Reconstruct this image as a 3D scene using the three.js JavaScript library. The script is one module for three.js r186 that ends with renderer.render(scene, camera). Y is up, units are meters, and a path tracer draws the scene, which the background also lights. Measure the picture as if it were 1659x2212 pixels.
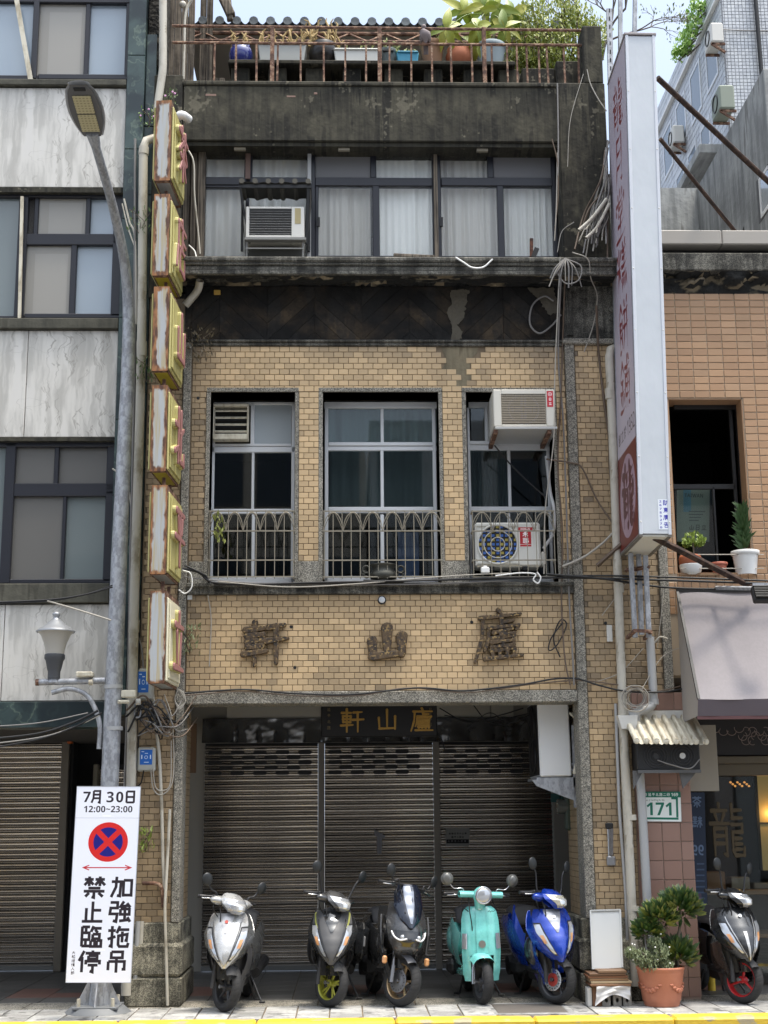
import * as THREE from 'three';
import { mergeGeometries } from 'three/addons/utils/BufferGeometryUtils.js';

// ---------------------------------------------------------------- camera, sky, sun, exposure
const scene = new THREE.Scene();
const camera = new THREE.PerspectiveCamera(2 * Math.atan(1106 / 3066) * 180 / Math.PI, 768 / 1024, 0.1, 900);
camera.rotation.order = 'YXZ';
camera.position.set(0, 1.62, 13.8);
camera.rotation.set(12.4 * Math.PI / 180, -1.66 * Math.PI / 180, -0.0085);
camera.updateMatrixWorld(true);
const EXPOSURE = 1.95, SUN = 1.9, SKY = 1.0;
const sunDir = new THREE.Vector3(0.2, 1, 0.13).normalize();

// ---------------------------------------------------------------- random numbers and noise
let seedState = 7;
const rnd = () => { seedState = (seedState + 0x6d2b79f5) | 0; let t = Math.imul(seedState ^ (seedState >>> 15), 1 | seedState); t = (t + Math.imul(t ^ (t >>> 7), 61 | t)) ^ t; return ((t ^ (t >>> 14)) >>> 0) / 4294967296; };
const rr = (a, b) => a + (b - a) * rnd();
const hash = (x, y, s) => { let h = Math.imul(x, 374761393) + Math.imul(y, 668265263) + Math.imul(s, 974634777); h = Math.imul(h ^ (h >>> 13), 1274126177); return ((h ^ (h >>> 16)) >>> 0) / 4294967296; };
const mod = (a, n) => ((a % n) + n) % n;
function vnoise(x, y, px, py, s) {                         // periodic value noise
  const ix = Math.floor(x), iy = Math.floor(y), fx = x - ix, fy = y - iy, u = fx * fx * (3 - 2 * fx), v = fy * fy * (3 - 2 * fy);
  const x0 = mod(ix, px), x1 = mod(ix + 1, px), y0 = mod(iy, py), y1 = mod(iy + 1, py);
  return (hash(x0, y0, s) * (1 - u) + hash(x1, y0, s) * u) * (1 - v) + (hash(x0, y1, s) * (1 - u) + hash(x1, y1, s) * u) * v;
}
function fbm(u, v, px, py, oct, s) {
  let a = 0.5, sum = 0, n = 0;
  for (let i = 0; i < oct; i++) { sum += a * vnoise(u * px, v * py, px, py, s + i); n += a; a *= 0.55; px *= 2; py *= 2; }
  return sum / n;
}
const clamp = (x, a = 0, b = 1) => Math.min(b, Math.max(a, x));
const sm = (a, b, x) => { const t = clamp((x - a) / (b - a)); return t * t * (3 - 2 * t); };
const mix = (a, b, t) => a + (b - a) * t;
const mix3 = (a, b, t) => [mix(a[0], b[0], t), mix(a[1], b[1], t), mix(a[2], b[2], t)];
const toS = (x) => 255 * (x <= 0.0031308 ? 12.92 * x : 1.055 * Math.pow(x, 1 / 2.4) - 0.055);

// ---------------------------------------------------------------- sky
{
  const W = 1024, H = 512, d = new Float32Array(W * H * 4), dir = new THREE.Vector3();
  for (let j = 0; j < H; j++) for (let i = 0; i < W; i++) {
    const th = ((j + 0.5) / H - 0.5) * Math.PI, ph = ((i + 0.5) / W - 0.5) * 2 * Math.PI;
    dir.set(Math.cos(ph) * Math.cos(th), Math.sin(th), Math.sin(ph) * Math.cos(th));
    const up = Math.max(0, dir.y), ang = Math.acos(clamp(dir.dot(sunDir), -1, 1));
    let c = mix3([0.42, 0.49, 0.59], [0.18, 0.27, 0.45], Math.pow(up, 0.6));
    const k = 1 / (up + 0.22), n = fbm(mod(dir.x * k * 0.18 + 0.5, 1), mod(dir.z * k * 0.18 + 0.5, 1), 5, 5, 5, 11);
    c = mix3(c, [0.42, 0.465, 0.54], 0.65 * sm(0.38, 0.72, n));
    const glow = 9 * Math.exp(-ang / 0.24) + 0.75 * Math.exp(-ang / 0.5);
    c = [c[0] + glow, c[1] + glow * 0.98, c[2] + glow * 0.94];
    if (dir.y < 0) c = [0.2, 0.2, 0.2];
    const o = (j * W + i) * 4; d[o] = c[0]; d[o + 1] = c[1]; d[o + 2] = c[2]; d[o + 3] = 1;
  }
  const t = new THREE.DataTexture(d, W, H, THREE.RGBAFormat, THREE.FloatType);
  t.mapping = THREE.EquirectangularReflectionMapping; t.magFilter = THREE.LinearFilter; t.needsUpdate = true;
  scene.background = t; scene.environment = t; scene.backgroundIntensity = SKY; scene.environmentIntensity = SKY;
}
const sun = new THREE.DirectionalLight(0xfff4e2, SUN);
sun.name = 'sun';
sun.position.copy(sunDir).multiplyScalar(60); sun.castShadow = true; sun.shadow.radius = 20;
sun.shadow.mapSize.set(4096, 4096);
Object.assign(sun.shadow.camera, { left: -16, right: 16, top: 16, bottom: -16, near: 1, far: 140 });
scene.add(sun, sun.target);

// ---------------------------------------------------------------- measuring: a place in the photograph (1659 x 2212 grid) on a plane of the street
const Mx = camera.matrixWorld;
const rayTo = (px, py) => new THREE.Vector3((px - 829.5) / 3066, -(py - 1106) / 3066, -1).transformDirection(Mx);
const P = (px, py, z = 0) => { const d = rayTo(px, py), t = (z - 13.8) / d.z; return new THREE.Vector3(t * d.x, 1.62 + t * d.y, z); };
const PY = (px, py, y = 0) => { const d = rayTo(px, py), t = (y - 1.62) / d.y; return new THREE.Vector3(t * d.x, y, 13.8 + t * d.z); };
const PX = (px, py, x) => { const d = rayTo(px, py), t = x / d.x; return new THREE.Vector3(x, 1.62 + t * d.y, 13.8 + t * d.z); };
const RW = (l, t, r, b, z = 0) => { const mx = (l + r) / 2, my = (t + b) / 2; return { x0: P(l, my, z).x, x1: P(r, my, z).x, y0: P(mx, b, z).y, y1: P(mx, t, z).y }; };

// ---------------------------------------------------------------- geometry helpers
const V = (x, y, z) => new THREE.Vector3(x, y, z);
function norm(g) {
  if (g.index) g = g.toNonIndexed();
  for (const k of Object.keys(g.attributes)) if (!['position', 'normal', 'uv', 'color'].includes(k)) g.deleteAttribute(k);
  if (!g.attributes.normal) g.computeVertexNormals();
  if (!g.attributes.uv) g.setAttribute('uv', new THREE.BufferAttribute(new Float32Array(g.attributes.position.count * 2), 2));
  return g;
}
function boxUV(g) {
  const p = g.attributes.position, n = g.attributes.normal, uv = new Float32Array(p.count * 2);
  for (let i = 0; i < p.count; i += 3) {
    let ax = 0, ay = 0, az = 0;
    for (let k = 0; k < 3; k++) { ax += n.getX(i + k); ay += n.getY(i + k); az += n.getZ(i + k); }
    ax = Math.abs(ax); ay = Math.abs(ay); az = Math.abs(az);
    for (let k = 0; k < 3; k++) {
      const x = p.getX(i + k), y = p.getY(i + k), z = p.getZ(i + k);
      if (az >= ax && az >= ay) { uv[2 * (i + k)] = x; uv[2 * (i + k) + 1] = y; }
      else if (ax >= ay) { uv[2 * (i + k)] = z; uv[2 * (i + k) + 1] = y; }
      else { uv[2 * (i + k)] = x; uv[2 * (i + k) + 1] = z; }
    }
  }
  g.setAttribute('uv', new THREE.BufferAttribute(uv, 2));
  return g;
}
function merged(list, keepUV) {
  const gs = (Array.isArray(list) ? list.flat(4) : [list]).map(norm);
  const col = gs.some((g) => g.attributes.color);
  if (col) for (const g of gs) if (!g.attributes.color) g.setAttribute('color', new THREE.BufferAttribute(new Float32Array(g.attributes.position.count * 3).fill(1), 3));
  const g = gs.length === 1 ? gs[0] : mergeGeometries(gs);
  return keepUV ? g : boxUV(g);
}
function quadsToGeo(polys) {                              // convex faces given as point lists
  const pos = [];
  for (const q of polys) for (let i = 1; i + 1 < q.length; i++) pos.push(...q[0], ...q[i], ...q[i + 1]);
  const g = new THREE.BufferGeometry();
  g.setAttribute('position', new THREE.BufferAttribute(new Float32Array(pos), 3));
  g.computeVertexNormals();
  return norm(g);
}
function cbox(w, h, d, e = 0) {                             // box round the origin with chamfered edges
  if (!e) return norm(new THREE.BoxGeometry(w, h, d));
  const s = [w / 2, h / 2, d / 2]; e = Math.min(e, s[0] * 0.9, s[1] * 0.9, s[2] * 0.9);
  const v = (ax, sg) => [0, 1, 2].map((i) => sg[i] * (i === ax ? s[i] : s[i] - e));
  const polys = [], put = (q) => {
    const c = [0, 1, 2].map((i) => q.reduce((a, p) => a + p[i], 0)), a = V(...q[1]).sub(V(...q[0])), b = V(...q[2]).sub(V(...q[0]));
    if (a.cross(b).dot(V(...c)) < 0) q.reverse();
    polys.push(q);
  };
  for (let ax = 0; ax < 3; ax++) for (const sg of [-1, 1]) {
    const o = [(ax + 1) % 3, (ax + 2) % 3], S = (a, b) => { const r = [0, 0, 0]; r[ax] = sg; r[o[0]] = a; r[o[1]] = b; return r; };
    put([v(ax, S(-1, -1)), v(ax, S(1, -1)), v(ax, S(1, 1)), v(ax, S(-1, 1))]);
  }
  for (let k = 0; k < 3; k++) { const i = (k + 1) % 3, j = (k + 2) % 3; for (const a of [-1, 1]) for (const b of [-1, 1]) { const S = (c) => { const r = [0, 0, 0]; r[i] = a; r[j] = b; r[k] = c; return r; }; put([v(i, S(-1)), v(i, S(1)), v(j, S(1)), v(j, S(-1))]); } }
  for (const a of [-1, 1]) for (const b of [-1, 1]) for (const c of [-1, 1]) put([v(0, [a, b, c]), v(1, [a, b, c]), v(2, [a, b, c])]);
  return quadsToGeo(polys);
}
const bx = (x0, x1, y0, y1, z0, z1, e = 0) => cbox(Math.abs(x1 - x0), Math.abs(y1 - y0), Math.abs(z1 - z0), e).translate((x0 + x1) / 2, (y0 + y1) / 2, (z0 + z1) / 2);
const rbx = (r, z0, z1, e = 0) => bx(r.x0, r.x1, r.y0, r.y1, z0, z1, e);
function bar(a, b, w, d = w, e = 0) {                      // straight bar of rectangular section
  const dir = b.clone().sub(a), g = cbox(w, dir.length(), d, e);
  return g.applyQuaternion(new THREE.Quaternion().setFromUnitVectors(V(0, 1, 0), dir.normalize())).translate((a.x + b.x) / 2, (a.y + b.y) / 2, (a.z + b.z) / 2);
}
function cyl(a, b, r0, r1 = r0, n = 10) {
  const dir = b.clone().sub(a), g = norm(new THREE.CylinderGeometry(r1, r0, dir.length(), n));
  return g.applyQuaternion(new THREE.Quaternion().setFromUnitVectors(V(0, 1, 0), dir.normalize())).translate((a.x + b.x) / 2, (a.y + b.y) / 2, (a.z + b.z) / 2);
}
const tube = (pts, r, seg = 40, n = 8) => norm(new THREE.TubeGeometry(new THREE.CatmullRomCurve3(pts, false, 'catmullrom', 0.5), seg, r, n));
function pipe(pts, r, n = 10, bend = 0.08) {                // straight runs with rounded corners
  const path = new THREE.CurvePath();
  let last = pts[0];
  for (let i = 1; i < pts.length; i++) {
    if (i < pts.length - 1) {
      const a = pts[i].clone().add(pts[i - 1].clone().sub(pts[i]).setLength(Math.min(bend, pts[i].distanceTo(pts[i - 1]) * 0.45))), b = pts[i].clone().add(pts[i + 1].clone().sub(pts[i]).setLength(Math.min(bend, pts[i].distanceTo(pts[i + 1]) * 0.45)));
      path.add(new THREE.LineCurve3(last, a)); path.add(new THREE.QuadraticBezierCurve3(a, pts[i], b)); last = b;
    } else path.add(new THREE.LineCurve3(last, pts[i]));
  }
  return norm(new THREE.TubeGeometry(path, 14 * pts.length, r, n));
}
const sphere = (r, x, y, z, sx = 1, sy = 1, sz = 1, n = 14) => norm(new THREE.SphereGeometry(r, n, Math.round(n * 0.7))).scale(sx, sy, sz).translate(x, y, z);
const lathe = (pts, n = 24) => norm(new THREE.LatheGeometry(pts.map(([r, y]) => new THREE.Vector2(r, y)), n));
function surf(nu, nv, fn) {                                 // smooth sheet fn(u, v) -> [x, y, z]
  const pos = [], uv = [], idx = [];
  for (let j = 0; j <= nv; j++) for (let i = 0; i <= nu; i++) { pos.push(...fn(i / nu, j / nv)); uv.push(i / nu, j / nv); }
  for (let j = 0; j < nv; j++) for (let i = 0; i < nu; i++) { const a = j * (nu + 1) + i, b = a + 1, c = a + nu + 1, d = c + 1; idx.push(a, b, d, a, d, c); }
  const g = new THREE.BufferGeometry();
  g.setAttribute('position', new THREE.BufferAttribute(new Float32Array(pos), 3)); g.setAttribute('uv', new THREE.BufferAttribute(new Float32Array(uv), 2)); g.setIndex(idx);
  g.computeVertexNormals();
  return norm(g);
}
function extrude(pts, depth, bevel = 0, holes = []) {       // outline in x, y; thickness along z from 0
  const s = new THREE.Shape(pts.map(([x, y]) => new THREE.Vector2(x, y)));
  for (const h of holes) s.holes.push(new THREE.Path(h.map(([x, y]) => new THREE.Vector2(x, y))));
  return norm(new THREE.ExtrudeGeometry(s, { depth, bevelEnabled: bevel > 0, bevelSize: bevel, bevelThickness: bevel, bevelSegments: 2, curveSegments: 8 }));
}
const rot = (g, x = 0, y = 0, z = 0) => g.applyMatrix4(new THREE.Matrix4().makeRotationFromEuler(new THREE.Euler(x, y, z)));

// ---------------------------------------------------------------- objects
const used = new Map();
const numbered = (n) => { const k = used.get(n) ?? 0; used.set(n, k + 1); return k ? n + '_' + String(k).padStart(3, '0') : n; };
function tag(o, label, category, group, kind) { o.userData.label = label; o.userData.category = category; if (group) o.userData.group = group; if (kind) o.userData.kind = kind; return o; }
function thing(name, label, category, pos = [0, 0, 0], group) {
  const o = new THREE.Group(); o.name = numbered(name); o.position.set(...pos); scene.add(o);
  return tag(o, label, category, group);
}
const SPLIT = new Set(['bracket', 'hanger', 'shelf', 'foot']);
function part(parent, name, geo, m, o = {}) {
  if (Array.isArray(geo) && geo.length > 1 && SPLIT.has(name)) return geo.map((g) => part(parent, name, g, m, o))[0];
  const mesh = new THREE.Mesh(merged(geo, o.uv), m);
  mesh.name = name; mesh.castShadow = mesh.receiveShadow = true;
  if (o.at) mesh.position.set(...o.at);
  if (o.label) mesh.userData.label = o.label;
  if (o.kind) mesh.userData.kind = o.kind;
  parent.add(mesh);
  return mesh;
}
function share(parent, name, geo, m, x = 0, y = 0, z = 0) { // a piece with a shared geometry
  const mesh = new THREE.Mesh(geo, m); mesh.name = name; mesh.castShadow = mesh.receiveShadow = true; mesh.position.set(x, y, z); parent.add(mesh); return mesh;
}
function struct(name, geo, m, uv) { const o = part(scene, numbered(name), geo, m, { uv }); o.userData.kind = 'structure'; return o; }
function single(name, label, category, geo, m, group, uv) { const o = part(scene, numbered(name), geo, m, { uv }); return tag(o, label, category, group); }

// ---------------------------------------------------------------- textures and materials
function tex(size, metres, fn, srgb = true) {
  const w = Array.isArray(size) ? size[0] : size, h = Array.isArray(size) ? size[1] : size, d = new Uint8Array(w * h * 4);
  for (let j = 0; j < h; j++) for (let i = 0; i < w; i++) {
    const c = fn((i + 0.5) / w, (j + 0.5) / h), o = (j * w + i) * 4;
    for (let k = 0; k < 3; k++) d[o + k] = srgb ? clamp(toS(Math.max(0, c[k])), 0, 255) : clamp(255 * c[k], 0, 255);
    d[o + 3] = 255;
  }
  const t = new THREE.DataTexture(d, w, h);
  t.wrapS = t.wrapT = THREE.RepeatWrapping; t.magFilter = THREE.LinearFilter; t.minFilter = THREE.LinearFilter;
  if (srgb) t.colorSpace = THREE.SRGBColorSpace;
  if (Array.isArray(metres)) t.repeat.set(1 / metres[0], 1 / metres[1]); else t.repeat.set(1 / metres, 1 / metres);
  t.needsUpdate = true;
  return t;
}
function mat(color, rough = 0.6, metal = 0, o = {}) {
  const phys = o.clearcoat || o.transmission || o.sheen, m = new (phys ? THREE.MeshPhysicalMaterial : THREE.MeshStandardMaterial)({ roughness: rough, metalness: metal, side: THREE.DoubleSide, ...o });
  if (color) m.color.setRGB(...color);
  return m;
}
const bumpN = tex(256, 0.6, (u, v) => { const n = fbm(u, v, 8, 8, 5, 3); return [n, n, n]; }, false);
const bumpFine = tex(256, 0.15, (u, v) => { const n = fbm(u, v, 24, 24, 3, 5); return [n, n, n]; }, false);
const T = {
  concreteDark: tex(1024, 2.2, (u, v) => {
    const a = fbm(u, v, 4, 4, 6, 21), s = fbm(u, v, 44, 3, 4, 22), f = fbm(u, v, 60, 60, 2, 23), p = fbm(u, v, 7, 7, 4, 24);
    let c = mix3([0.03, 0.029, 0.025], [0.15, 0.14, 0.112], sm(0.3, 0.72, a * 0.55 + s * 0.45));
    c = mix3(c, [0.012, 0.012, 0.011], 0.85 * sm(0.5, 0.66, s) * sm(0.32, 0.56, p));
    c = mix3(c, [0.27, 0.25, 0.21], 0.7 * sm(0.77, 0.85, p + 0.5 * (f - 0.5) + 0.25 * (s - 0.5)));
    return c.map((x) => x * (0.75 + 0.5 * f));
  }),
  granite: tex(512, 0.55, (u, v) => {
    const a = fbm(u, v, 110, 110, 2, 31), b = fbm(u, v, 5, 5, 4, 32), e = fbm(u, v, 60, 60, 2, 33);
    let c = mix3([0.13, 0.12, 0.1], [0.46, 0.43, 0.36], sm(0.32, 0.7, a));
    c = mix3(c, [0.05, 0.05, 0.045], 0.75 * sm(0.62, 0.7, e));
    return c.map((x) => x * (0.55 + 0.75 * b));
  }),
  graniteDark: tex(512, 0.8, (u, v) => {
    const a = fbm(u, v, 120, 120, 2, 34), b = fbm(u, v, 4, 6, 5, 35), s = fbm(u, v, 30, 3, 3, 36);
    const c = mix3([0.03, 0.03, 0.027], [0.2, 0.19, 0.16], sm(0.35, 0.7, a) * 0.6 + 0.4 * b);
    return c.map((x) => x * (0.3 + 1.0 * sm(0.3, 0.7, b * 0.6 + s * 0.4)));
  }),
  marble: tex(1024, [1.9, 1.35], (u, v) => {
    const w = fbm(u, v, 3, 3, 4, 41) - 0.5, w2 = fbm(u, v, 5, 9, 4, 42) - 0.5;
    const s = fbm(u + w * 0.07, v + w2 * 0.2, 36, 3, 5, 43), q = Math.abs(fbm(u + w2 * 0.1, v + w * 0.15, 22, 3, 4, 44) - 0.5), cr = Math.abs(fbm(u, v, 3, 4, 5, 45) - 0.5);
    let c = mix3([0.44, 0.425, 0.39], [0.63, 0.61, 0.565], sm(0.25, 0.7, s));
    c = mix3(c, [0.27, 0.25, 0.22], 0.7 * (1 - sm(0.0, 0.035, q)) * sm(0.35, 0.6, fbm(u, v, 4, 3, 3, 46)));
    c = mix3(c, [0.24, 0.22, 0.2], 0.45 * (1 - sm(0, 0.005, cr)) * sm(0.45, 0.55, fbm(u, v, 3, 3, 3, 47)));
    return c;
  }),
  greenMarble: tex(512, 1.1, (u, v) => {
    const w = fbm(u, v, 4, 4, 4, 51) - 0.5, a = fbm(u + w * 0.3, v + w * 0.2, 5, 4, 6, 52), q = Math.abs(fbm(u + w * 0.2, v, 5, 4, 5, 53) - 0.5);
    let c = mix3([0.017, 0.028, 0.032], [0.055, 0.085, 0.082], sm(0.35, 0.75, a));
    return mix3(c, [0.17, 0.22, 0.17], 0.5 * (1 - sm(0, 0.035, q)) * sm(0.4, 0.6, a));
  }),
  rust: tex(512, 0.35, (u, v) => {
    const a = fbm(u, v, 8, 8, 5, 61), b = fbm(u, v, 20, 20, 3, 62);
    let c = mix3([0.08, 0.042, 0.03], [0.25, 0.125, 0.075], sm(0.3, 0.75, a));
    return mix3(c, [0.36, 0.27, 0.19], 0.7 * sm(0.5, 0.72, b * 0.4 + a * 0.6)).map((x) => x * (0.7 + 0.6 * b));
  }),
  galv: tex(512, 0.5, (u, v) => {
    const a = fbm(u, v, 18, 10, 3, 63), b = fbm(u, v, 46, 30, 2, 64), g = 0.29 + 0.13 * sm(0.35, 0.65, a) + 0.1 * (b - 0.5);
    return [g * 0.97, g * 1.0, g * 1.06];
  }),
  wood: tex(512, [0.5, 1.4], (u, v) => {
    const s = fbm(u, v, 40, 3, 4, 65), a = fbm(u, v, 5, 5, 4, 66), c = mix3([0.035, 0.028, 0.022], [0.2, 0.165, 0.125], sm(0.3, 0.7, s * 0.65 + a * 0.35));
    return c;
  }),
  frieze: tex(1024, 1.6, (u, v) => {
    const a = fbm(u, v, 4, 5, 5, 71), f = fbm(u, v, 80, 80, 2, 72), s = fbm(u, v, 9, 4, 4, 73);
    let c = mix3([0.007, 0.0065, 0.0065], [0.065, 0.047, 0.029], sm(0.42, 0.78, a));
    c = mix3(c, [0.02, 0.02, 0.02], 0.7 * sm(0.5, 0.65, s));
    return c.map((x) => x * (0.6 + 0.8 * f));
  }),
  soffit: tex(512, 1.3, (u, v) => {
    const a = fbm(u, v, 5, 12, 5, 74), b = fbm(u, v, 9, 20, 4, 75);
    let c = mix3([0.012, 0.012, 0.011], [0.16, 0.13, 0.085], sm(0.5, 0.62, a));
    return mix3(c, [0.3, 0.25, 0.17], 0.8 * sm(0.62, 0.7, b) * sm(0.48, 0.58, a));
  }),
  signWhite: tex(256, 1.4, (u, v) => { const a = fbm(u, v, 4, 4, 4, 76); return [0.5 + 0.1 * a, 0.53 + 0.1 * a, 0.56 + 0.1 * a]; }),
  pave: tex(512, 1.1, (u, v) => {
    const a = fbm(u, v, 6, 20, 5, 77), f = fbm(u, v, 90, 90, 2, 78), b = fbm(u, v, 4, 4, 4, 79);
    const g = 0.24 + 0.2 * sm(0.3, 0.7, a * 0.5 + b * 0.5);
    const st = sm(0.62, 0.75, fbm(u, v, 9, 9, 4, 92)); return [g, g * 0.985, g * 0.95].map((x) => x * (0.75 + 0.5 * f) * (1 - 0.55 * st));
  }),
  greyWall: tex(1024, 3.2, (u, v) => {
    const a = fbm(u, v, 6, 6, 6, 81), s = fbm(u, v, 40, 4, 4, 82);
    let c = mix3([0.2, 0.205, 0.2], [0.42, 0.425, 0.41], sm(0.3, 0.7, a * 0.5 + s * 0.5));
    return mix3(c, [0.13, 0.125, 0.115], 0.7 * sm(0.6, 0.72, s) * sm(0.45, 0.6, a));
  }),
  mortar: tex(512, 1.2, (u, v) => { const a = fbm(u, v, 8, 8, 5, 83); return mix3([0.09, 0.068, 0.045], [0.25, 0.19, 0.125], a); }),
  floor: tex(512, 1.5, (u, v) => { const a = fbm(u, v, 6, 6, 5, 84), f = fbm(u, v, 70, 70, 2, 85); return mix3([0.075, 0.074, 0.07], [0.16, 0.155, 0.145], a).map((x) => x * (0.8 + 0.4 * f)); }),
  yellow: tex(512, [2.4, 0.6], (u, v) => {
    const a = fbm(u, v, 14, 6, 5, 86), f = fbm(u, v, 60, 30, 3, 87);
    return mix3(mix3([0.62, 0.4, 0.03], [0.72, 0.5, 0.05], f), [0.34, 0.3, 0.22], 0.85 * sm(0.57, 0.66, a));
  }),
  creamDirty: tex(256, 0.5, (u, v) => { const a = fbm(u, v, 5, 5, 5, 88), s = fbm(u, v, 20, 3, 3, 89); return mix3([0.36, 0.31, 0.22], [0.62, 0.58, 0.47], sm(0.25, 0.6, a * 0.6 + s * 0.4)); }),
  asphalt: tex(512, 2, (u, v) => { const a = fbm(u, v, 60, 60, 3, 90), b = fbm(u, v, 4, 4, 4, 91); return [1, 1, 1].map(() => 0.08 + 0.08 * a + 0.03 * b); }),
};
const M = {
  concreteDark: mat(null, 0.92, 0, { map: T.concreteDark, bumpMap: bumpN, bumpScale: 0.006, color: 0xb4b2a6 }),
  granite: mat(null, 0.85, 0, { map: T.granite, bumpMap: bumpFine, bumpScale: 0.003 }),
  graniteDark: mat(null, 0.9, 0, { map: T.graniteDark, bumpMap: bumpFine, bumpScale: 0.004 }),
  marble: mat(null, 0.42, 0, { map: T.marble }),
  greenMarble: mat(null, 0.3, 0, { map: T.greenMarble }),
  rust: mat(null, 0.85, 0, { map: T.rust, bumpMap: bumpFine, bumpScale: 0.002 }),
  galv: mat(null, 0.5, 0.35, { map: T.galv }),
  wood: mat(null, 0.9, 0, { map: T.wood, bumpMap: bumpN, bumpScale: 0.006 }),
  frieze: mat(null, 0.92, 0, { map: T.frieze, bumpMap: bumpFine, bumpScale: 0.004 }),
  soffit: mat(null, 0.95, 0, { map: T.soffit, bumpMap: bumpN, bumpScale: 0.03 }),
  mortar: mat(null, 0.95, 0, { map: T.mortar }),
  greyWall: mat(null, 0.9, 0, { map: T.greyWall, bumpMap: bumpN, bumpScale: 0.006 }),
  pave: mat(null, 0.8, 0, { map: T.pave, bumpMap: bumpFine, bumpScale: 0.002 }),
  floor: mat(null, 0.5, 0, { map: T.floor }),
  yellow: mat(null, 0.6, 0, { map: T.yellow, bumpMap: bumpFine, bumpScale: 0.003 }),
  creamDirty: mat(null, 0.6, 0, { map: T.creamDirty }),
  asphalt: mat(null, 0.9, 0, { map: T.asphalt }),
  navy: mat([0.015, 0.016, 0.023], 0.38),
  black: mat([0.007, 0.007, 0.0075], 0.5),
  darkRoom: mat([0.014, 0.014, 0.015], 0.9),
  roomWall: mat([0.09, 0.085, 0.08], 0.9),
  whiteAlu: mat([0.62, 0.63, 0.64], 0.35, 0.1),
  white: mat([0.75, 0.75, 0.73], 0.45),
  whiteDirty: mat([0.6, 0.59, 0.55], 0.55),
  glass: mat([0.82, 0.88, 0.88], 0.02, 0, { transmission: 1, thickness: 0, ior: 1.5 }),
  curtain: mat([0.72, 0.7, 0.65], 0.95),
  pvc: mat(null, 0.55, 0, { map: tex(256, 0.9, (u, v) => { const a = fbm(u, v, 5, 5, 5, 93), s = fbm(u, v, 14, 3, 3, 94); return mix3([0.27, 0.235, 0.17], [0.5, 0.47, 0.4], sm(0.22, 0.52, a * 0.6 + s * 0.4)); }) }),
  pvcGrey: mat([0.38, 0.385, 0.385], 0.5),
  cableBlack: mat([0.008, 0.008, 0.009], 0.55),
  cableGrey: mat([0.2, 0.19, 0.18], 0.6),
  cableWhite: mat([0.36, 0.335, 0.29], 0.6),
  cableBrown: mat([0.12, 0.085, 0.06], 0.65),
};
const BR = Array.from({ length: 12 }, (_, k) => { const t = k / 11, j = [1, 0.95, 1.04, 0.97][k % 4]; return mix3([0.62 * j, 0.445 * j, 0.25 * j], [0.17, 0.13, 0.085], Math.pow(t, 0.85)); });   // clean to sooty
const brickMats = BR.map((c) => mat(c, 0.42));
const brickAny = mat([1, 1, 1], 0.42, 0, { vertexColors: true });
const paint = (g, c) => { const n = g.attributes.position.count, a = new Float32Array(n * 3); for (let i = 0; i < n; i++) { a[3 * i] = c[0]; a[3 * i + 1] = c[1]; a[3 * i + 2] = c[2]; } g.setAttribute('color', new THREE.BufferAttribute(a, 3)); return g; };

// a field of tiles on a wall face: rects in the face's own (s, y), place(s, y) -> { p, turn }
function tiles(parent, name, rects, o) {
  const { pw = 0.1, ph = 0.0585, gap = 0.0052, thick = 0.012, palette = BR, mats = brickMats, any = brickAny, stagger = 0.5, single: one = 0, tone, frame = (s, y) => V(s, y, 0), turn = 0, bevel = 0.0025 } = o;
  const full = boxUV(cbox(pw - gap, ph - gap, thick, bevel)), rest = [];
  let count = 0;
  for (const [x0, x1, y0, y1] of rects) {
    const rows = Math.max(1, Math.round((y1 - y0) / ph)), h = (y1 - y0) / rows;
    for (let r = 0; r < rows; r++) {
      const y = y0 + (r + 0.5) * h, off = (r % 2) * stagger * pw;
      for (let k = Math.floor((x0 + off) / pw) - 1; k * pw - off < x1; k++) {
        const a = Math.max(x0, k * pw - off), b = Math.min(x1, (k + 1) * pw - off);
        if (b - a < 0.02) continue;
        const cx = (a + b) / 2, dark = tone ? tone(cx, y) : 0;
        if (dark < 0) continue;
        const i = tone ? Math.floor(clamp(dark * 11.5 + rnd() * 2.1 - 0.3, 0, 11.9)) : Math.floor(rnd() * 0.999 * palette.length), p = frame(cx, y);
        const whole = b - a > pw * 0.98 && Math.abs(h - ph) < ph * 0.12;
        if (count < one && whole) {
          const m = share(parent, name, full, mats[i], p.x, p.y, p.z + rr(-0.0012, 0.0012)); m.rotation.set(rr(-0.012, 0.012), turn + rr(-0.012, 0.012), 0); count++;
        } else {
          const f = rr(0.92, 1.06);
          rest.push(paint(cbox(b - a - gap, h - gap, thick, bevel).applyMatrix4(new THREE.Matrix4().makeRotationFromEuler(new THREE.Euler(rr(-0.012, 0.012), turn + rr(-0.012, 0.012), 0))).translate(p.x, p.y, p.z + rr(-0.0012, 0.0012)), palette[i].map((x) => x * f)));
        }
      }
    }
  }
  if (rest.length) part(parent, name, rest, any, { kind: 'stuff' });
}
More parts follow.
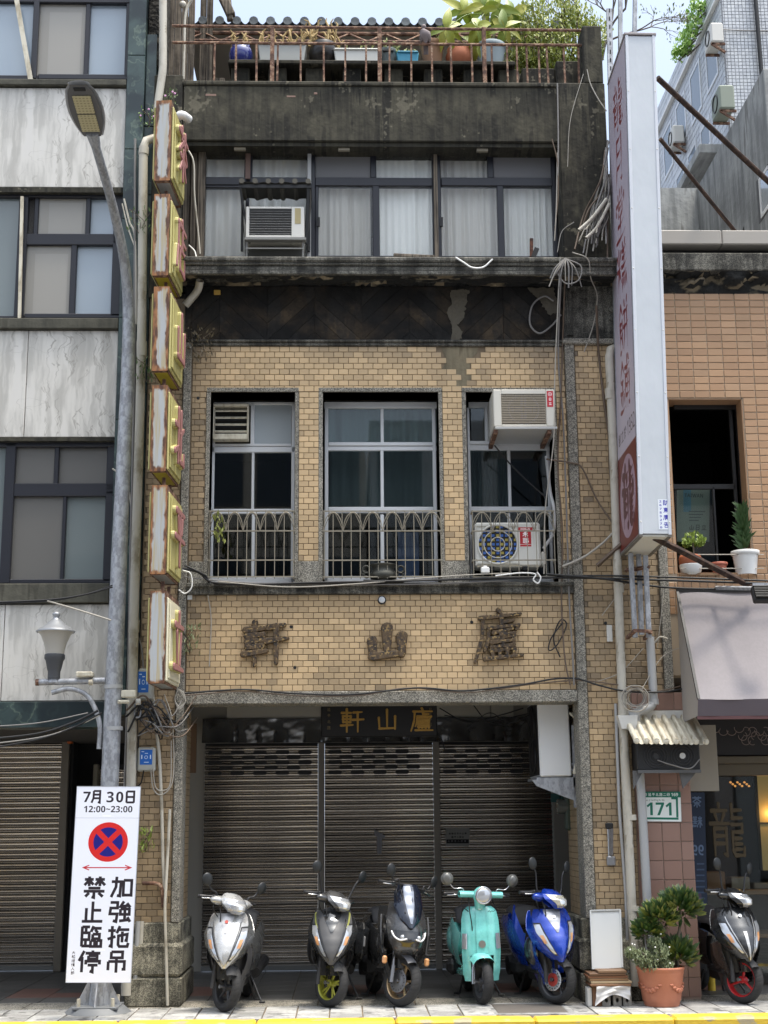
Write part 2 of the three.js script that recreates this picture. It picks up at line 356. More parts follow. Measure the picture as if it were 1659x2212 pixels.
// ================================================================ the ground
struct('road', bx(-60, 60, -0.32, -0.14, 1.24, 40), M.asphalt);
struct('ground', bx(-200, 200, -0.6, -0.33, -200, 200), M.asphalt);
const KERB_W = 1.18;
{
  const k = thing('kerb', 'long yellow painted concrete kerb along the pavement edge', 'kerb');
  for (let i = -6; i < 7; i++) part(k, 'kerb_stone', bx(i * KERB_W + 0.43, (i + 1) * KERB_W + 0.424, -0.3, 0.002 + rr(-0.003, 0.003), 0.965, 1.24 + rr(-0.004, 0.004), 0.018), M.yellow);
}
{
  const p = struct('pavement', bx(-12, 12, -0.3, -0.012, -0.36, 0.965), M.mortar);
  const geo = [], w = 0.29, paveMats = [0.86, 0.95, 1.02, 1.1].map((f) => { const m = M.pave.clone(); m.color.setRGB(f, f, f * 0.99); return m; });
  const long = boxUV(cbox(w - 0.012, 0.05, 0.80, 0.004)), band = boxUV(cbox(0.9 - 0.008, 0.05, 0.46, 0.006));
  for (let x = -4.6; x < 5.6; x += w) {
    const g = long.clone(), o = rnd() * 5, uv = g.attributes.uv; for (let i = 0; i < uv.count; i++) uv.setXY(i, uv.getX(i) + o, uv.getY(i) + o * 1.7);
    const px = x - 0.03;
    if (px > 1.33 && px < 2.02) continue;                     // the manhole cover stands here
    share(p, 'paving_tile', g, paveMats[Math.floor(rnd() * 4)], px, -0.025 + rr(-0.002, 0.002), 0.55);
  }
  for (let x = -5.2; x < 5.6; x += 0.9) share(p, 'threshold_stone', band, M.granite, x, -0.026, -0.118);
  const mh = thing('manhole_cover', 'dark rectangular inspection cover set in the pavement by the blue scooter', 'manhole cover', [1.68, 0, 0.5]);
  part(mh, 'cover', bx(-0.34, 0.28, -0.04, -0.001, -0.33, 0.3, 0.004), mat([0.13, 0.115, 0.1], 0.75, 0, { map: null, bumpMap: bumpFine, bumpScale: 0.004 }));
  part(mh, 'frame', [bx(-0.38, -0.345, -0.04, 0.001, -0.4, 0.4), bx(0.285, 0.33, -0.04, 0.001, -0.4, 0.4), bx(-0.344, 0.284, -0.04, 0.001, -0.4, -0.335), bx(-0.344, 0.284, -0.04, 0.001, 0.305, 0.4)], M.pave);
}
{
  const p = struct('arcade_floor', bx(-12, 12, -0.3, -0.012, -9, -0.362), M.mortar);
  const fl = [0.8, 0.95, 1.05].map((f) => { const m = M.floor.clone(); m.color.setRGB(f, f, f); return m; }), red = mat([0.2, 0.11, 0.09], 0.5), g = boxUV(cbox(0.392, 0.04, 0.392, 0.002));
  const rest = [];
  for (let i = -10; i < 12; i++) for (let j = 0; j < 8; j++) {
    const x = i * 0.4 + 0.1, z = -0.565 - j * 0.4, r = (j === 1 && mod(i, 4) < 1) || (j === 2 && mod(i, 4) === 0) || (j === 1 && mod(i, 4) === 1);
    share(p, 'floor_tile', g, r ? red : fl[Math.floor(rnd() * 3)], x, -0.02, z);
  }
}
struct('arcade_ceiling', bx(-12, 12, 3.06, 3.16, -9, -0.36), M.roomWall);

// ================================================================ the yellow-brick shophouse
const shop = thing('shophouse', 'old three-storey shophouse with yellow brick front and blackened concrete top floor', 'building');
const soot = (x, y) => {
  const n = fbm(mod(x * 0.11, 1), mod(y * 0.13, 1), 9, 9, 4, 201), n2 = fbm(mod(x * 0.2 + 0.3, 1), mod(y * 0.09, 1), 12, 12, 4, 205);
  let d = 0.02 + 0.22 * sm(0.45, 0.72, n);
  d += 0.55 * sm(-1.15, -1.56, x) * (y < 3.9 ? 0.8 : 0.9) + 0.4 * sm(6.05, 6.45, y) * sm(0.5, 0.6, n2) + 0.25 * sm(3.35, 2.85, y) * sm(0.42, 0.6, n);
  if (x > 1.95 && x < 2.4) d += 0.3 * sm(0.38, 0.6, n2);
  if (y > 3.4 && y < 3.83) d += 0.18 * sm(3.5, 3.83, y) * sm(0.4, 0.6, n2);
  if (hash(Math.round(x * 50), Math.round(y * 60), 77) < 0.02) d += 0.3;
  if (x > 2.36) d += 0.2 + 0.3 * sm(0.4, 0.65, n2) * (y > 2.9 ? 1 : 0.4) + 0.12 * sm(1.6, 0.6, y);
  return Math.min(d, 0.85);
};
{
  const ragged = (pts, k = 0.012) => { const o = []; pts.forEach((p, i) => { const q = pts[(i + 1) % pts.length], n = Math.max(2, Math.round(Math.hypot(q[0] - p[0], q[1] - p[1]) / 0.018)); for (let j = 0; j < n; j++) o.push([mix(p[0], q[0], j / n) + rr(-k, k), mix(p[1], q[1], j / n) + rr(-k, k)]); }); return o; };
  const mort = M.mortar, Z0 = -0.3;
  part(shop, 'wall', [bx(-1.54, 2.262, 5.9, 6.44, Z0, 0), bx(-1.54, -1.34, 3.93, 5.9, Z0, 0), bx(-0.49, -0.21, 3.93, 5.9, Z0, 0), bx(0.96, 1.24, 3.93, 5.9, Z0, 0), bx(2.12, 2.262, 3.93, 5.9, Z0, 0), bx(-1.54, 2.262, 2.878, 3.826, Z0, 0)], mort);
  const patch = (x, y) => { const w = 0.16 + 0.06 * Math.sin(y * 37) + 0.05 * Math.sin(y * 90 + 1), c = 1.19 + 0.03 * Math.sin(y * 20); return y > 5.98 && Math.abs(x - c) < w * sm(5.93, 6.2, y); };
  tiles(shop, 'brick', [[-1.53, 2.258, 2.882, 3.824]], { single: 300, tone: soot, frame: (s, y) => V(s, y, 0.003) });
  const upper = [[-1.53, 2.258, 5.904, 6.385], [-1.53, -1.385, 3.93, 5.9], [-0.45, -0.25, 4.16, 5.9], [1.0, 1.2, 4.16, 5.9], [2.16, 2.258, 4.16, 5.9]];
  tiles(shop, 'brick', upper, { tone: (x, y) => (patch(x, y) ? -1 : soot(x, y) + (y > 5.95 && Math.abs(x - 1.19) < 0.35 ? 0.3 * rnd() : 0)), frame: (s, y) => V(s, y, 0.003) });
  part(shop, 'cement_patch', extrude(ragged([[1.08, 5.96], [1.24, 5.95], [1.31, 6.06], [1.29, 6.2], [1.35, 6.3], [1.38, 6.38], [1.0, 6.38], [1.04, 6.25], [1.0, 6.1]], 0.008), 0.005).translate(0, 0, 0.0005), mat(null, 0.95, 0, { bumpMap: bumpN, bumpScale: 0.01, map: T.greyWall, color: 0xc8b89a }));
  // granite frames round the three window openings
  for (const [a, b] of [[-1.34, -0.49], [-0.21, 0.96], [1.24, 2.12]]) {
    part(shop, 'window_surround', [bx(a - 0.042, a, 3.935, 5.9, -0.28, 0.012, 0.004), bx(b, b + 0.038, 3.935, 5.9, -0.28, 0.012, 0.004), bx(a - 0.042, b + 0.038, 5.9, 5.945, -0.29, 0.014, 0.004)], M.granite);
  }
  for (const [a, b] of [[-0.452, -0.248], [0.998, 1.202], [-1.53, -1.384], [2.16, 2.26]]) part(shop, 'pier_base', bx(a, b, 3.93, 4.157, -0.28, 0.016, 0.004), M.granite);
  part(shop, 'sill_band', [bx(-1.54, 2.262, 3.826, 3.93, -0.3, 0.05, 0.006), bx(-1.54, 2.262, 3.895, 3.932, -0.32, 0.085, 0.006)], M.graniteDark);
  part(shop, 'lintel', [bx(-1.54, 2.262, 2.762, 2.878, -0.36, 0.03, 0.008)], M.granite);
  part(shop, 'edge_strip', [bx(-1.62, -1.541, 0.74, 6.42, -0.3, 0.035, 0.008)], M.granite);
  part(shop, 'edge_strip', [bx(2.263, 2.36, 0.74, 6.42, -0.3, 0.035, 0.008)], M.granite);
  part(shop, 'edge_strip', [bx(3.12, 3.21, 2.86, 6.42, -0.3, 0.035, 0.008)], M.granite);
  // pilasters with brick faces and brick returns
  part(shop, 'pilaster', [bx(-1.98, -1.622, 0.0, 6.9, -1.0, 0), bx(-1.622, -1.585, 0.0, 2.88, -1.0, -0.3)], mort);
  part(shop, 'pilaster', [bx(2.362, 3.118, 2.86, 6.42, -1.0, 0), bx(2.362, 2.78, 0, 2.859, -1.0, 0), bx(2.29, 2.361, 0.0, 2.88, -1.0, -0.302)], mort);
  const pf = { tone: (x, y) => soot(x - 0.0, y), frame: (s, y) => V(s, y, 0.003) };
  tiles(shop, 'brick', [[-1.97, -1.624, 0.74, 6.4]], { ...pf, tone: (x, y) => 0.4 + 0.35 * fbm(mod(x, 1), mod(y * 0.2, 1), 8, 8, 3, 9) });
  tiles(shop, 'brick', [[2.364, 2.778, 0.74, 2.86], [2.364, 3.116, 2.865, 6.4]], pf);
  tiles(shop, 'brick', [[-1.0, -0.305, 0.74, 2.86]], { frame: (s, y) => V(-1.583, y, s), turn: Math.PI / 2, tone: () => 0.25 });
  tiles(shop, 'brick', [[-1.0, -0.305, 0.74, 2.86]], { frame: (s, y) => V(2.288, y, s), turn: Math.PI / 2, tone: () => 0.35 });
  // stone plinths
  for (const [x0, x1] of [[-2.0, -1.535], [2.22, 2.79]]) {
    const pm = M.graniteDark.clone(); pm.color.setRGB(2.0, 1.95, 1.75); const p = part(shop, 'plinth', [bx(x0, x1, 0.5, 0.742, -1.02, 0.03, 0.012)], pm);
    for (const [y0, y1] of [[0, 0.255], [0.259, 0.56]]) part(p, 'stone', bx(x0 - 0.03, x1 + 0.03, y0, y1, -1.05, 0.075, y1 > 0.5 ? 0.03 : 0.012), pm);
  }
  // frieze of slanting boards
  const fz = part(shop, 'frieze', [bx(-1.62, 2.27, 6.44, 7.05, -0.3, -0.02)], M.frieze);
  const clipY = (poly, y, keepAbove) => { const out = []; for (let i = 0; i < poly.length; i++) { const a = poly[i], b = poly[(i + 1) % poly.length], ia = keepAbove ? a[1] >= y : a[1] <= y, ib = keepAbove ? b[1] >= y : b[1] <= y; if (ia) out.push(a); if (ia !== ib) { const t = (y - a[1]) / (b[1] - a[1]); out.push([mix(a[0], b[0], t), y]); } } return out; };
  const boardMats = [0.5, 0.62, 0.72, 1.0].map((f) => { const m = M.frieze.clone(); m.color.setRGB(f, f * 0.97, f * 0.92); return m; });
  for (let h = -4; h < 5; h++) {
    const x0 = 0.19 + h * 0.485, x1 = x0 + 0.485, s = h % 2 ? -1 : 1, a = Math.max(x0, -1.55), b = Math.min(x1, 2.25);
    if (b <= a) continue;
    for (let k = -5; k < 6; k++) {
      const c = 6.5 + k * 0.185, yl = (x) => c + s * (x - (x0 + x1) / 2) * 0.95;
      let q = [[a + 0.002, yl(a)], [b - 0.002, yl(b)], [b - 0.002, yl(b) + 0.181], [a + 0.002, yl(a) + 0.181]];
      q = clipY(q, 6.452, true); if (q.length > 2) q = clipY(q, 7.03, false);
      if (q.length > 2) part(fz, 'board', extrude(q, 0.018 + rr(-0.001, 0.002)).translate(0, 0, -0.02), boardMats[Math.floor(rnd() * 4)]);
    }
  }
  part(shop, 'moulding', [bx(-1.56, 2.27, 6.386, 6.418, -0.2, 0.03, 0.006), bx(-1.56, 2.27, 6.419, 6.446, -0.2, 0.05, 0.008)], M.graniteDark);
  for (const g of [extrude(ragged([[1.09, 6.45], [1.2, 6.45], [1.22, 6.55], [1.17, 6.62], [1.24, 6.7], [1.26, 6.84], [1.3, 7.0], [1.1, 7.0], [1.12, 6.85], [1.06, 6.75], [1.12, 6.6]]), 0.006).translate(0, 0, 0.004), extrude(ragged([[1.9, 7.02], [2.17, 7.02], [2.2, 6.9], [2.22, 6.76], [2.12, 6.72], [2.04, 6.86]]), 0.006).translate(0, 0, 0.004)]) part(shop, 'cement_streak', g, mat([0.1, 0.088, 0.066], 0.95, 0, { bumpMap: bumpN, bumpScale: 0.02 }));
  // pilaster heads beside the frieze: carved panel on the right
  part(shop, 'pilaster_head', [bx(2.27, 3.2, 6.43, 7.04, -0.4, 0.01), bx(2.3, 2.36, 6.5, 7.0, 0.01, 0.03, 0.004), bx(2.66, 3.12, 6.47, 6.52, 0.01, 0.035, 0.004), bx(2.62, 2.67, 6.47, 7.0, 0.01, 0.035, 0.004), bx(3.08, 3.13, 6.47, 7.0, 0.01, 0.035, 0.004)], M.graniteDark);
  part(shop, 'pilaster_cap', [bx(2.24, 3.24, 6.4, 6.46, -0.3, 0.06, 0.01)], M.granite);
  const orn = []; for (let i = 0; i < 9; i++) { const a = i * 0.7; orn.push(sphere(0.035, 2.88 + 0.11 * Math.cos(a), 6.74 + 0.14 * Math.sin(a), 0.015, 1.5, 1, 0.5, 8)); }
  part(shop, 'carving', orn, M.graniteDark);
  // broken soffit and cornice
  part(shop, 'soffit', surf(90, 12, (u, v) => { const x = mix(-1.66, 3.2, u), z = mix(-0.02, 0.31, v), n = fbm(mod(u * 0.97, 1), mod(v * 0.9, 1), 26, 6, 4, 301); return [x, 7.045 + 0.06 * sm(0.5, 0.62, n) * (1 - v * v), z]; }), M.soffit);
  part(shop, 'cornice', [bx(-1.68, 3.24, 7.034, 7.075, 0.3, 0.345, 0.006), bx(-1.68, 3.24, 7.0755, 7.13, 0.0, 0.33, 0.01), bx(-1.68, 3.24, 7.1305, 7.16, 0.0, 0.352, 0.008), bx(-1.68, 3.24, 7.1605, 7.215, -0.2, 0.372, 0.014), bx(-1.68, 3.24, 7.11, 7.2, -0.4, -0.01)], M.graniteDark);
  // top floor: parapet beam, side columns, old timber at the left
  const beam = surf(120, 2, (u, v) => [mix(-1.69, 2.3, u), mix(8.667, 9.35, v), 0]);
  part(shop, 'parapet', [bx(-1.69, 2.29, 8.667, 9.3, -0.18, 0, 0.01), bx(-1.7, 2.29, 9.3, 9.352, -0.2, 0.018, 0.012), bx(-1.69, 2.29, 8.62, 8.664, -0.35, -0.03)], M.concreteDark);
  part(shop, 'column', [bx(2.291, 2.8, 7.22, 9.35, -0.5, 0.02, 0.012), bx(2.585, 2.79, 9.351, 10.03, -0.3, 0.018, 0.012)], M.concreteDark);
  part(shop, 'column', [bx(-2.0, -1.7, 6.9, 9.42, -0.5, 0.01, 0.012)], M.concreteDark);
  for (const x of [-1.66, -1.575, -1.5]) part(shop, 'timber_post', bx(x - 0.038, x + 0.038, 7.2, 8.66, -0.3 + (x + 1.6) * 0.3, -0.2 + (x + 1.6) * 0.3, 0.006), M.wood);
  // lumps of plaster fallen away at the parapet
  for (const a of [[-1.46, -1.34, 9.175, 9.205, -0.01, 0.002, 0.006], [-0.6, -0.5, 9.165, 9.192, -0.01, 0.002, 0.006], [-0.31, -0.27, 9.2, 9.23, -0.01, 0.005, 0.01]]) part(shop, 'brick_scar', bx(...a), mat([0.26, 0.17, 0.135], 0.95));
}
// the room boxes behind the windows, the terrace slab
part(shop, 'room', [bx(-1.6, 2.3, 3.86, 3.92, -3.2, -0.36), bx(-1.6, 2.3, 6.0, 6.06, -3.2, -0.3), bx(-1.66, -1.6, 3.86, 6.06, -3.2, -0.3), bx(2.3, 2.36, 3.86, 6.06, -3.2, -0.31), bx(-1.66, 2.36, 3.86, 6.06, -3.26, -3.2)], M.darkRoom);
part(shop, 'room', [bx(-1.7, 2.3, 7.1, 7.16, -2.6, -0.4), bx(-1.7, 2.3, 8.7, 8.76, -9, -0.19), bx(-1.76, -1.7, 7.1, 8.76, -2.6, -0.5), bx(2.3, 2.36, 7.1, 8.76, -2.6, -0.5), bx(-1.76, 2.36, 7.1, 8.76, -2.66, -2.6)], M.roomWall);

// windows: frames and panes given on the photograph's grid, set in plane z
function windowUnit(parent, z, frames, panes, fm, name = 'window', depth = 0.05) {
  const w = part(parent, name, frames.map(([l, t, r, b, dz = 0]) => rbx(RW(l, t, r, b, z), z - depth, z + dz, 0.006)), fm);
  for (const [l, t, r, b, m, dz = -0.02, blind] of panes) { part(w, 'pane', rbx(RW(l, t, r, b, z), z + dz - 0.006, z + dz), m); if (blind) part(w, 'blind', rbx(RW(mix(l, r, 0.22), mix(t, b, 0.12), mix(l, r, 0.9), b, z), z + dz + 0.0005, z + dz + 0.002), blind); }
  return w;
}
{
  const pane = M.glass, frost = mat([0.34, 0.38, 0.4], 0.45, 0, { clearcoat: 0.4, clearcoatRoughness: 0.3 });
  // left window with the louvred vent
  windowUnit(shop, -0.26, [[452, 965, 640, 977], [455, 870, 462, 1262], [629, 870, 637, 1262], [541, 870, 550, 960], [543, 977, 549, 1102], [455, 868, 637, 874], [462, 958, 629, 964], [455, 1099, 637, 1110], [543, 1111, 550, 1250], [455, 1247, 637, 1262]],
    [[550, 874, 629, 958, frost], [462, 977, 543, 1099, pane], [549, 977, 629, 1099, pane], [462, 1111, 543, 1247, pane], [550, 1111, 629, 1247, pane]], M.whiteAlu);
  windowUnit(shop, -0.26, [[700, 868, 946, 882, 0.005], [701, 880, 709, 1260], [936, 880, 944, 1260], [822, 882, 829, 957], [709, 955, 936, 963, 0.004], [701, 963, 944, 973, -0.01], [822, 973, 829, 1096], [709, 1095, 936, 1108, 0.004], [822, 1111, 830, 1245], [701, 1244, 944, 1260]],
    [[709, 882, 822, 955, pane], [829, 882, 936, 955, pane], [709, 973, 822, 1095, pane], [829, 973, 936, 1095, pane], [709, 1109, 822, 1244, pane], [830, 1109, 936, 1244, pane]], M.whiteAlu);
  windowUnit(shop, -0.26, [[1012, 868, 1190, 880], [1012, 880, 1018, 1260], [1047, 880, 1054, 953], [1012, 952, 1190, 960], [1012, 960, 1190, 972, -0.01], [1097, 972, 1104, 1094], [1012, 1094, 1190, 1106], [1184, 880, 1191, 1260], [1098, 1108, 1104, 1245], [1012, 1245, 1190, 1260]],
    [[1018, 880, 1047, 952, pane], [1018, 972, 1097, 1094, pane], [1104, 972, 1184, 1094, pane], [1018, 1107, 1098, 1245, pane], [1104, 1107, 1184, 1245, pane]], M.whiteAlu);
  // curtains and dim things in the rooms
  const cur = (l, t, r, b, z, m, n = 9) => { const q = RW(l, t, r, b, z); return part(shop, 'curtain', surf(90, 2, (u, v) => [mix(q.x0, q.x1, u), mix(q.y0, q.y1, v), z + 0.018 * Math.sin(u * n * 6.28 + 2 * Math.sin(u * 9)) + 0.008 * Math.sin(u * 57)]), m); };
  const dimCur = mat([0.16, 0.2, 0.2], 0.95), dimGrey = mat([0.06, 0.07, 0.07], 0.9);
  cur(705, 876, 945, 958, -0.42, dimCur, 6); cur(709, 973, 936, 1100, -0.5, dimGrey, 1); cur(1012, 970, 1100, 1100, -0.5, dimGrey, 1);
  part(shop, 'curtain', [rbx(RW(860, 1150, 905, 1250, -0.8), -0.84, -0.8)], mat([0.1, 0.13, 0.25], 0.8));
  // top-floor windows
  const C = M.curtain, rib = mat([0.97, 0.98, 0.98], 0.12, 0, { transmission: 1, thickness: 0, ior: 1.5, roughness: 0.18, bumpMap: tex(64, 0.02, (u, v) => { const k = 0.5 + 0.5 * Math.sin(v * 6.283); return [k, k, k]; }, false), bumpScale: 0.001 });
  const mesh = mat([0.17, 0.17, 0.175], 0.7);
  const W = windowUnit(shop, -0.25, [[434, 312, 1204, 332, 0.01], [434, 332, 443, 560, 0.01], [1193, 332, 1203, 560], [663, 318, 681, 560, 0.012], [934, 322, 953, 560], [443, 383, 663, 400, 0.008], [681, 384, 934, 402, 0.008], [953, 384, 1193, 402, 0.008], [528, 332, 545, 384], [800, 332, 813, 384], [1053, 332, 1066, 384], [443, 400, 530, 405], [530, 402, 537, 560], [805, 402, 820, 558, 0.012], [1075, 402, 1089, 558, 0.012], [681, 402, 688, 558], [681, 553, 1203, 562, 0.01], [443, 553, 663, 562]],
    [[443, 332, 528, 383, rib], [545, 332, 663, 383, rib], [681, 332, 800, 384, mesh], [813, 332, 934, 384, rib], [953, 332, 1053, 384, rib], [1066, 332, 1193, 384, mesh], [443, 402, 530, 555, rib], [537, 402, 663, 555, rib], [688, 402, 805, 553, rib, -0.012], [820, 402, 934, 553, rib], [953, 402, 1075, 553, rib, -0.012], [1089, 402, 1193, 553, rib]], M.navy, 'window', 0.07);
  for (const px of [954, 688]) part(W, 'handle', bar(P(px, 470, -0.235), P(px, 489, -0.235), 0.028), M.black);
  cur(440, 322, 672, 560, -0.4, C, 8); cur(684, 322, 800, 560, -0.38, mat([0.55, 0.52, 0.47], 0.95), 3); cur(805, 322, 936, 560, -0.36, mat([0.85, 0.84, 0.8], 0.9), 2); cur(950, 322, 1077, 560, -0.38, mat([0.6, 0.57, 0.52], 0.95), 7); cur(1082, 322, 1197, 560, -0.37, mat([0.7, 0.69, 0.65], 0.95), 6);
  part(shop, 'timber_strip', [rbx(RW(937, 318, 946, 556, -0.2), -0.215, -0.195, 0.003)], M.wood);
  part(shop, 'timber_strip', [rbx(RW(530, 318, 541, 386, -0.2), -0.215, -0.2, 0.003)], mat([0.15, 0.1, 0.085], 0.8));
  part(shop, 'angle_iron', [rbx(RW(664, 318, 672, 556, -0.2), -0.22, -0.2)], M.pvcGrey);
  for (const x of [-1.15, -0.05, 1.42]) part(shop, 'lamp_holder', bx(x, x + 0.12, 8.594, 8.619, -0.1, -0.06), mat([0.3, 0.27, 0.21], 0.7));
}
// ground floor: metal shutters, box, side panels
{
  const slat = (w) => { const n = 9, pts = [[-0.016, -0.0295], [-0.016, -0.012]]; for (let i = 0; i <= 7; i++) { const t = i / 7; pts.push([-0.01 + 0.03 * Math.sin(Math.PI * Math.pow(0.04 + 0.94 * t, 0.9)), mix(-0.0105, 0.0285, t)]); } return boxUV(surf(2, n, (u, v) => [mix(-w / 2, w / 2, u), pts[Math.round(v * n)][1], pts[Math.round(v * n)][0]])); };
  const slatMats = [0.85, 1, 1.2].map((f) => mat([0.56 * f, 0.52 * f, 0.47 * f], 0.2, 0.95, { bumpMap: bumpN, bumpScale: 0.0025 }));
  const shutter = (x0, x1, y1, z, label, vents, edge) => {
    const t = thing('roller_shutter', label, 'shutter', [(x0 + x1) / 2, 0, z], 'roller shutters'), g = slat(x1 - x0), vent = [];
    const n = Math.floor((y1 - 0.06) / 0.059);
    for (let k = 0; k < n; k++) { const s = share(t, 'slat', g, slatMats[Math.floor(rnd() * 3)], 0, 0.09 + k * 0.059, 0); s.rotation.x = rr(-0.05, 0.05); s.rotation.z = rr(-0.0006, 0.0006); }
    part(t, 'bottom_rail', bx(-(x1 - x0) / 2, (x1 - x0) / 2, 0.01, 0.06, -0.015, 0.02, 0.004), mat([0.2, 0.2, 0.19], 0.45, 0.5));
    part(t, 'backing', bx(-(x1 - x0) / 2, (x1 - x0) / 2, 0.06, y1, -0.05, -0.02), M.black);
    if (vents) {
      const st = (x, y) => extrude(Array.from({ length: 20 }, (_, i) => { const a = i / 20 * 6.283; return [x + (Math.cos(a) > 0 ? 0.055 : -0.055) + 0.024 * Math.cos(a), y + 0.024 * Math.sin(a)]; }), 0.003).translate(0, 0, 0.0195);
      for (let r = 0; r < 5; r++) for (let x = -0.5 * (x1 - x0) + 0.12 + (r % 2) * 0.13; x < 0.5 * (x1 - x0) - 0.1; x += 0.262) vent.push(st(x, 0.09 + (n - 2 - r) * 0.059));
      part(t, 'vent_slot', vent, M.black, { kind: 'stuff' });
    }
    return t;
  };
  const Z = -3.08;
  shutter(-1.63, -0.31, 2.56, Z, 'roller shutter behind the silver scooter, left of the three on the brick house', true);
  shutter(-0.23, 1.035, 2.56, Z, 'roller shutter behind the two dark scooters, middle one of the brick house', true);
  const s3 = shutter(1.115, 2.42, 2.56, Z, 'roller shutter behind the turquoise scooter carrying a paper notice', true);
  shutter(-6.2, -3.34, 2.8, -3.4, 'wide roller shutter of the marble building behind the parking notice', false);
  shutter(-2.95, -2.3, 2.35, -3.6, 'narrow dark roller shutter half hidden behind the grey lamp pole', false);
  const mull = mat([0.24, 0.22, 0.19], 0.5, 0.4);
  for (const x of [-0.27, 1.075]) part(shop, 'shutter_post', bx(x - 0.037, x + 0.037, 0, 2.56, Z - 0.04, Z + 0.03, 0.006), mull);
  part(shop, 'shutter_box', surf(260, 14, (u, v) => { const x = mix(-1.66, 2.45, u), y = mix(2.56, 2.84, v); return [x, y, Z + 0.05 + 0.012 * fbm(u * 0.98, v * 0.9, 26, 4, 3, 402) + 0.075 * sm(0.42, 0.7, fbm(u * 0.98, 0.5, 22, 3, 3, 400)) * Math.pow(1 - v, 2.2)]; }), mat([0.5, 0.51, 0.52], 0.16, 0.95));
  part(shop, 'inner_wall', [bx(-2.3, -1.64, 0, 3.06, Z - 0.2, Z - 0.06), bx(-1.64, 2.43, 2.56, 3.06, Z - 0.2, Z - 0.03), bx(2.43, 2.66, 0.0, 3.06, Z - 0.2, Z + 0.04, 0.01)], mat([0.3, 0.28, 0.24], 0.8));
  for (const [a, b] of [[-1.38, -0.28], [1.09, 1.72], [1.74, 2.0]]) part(shop, 'cream_panel', bx(a, b, 2.842, 3.0, Z - 0.02, Z + 0.02), mat([0.5, 0.47, 0.4], 0.7));
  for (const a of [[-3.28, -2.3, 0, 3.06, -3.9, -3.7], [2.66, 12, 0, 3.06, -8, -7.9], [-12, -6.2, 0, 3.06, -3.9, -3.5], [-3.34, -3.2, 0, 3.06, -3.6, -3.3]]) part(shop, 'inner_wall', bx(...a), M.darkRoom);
  part(shop, 'wood_board', bx(-1.75, -1.67, 2.2, 2.75, -2.5, -2.46), mat([0.16, 0.09, 0.045], 0.6));
}

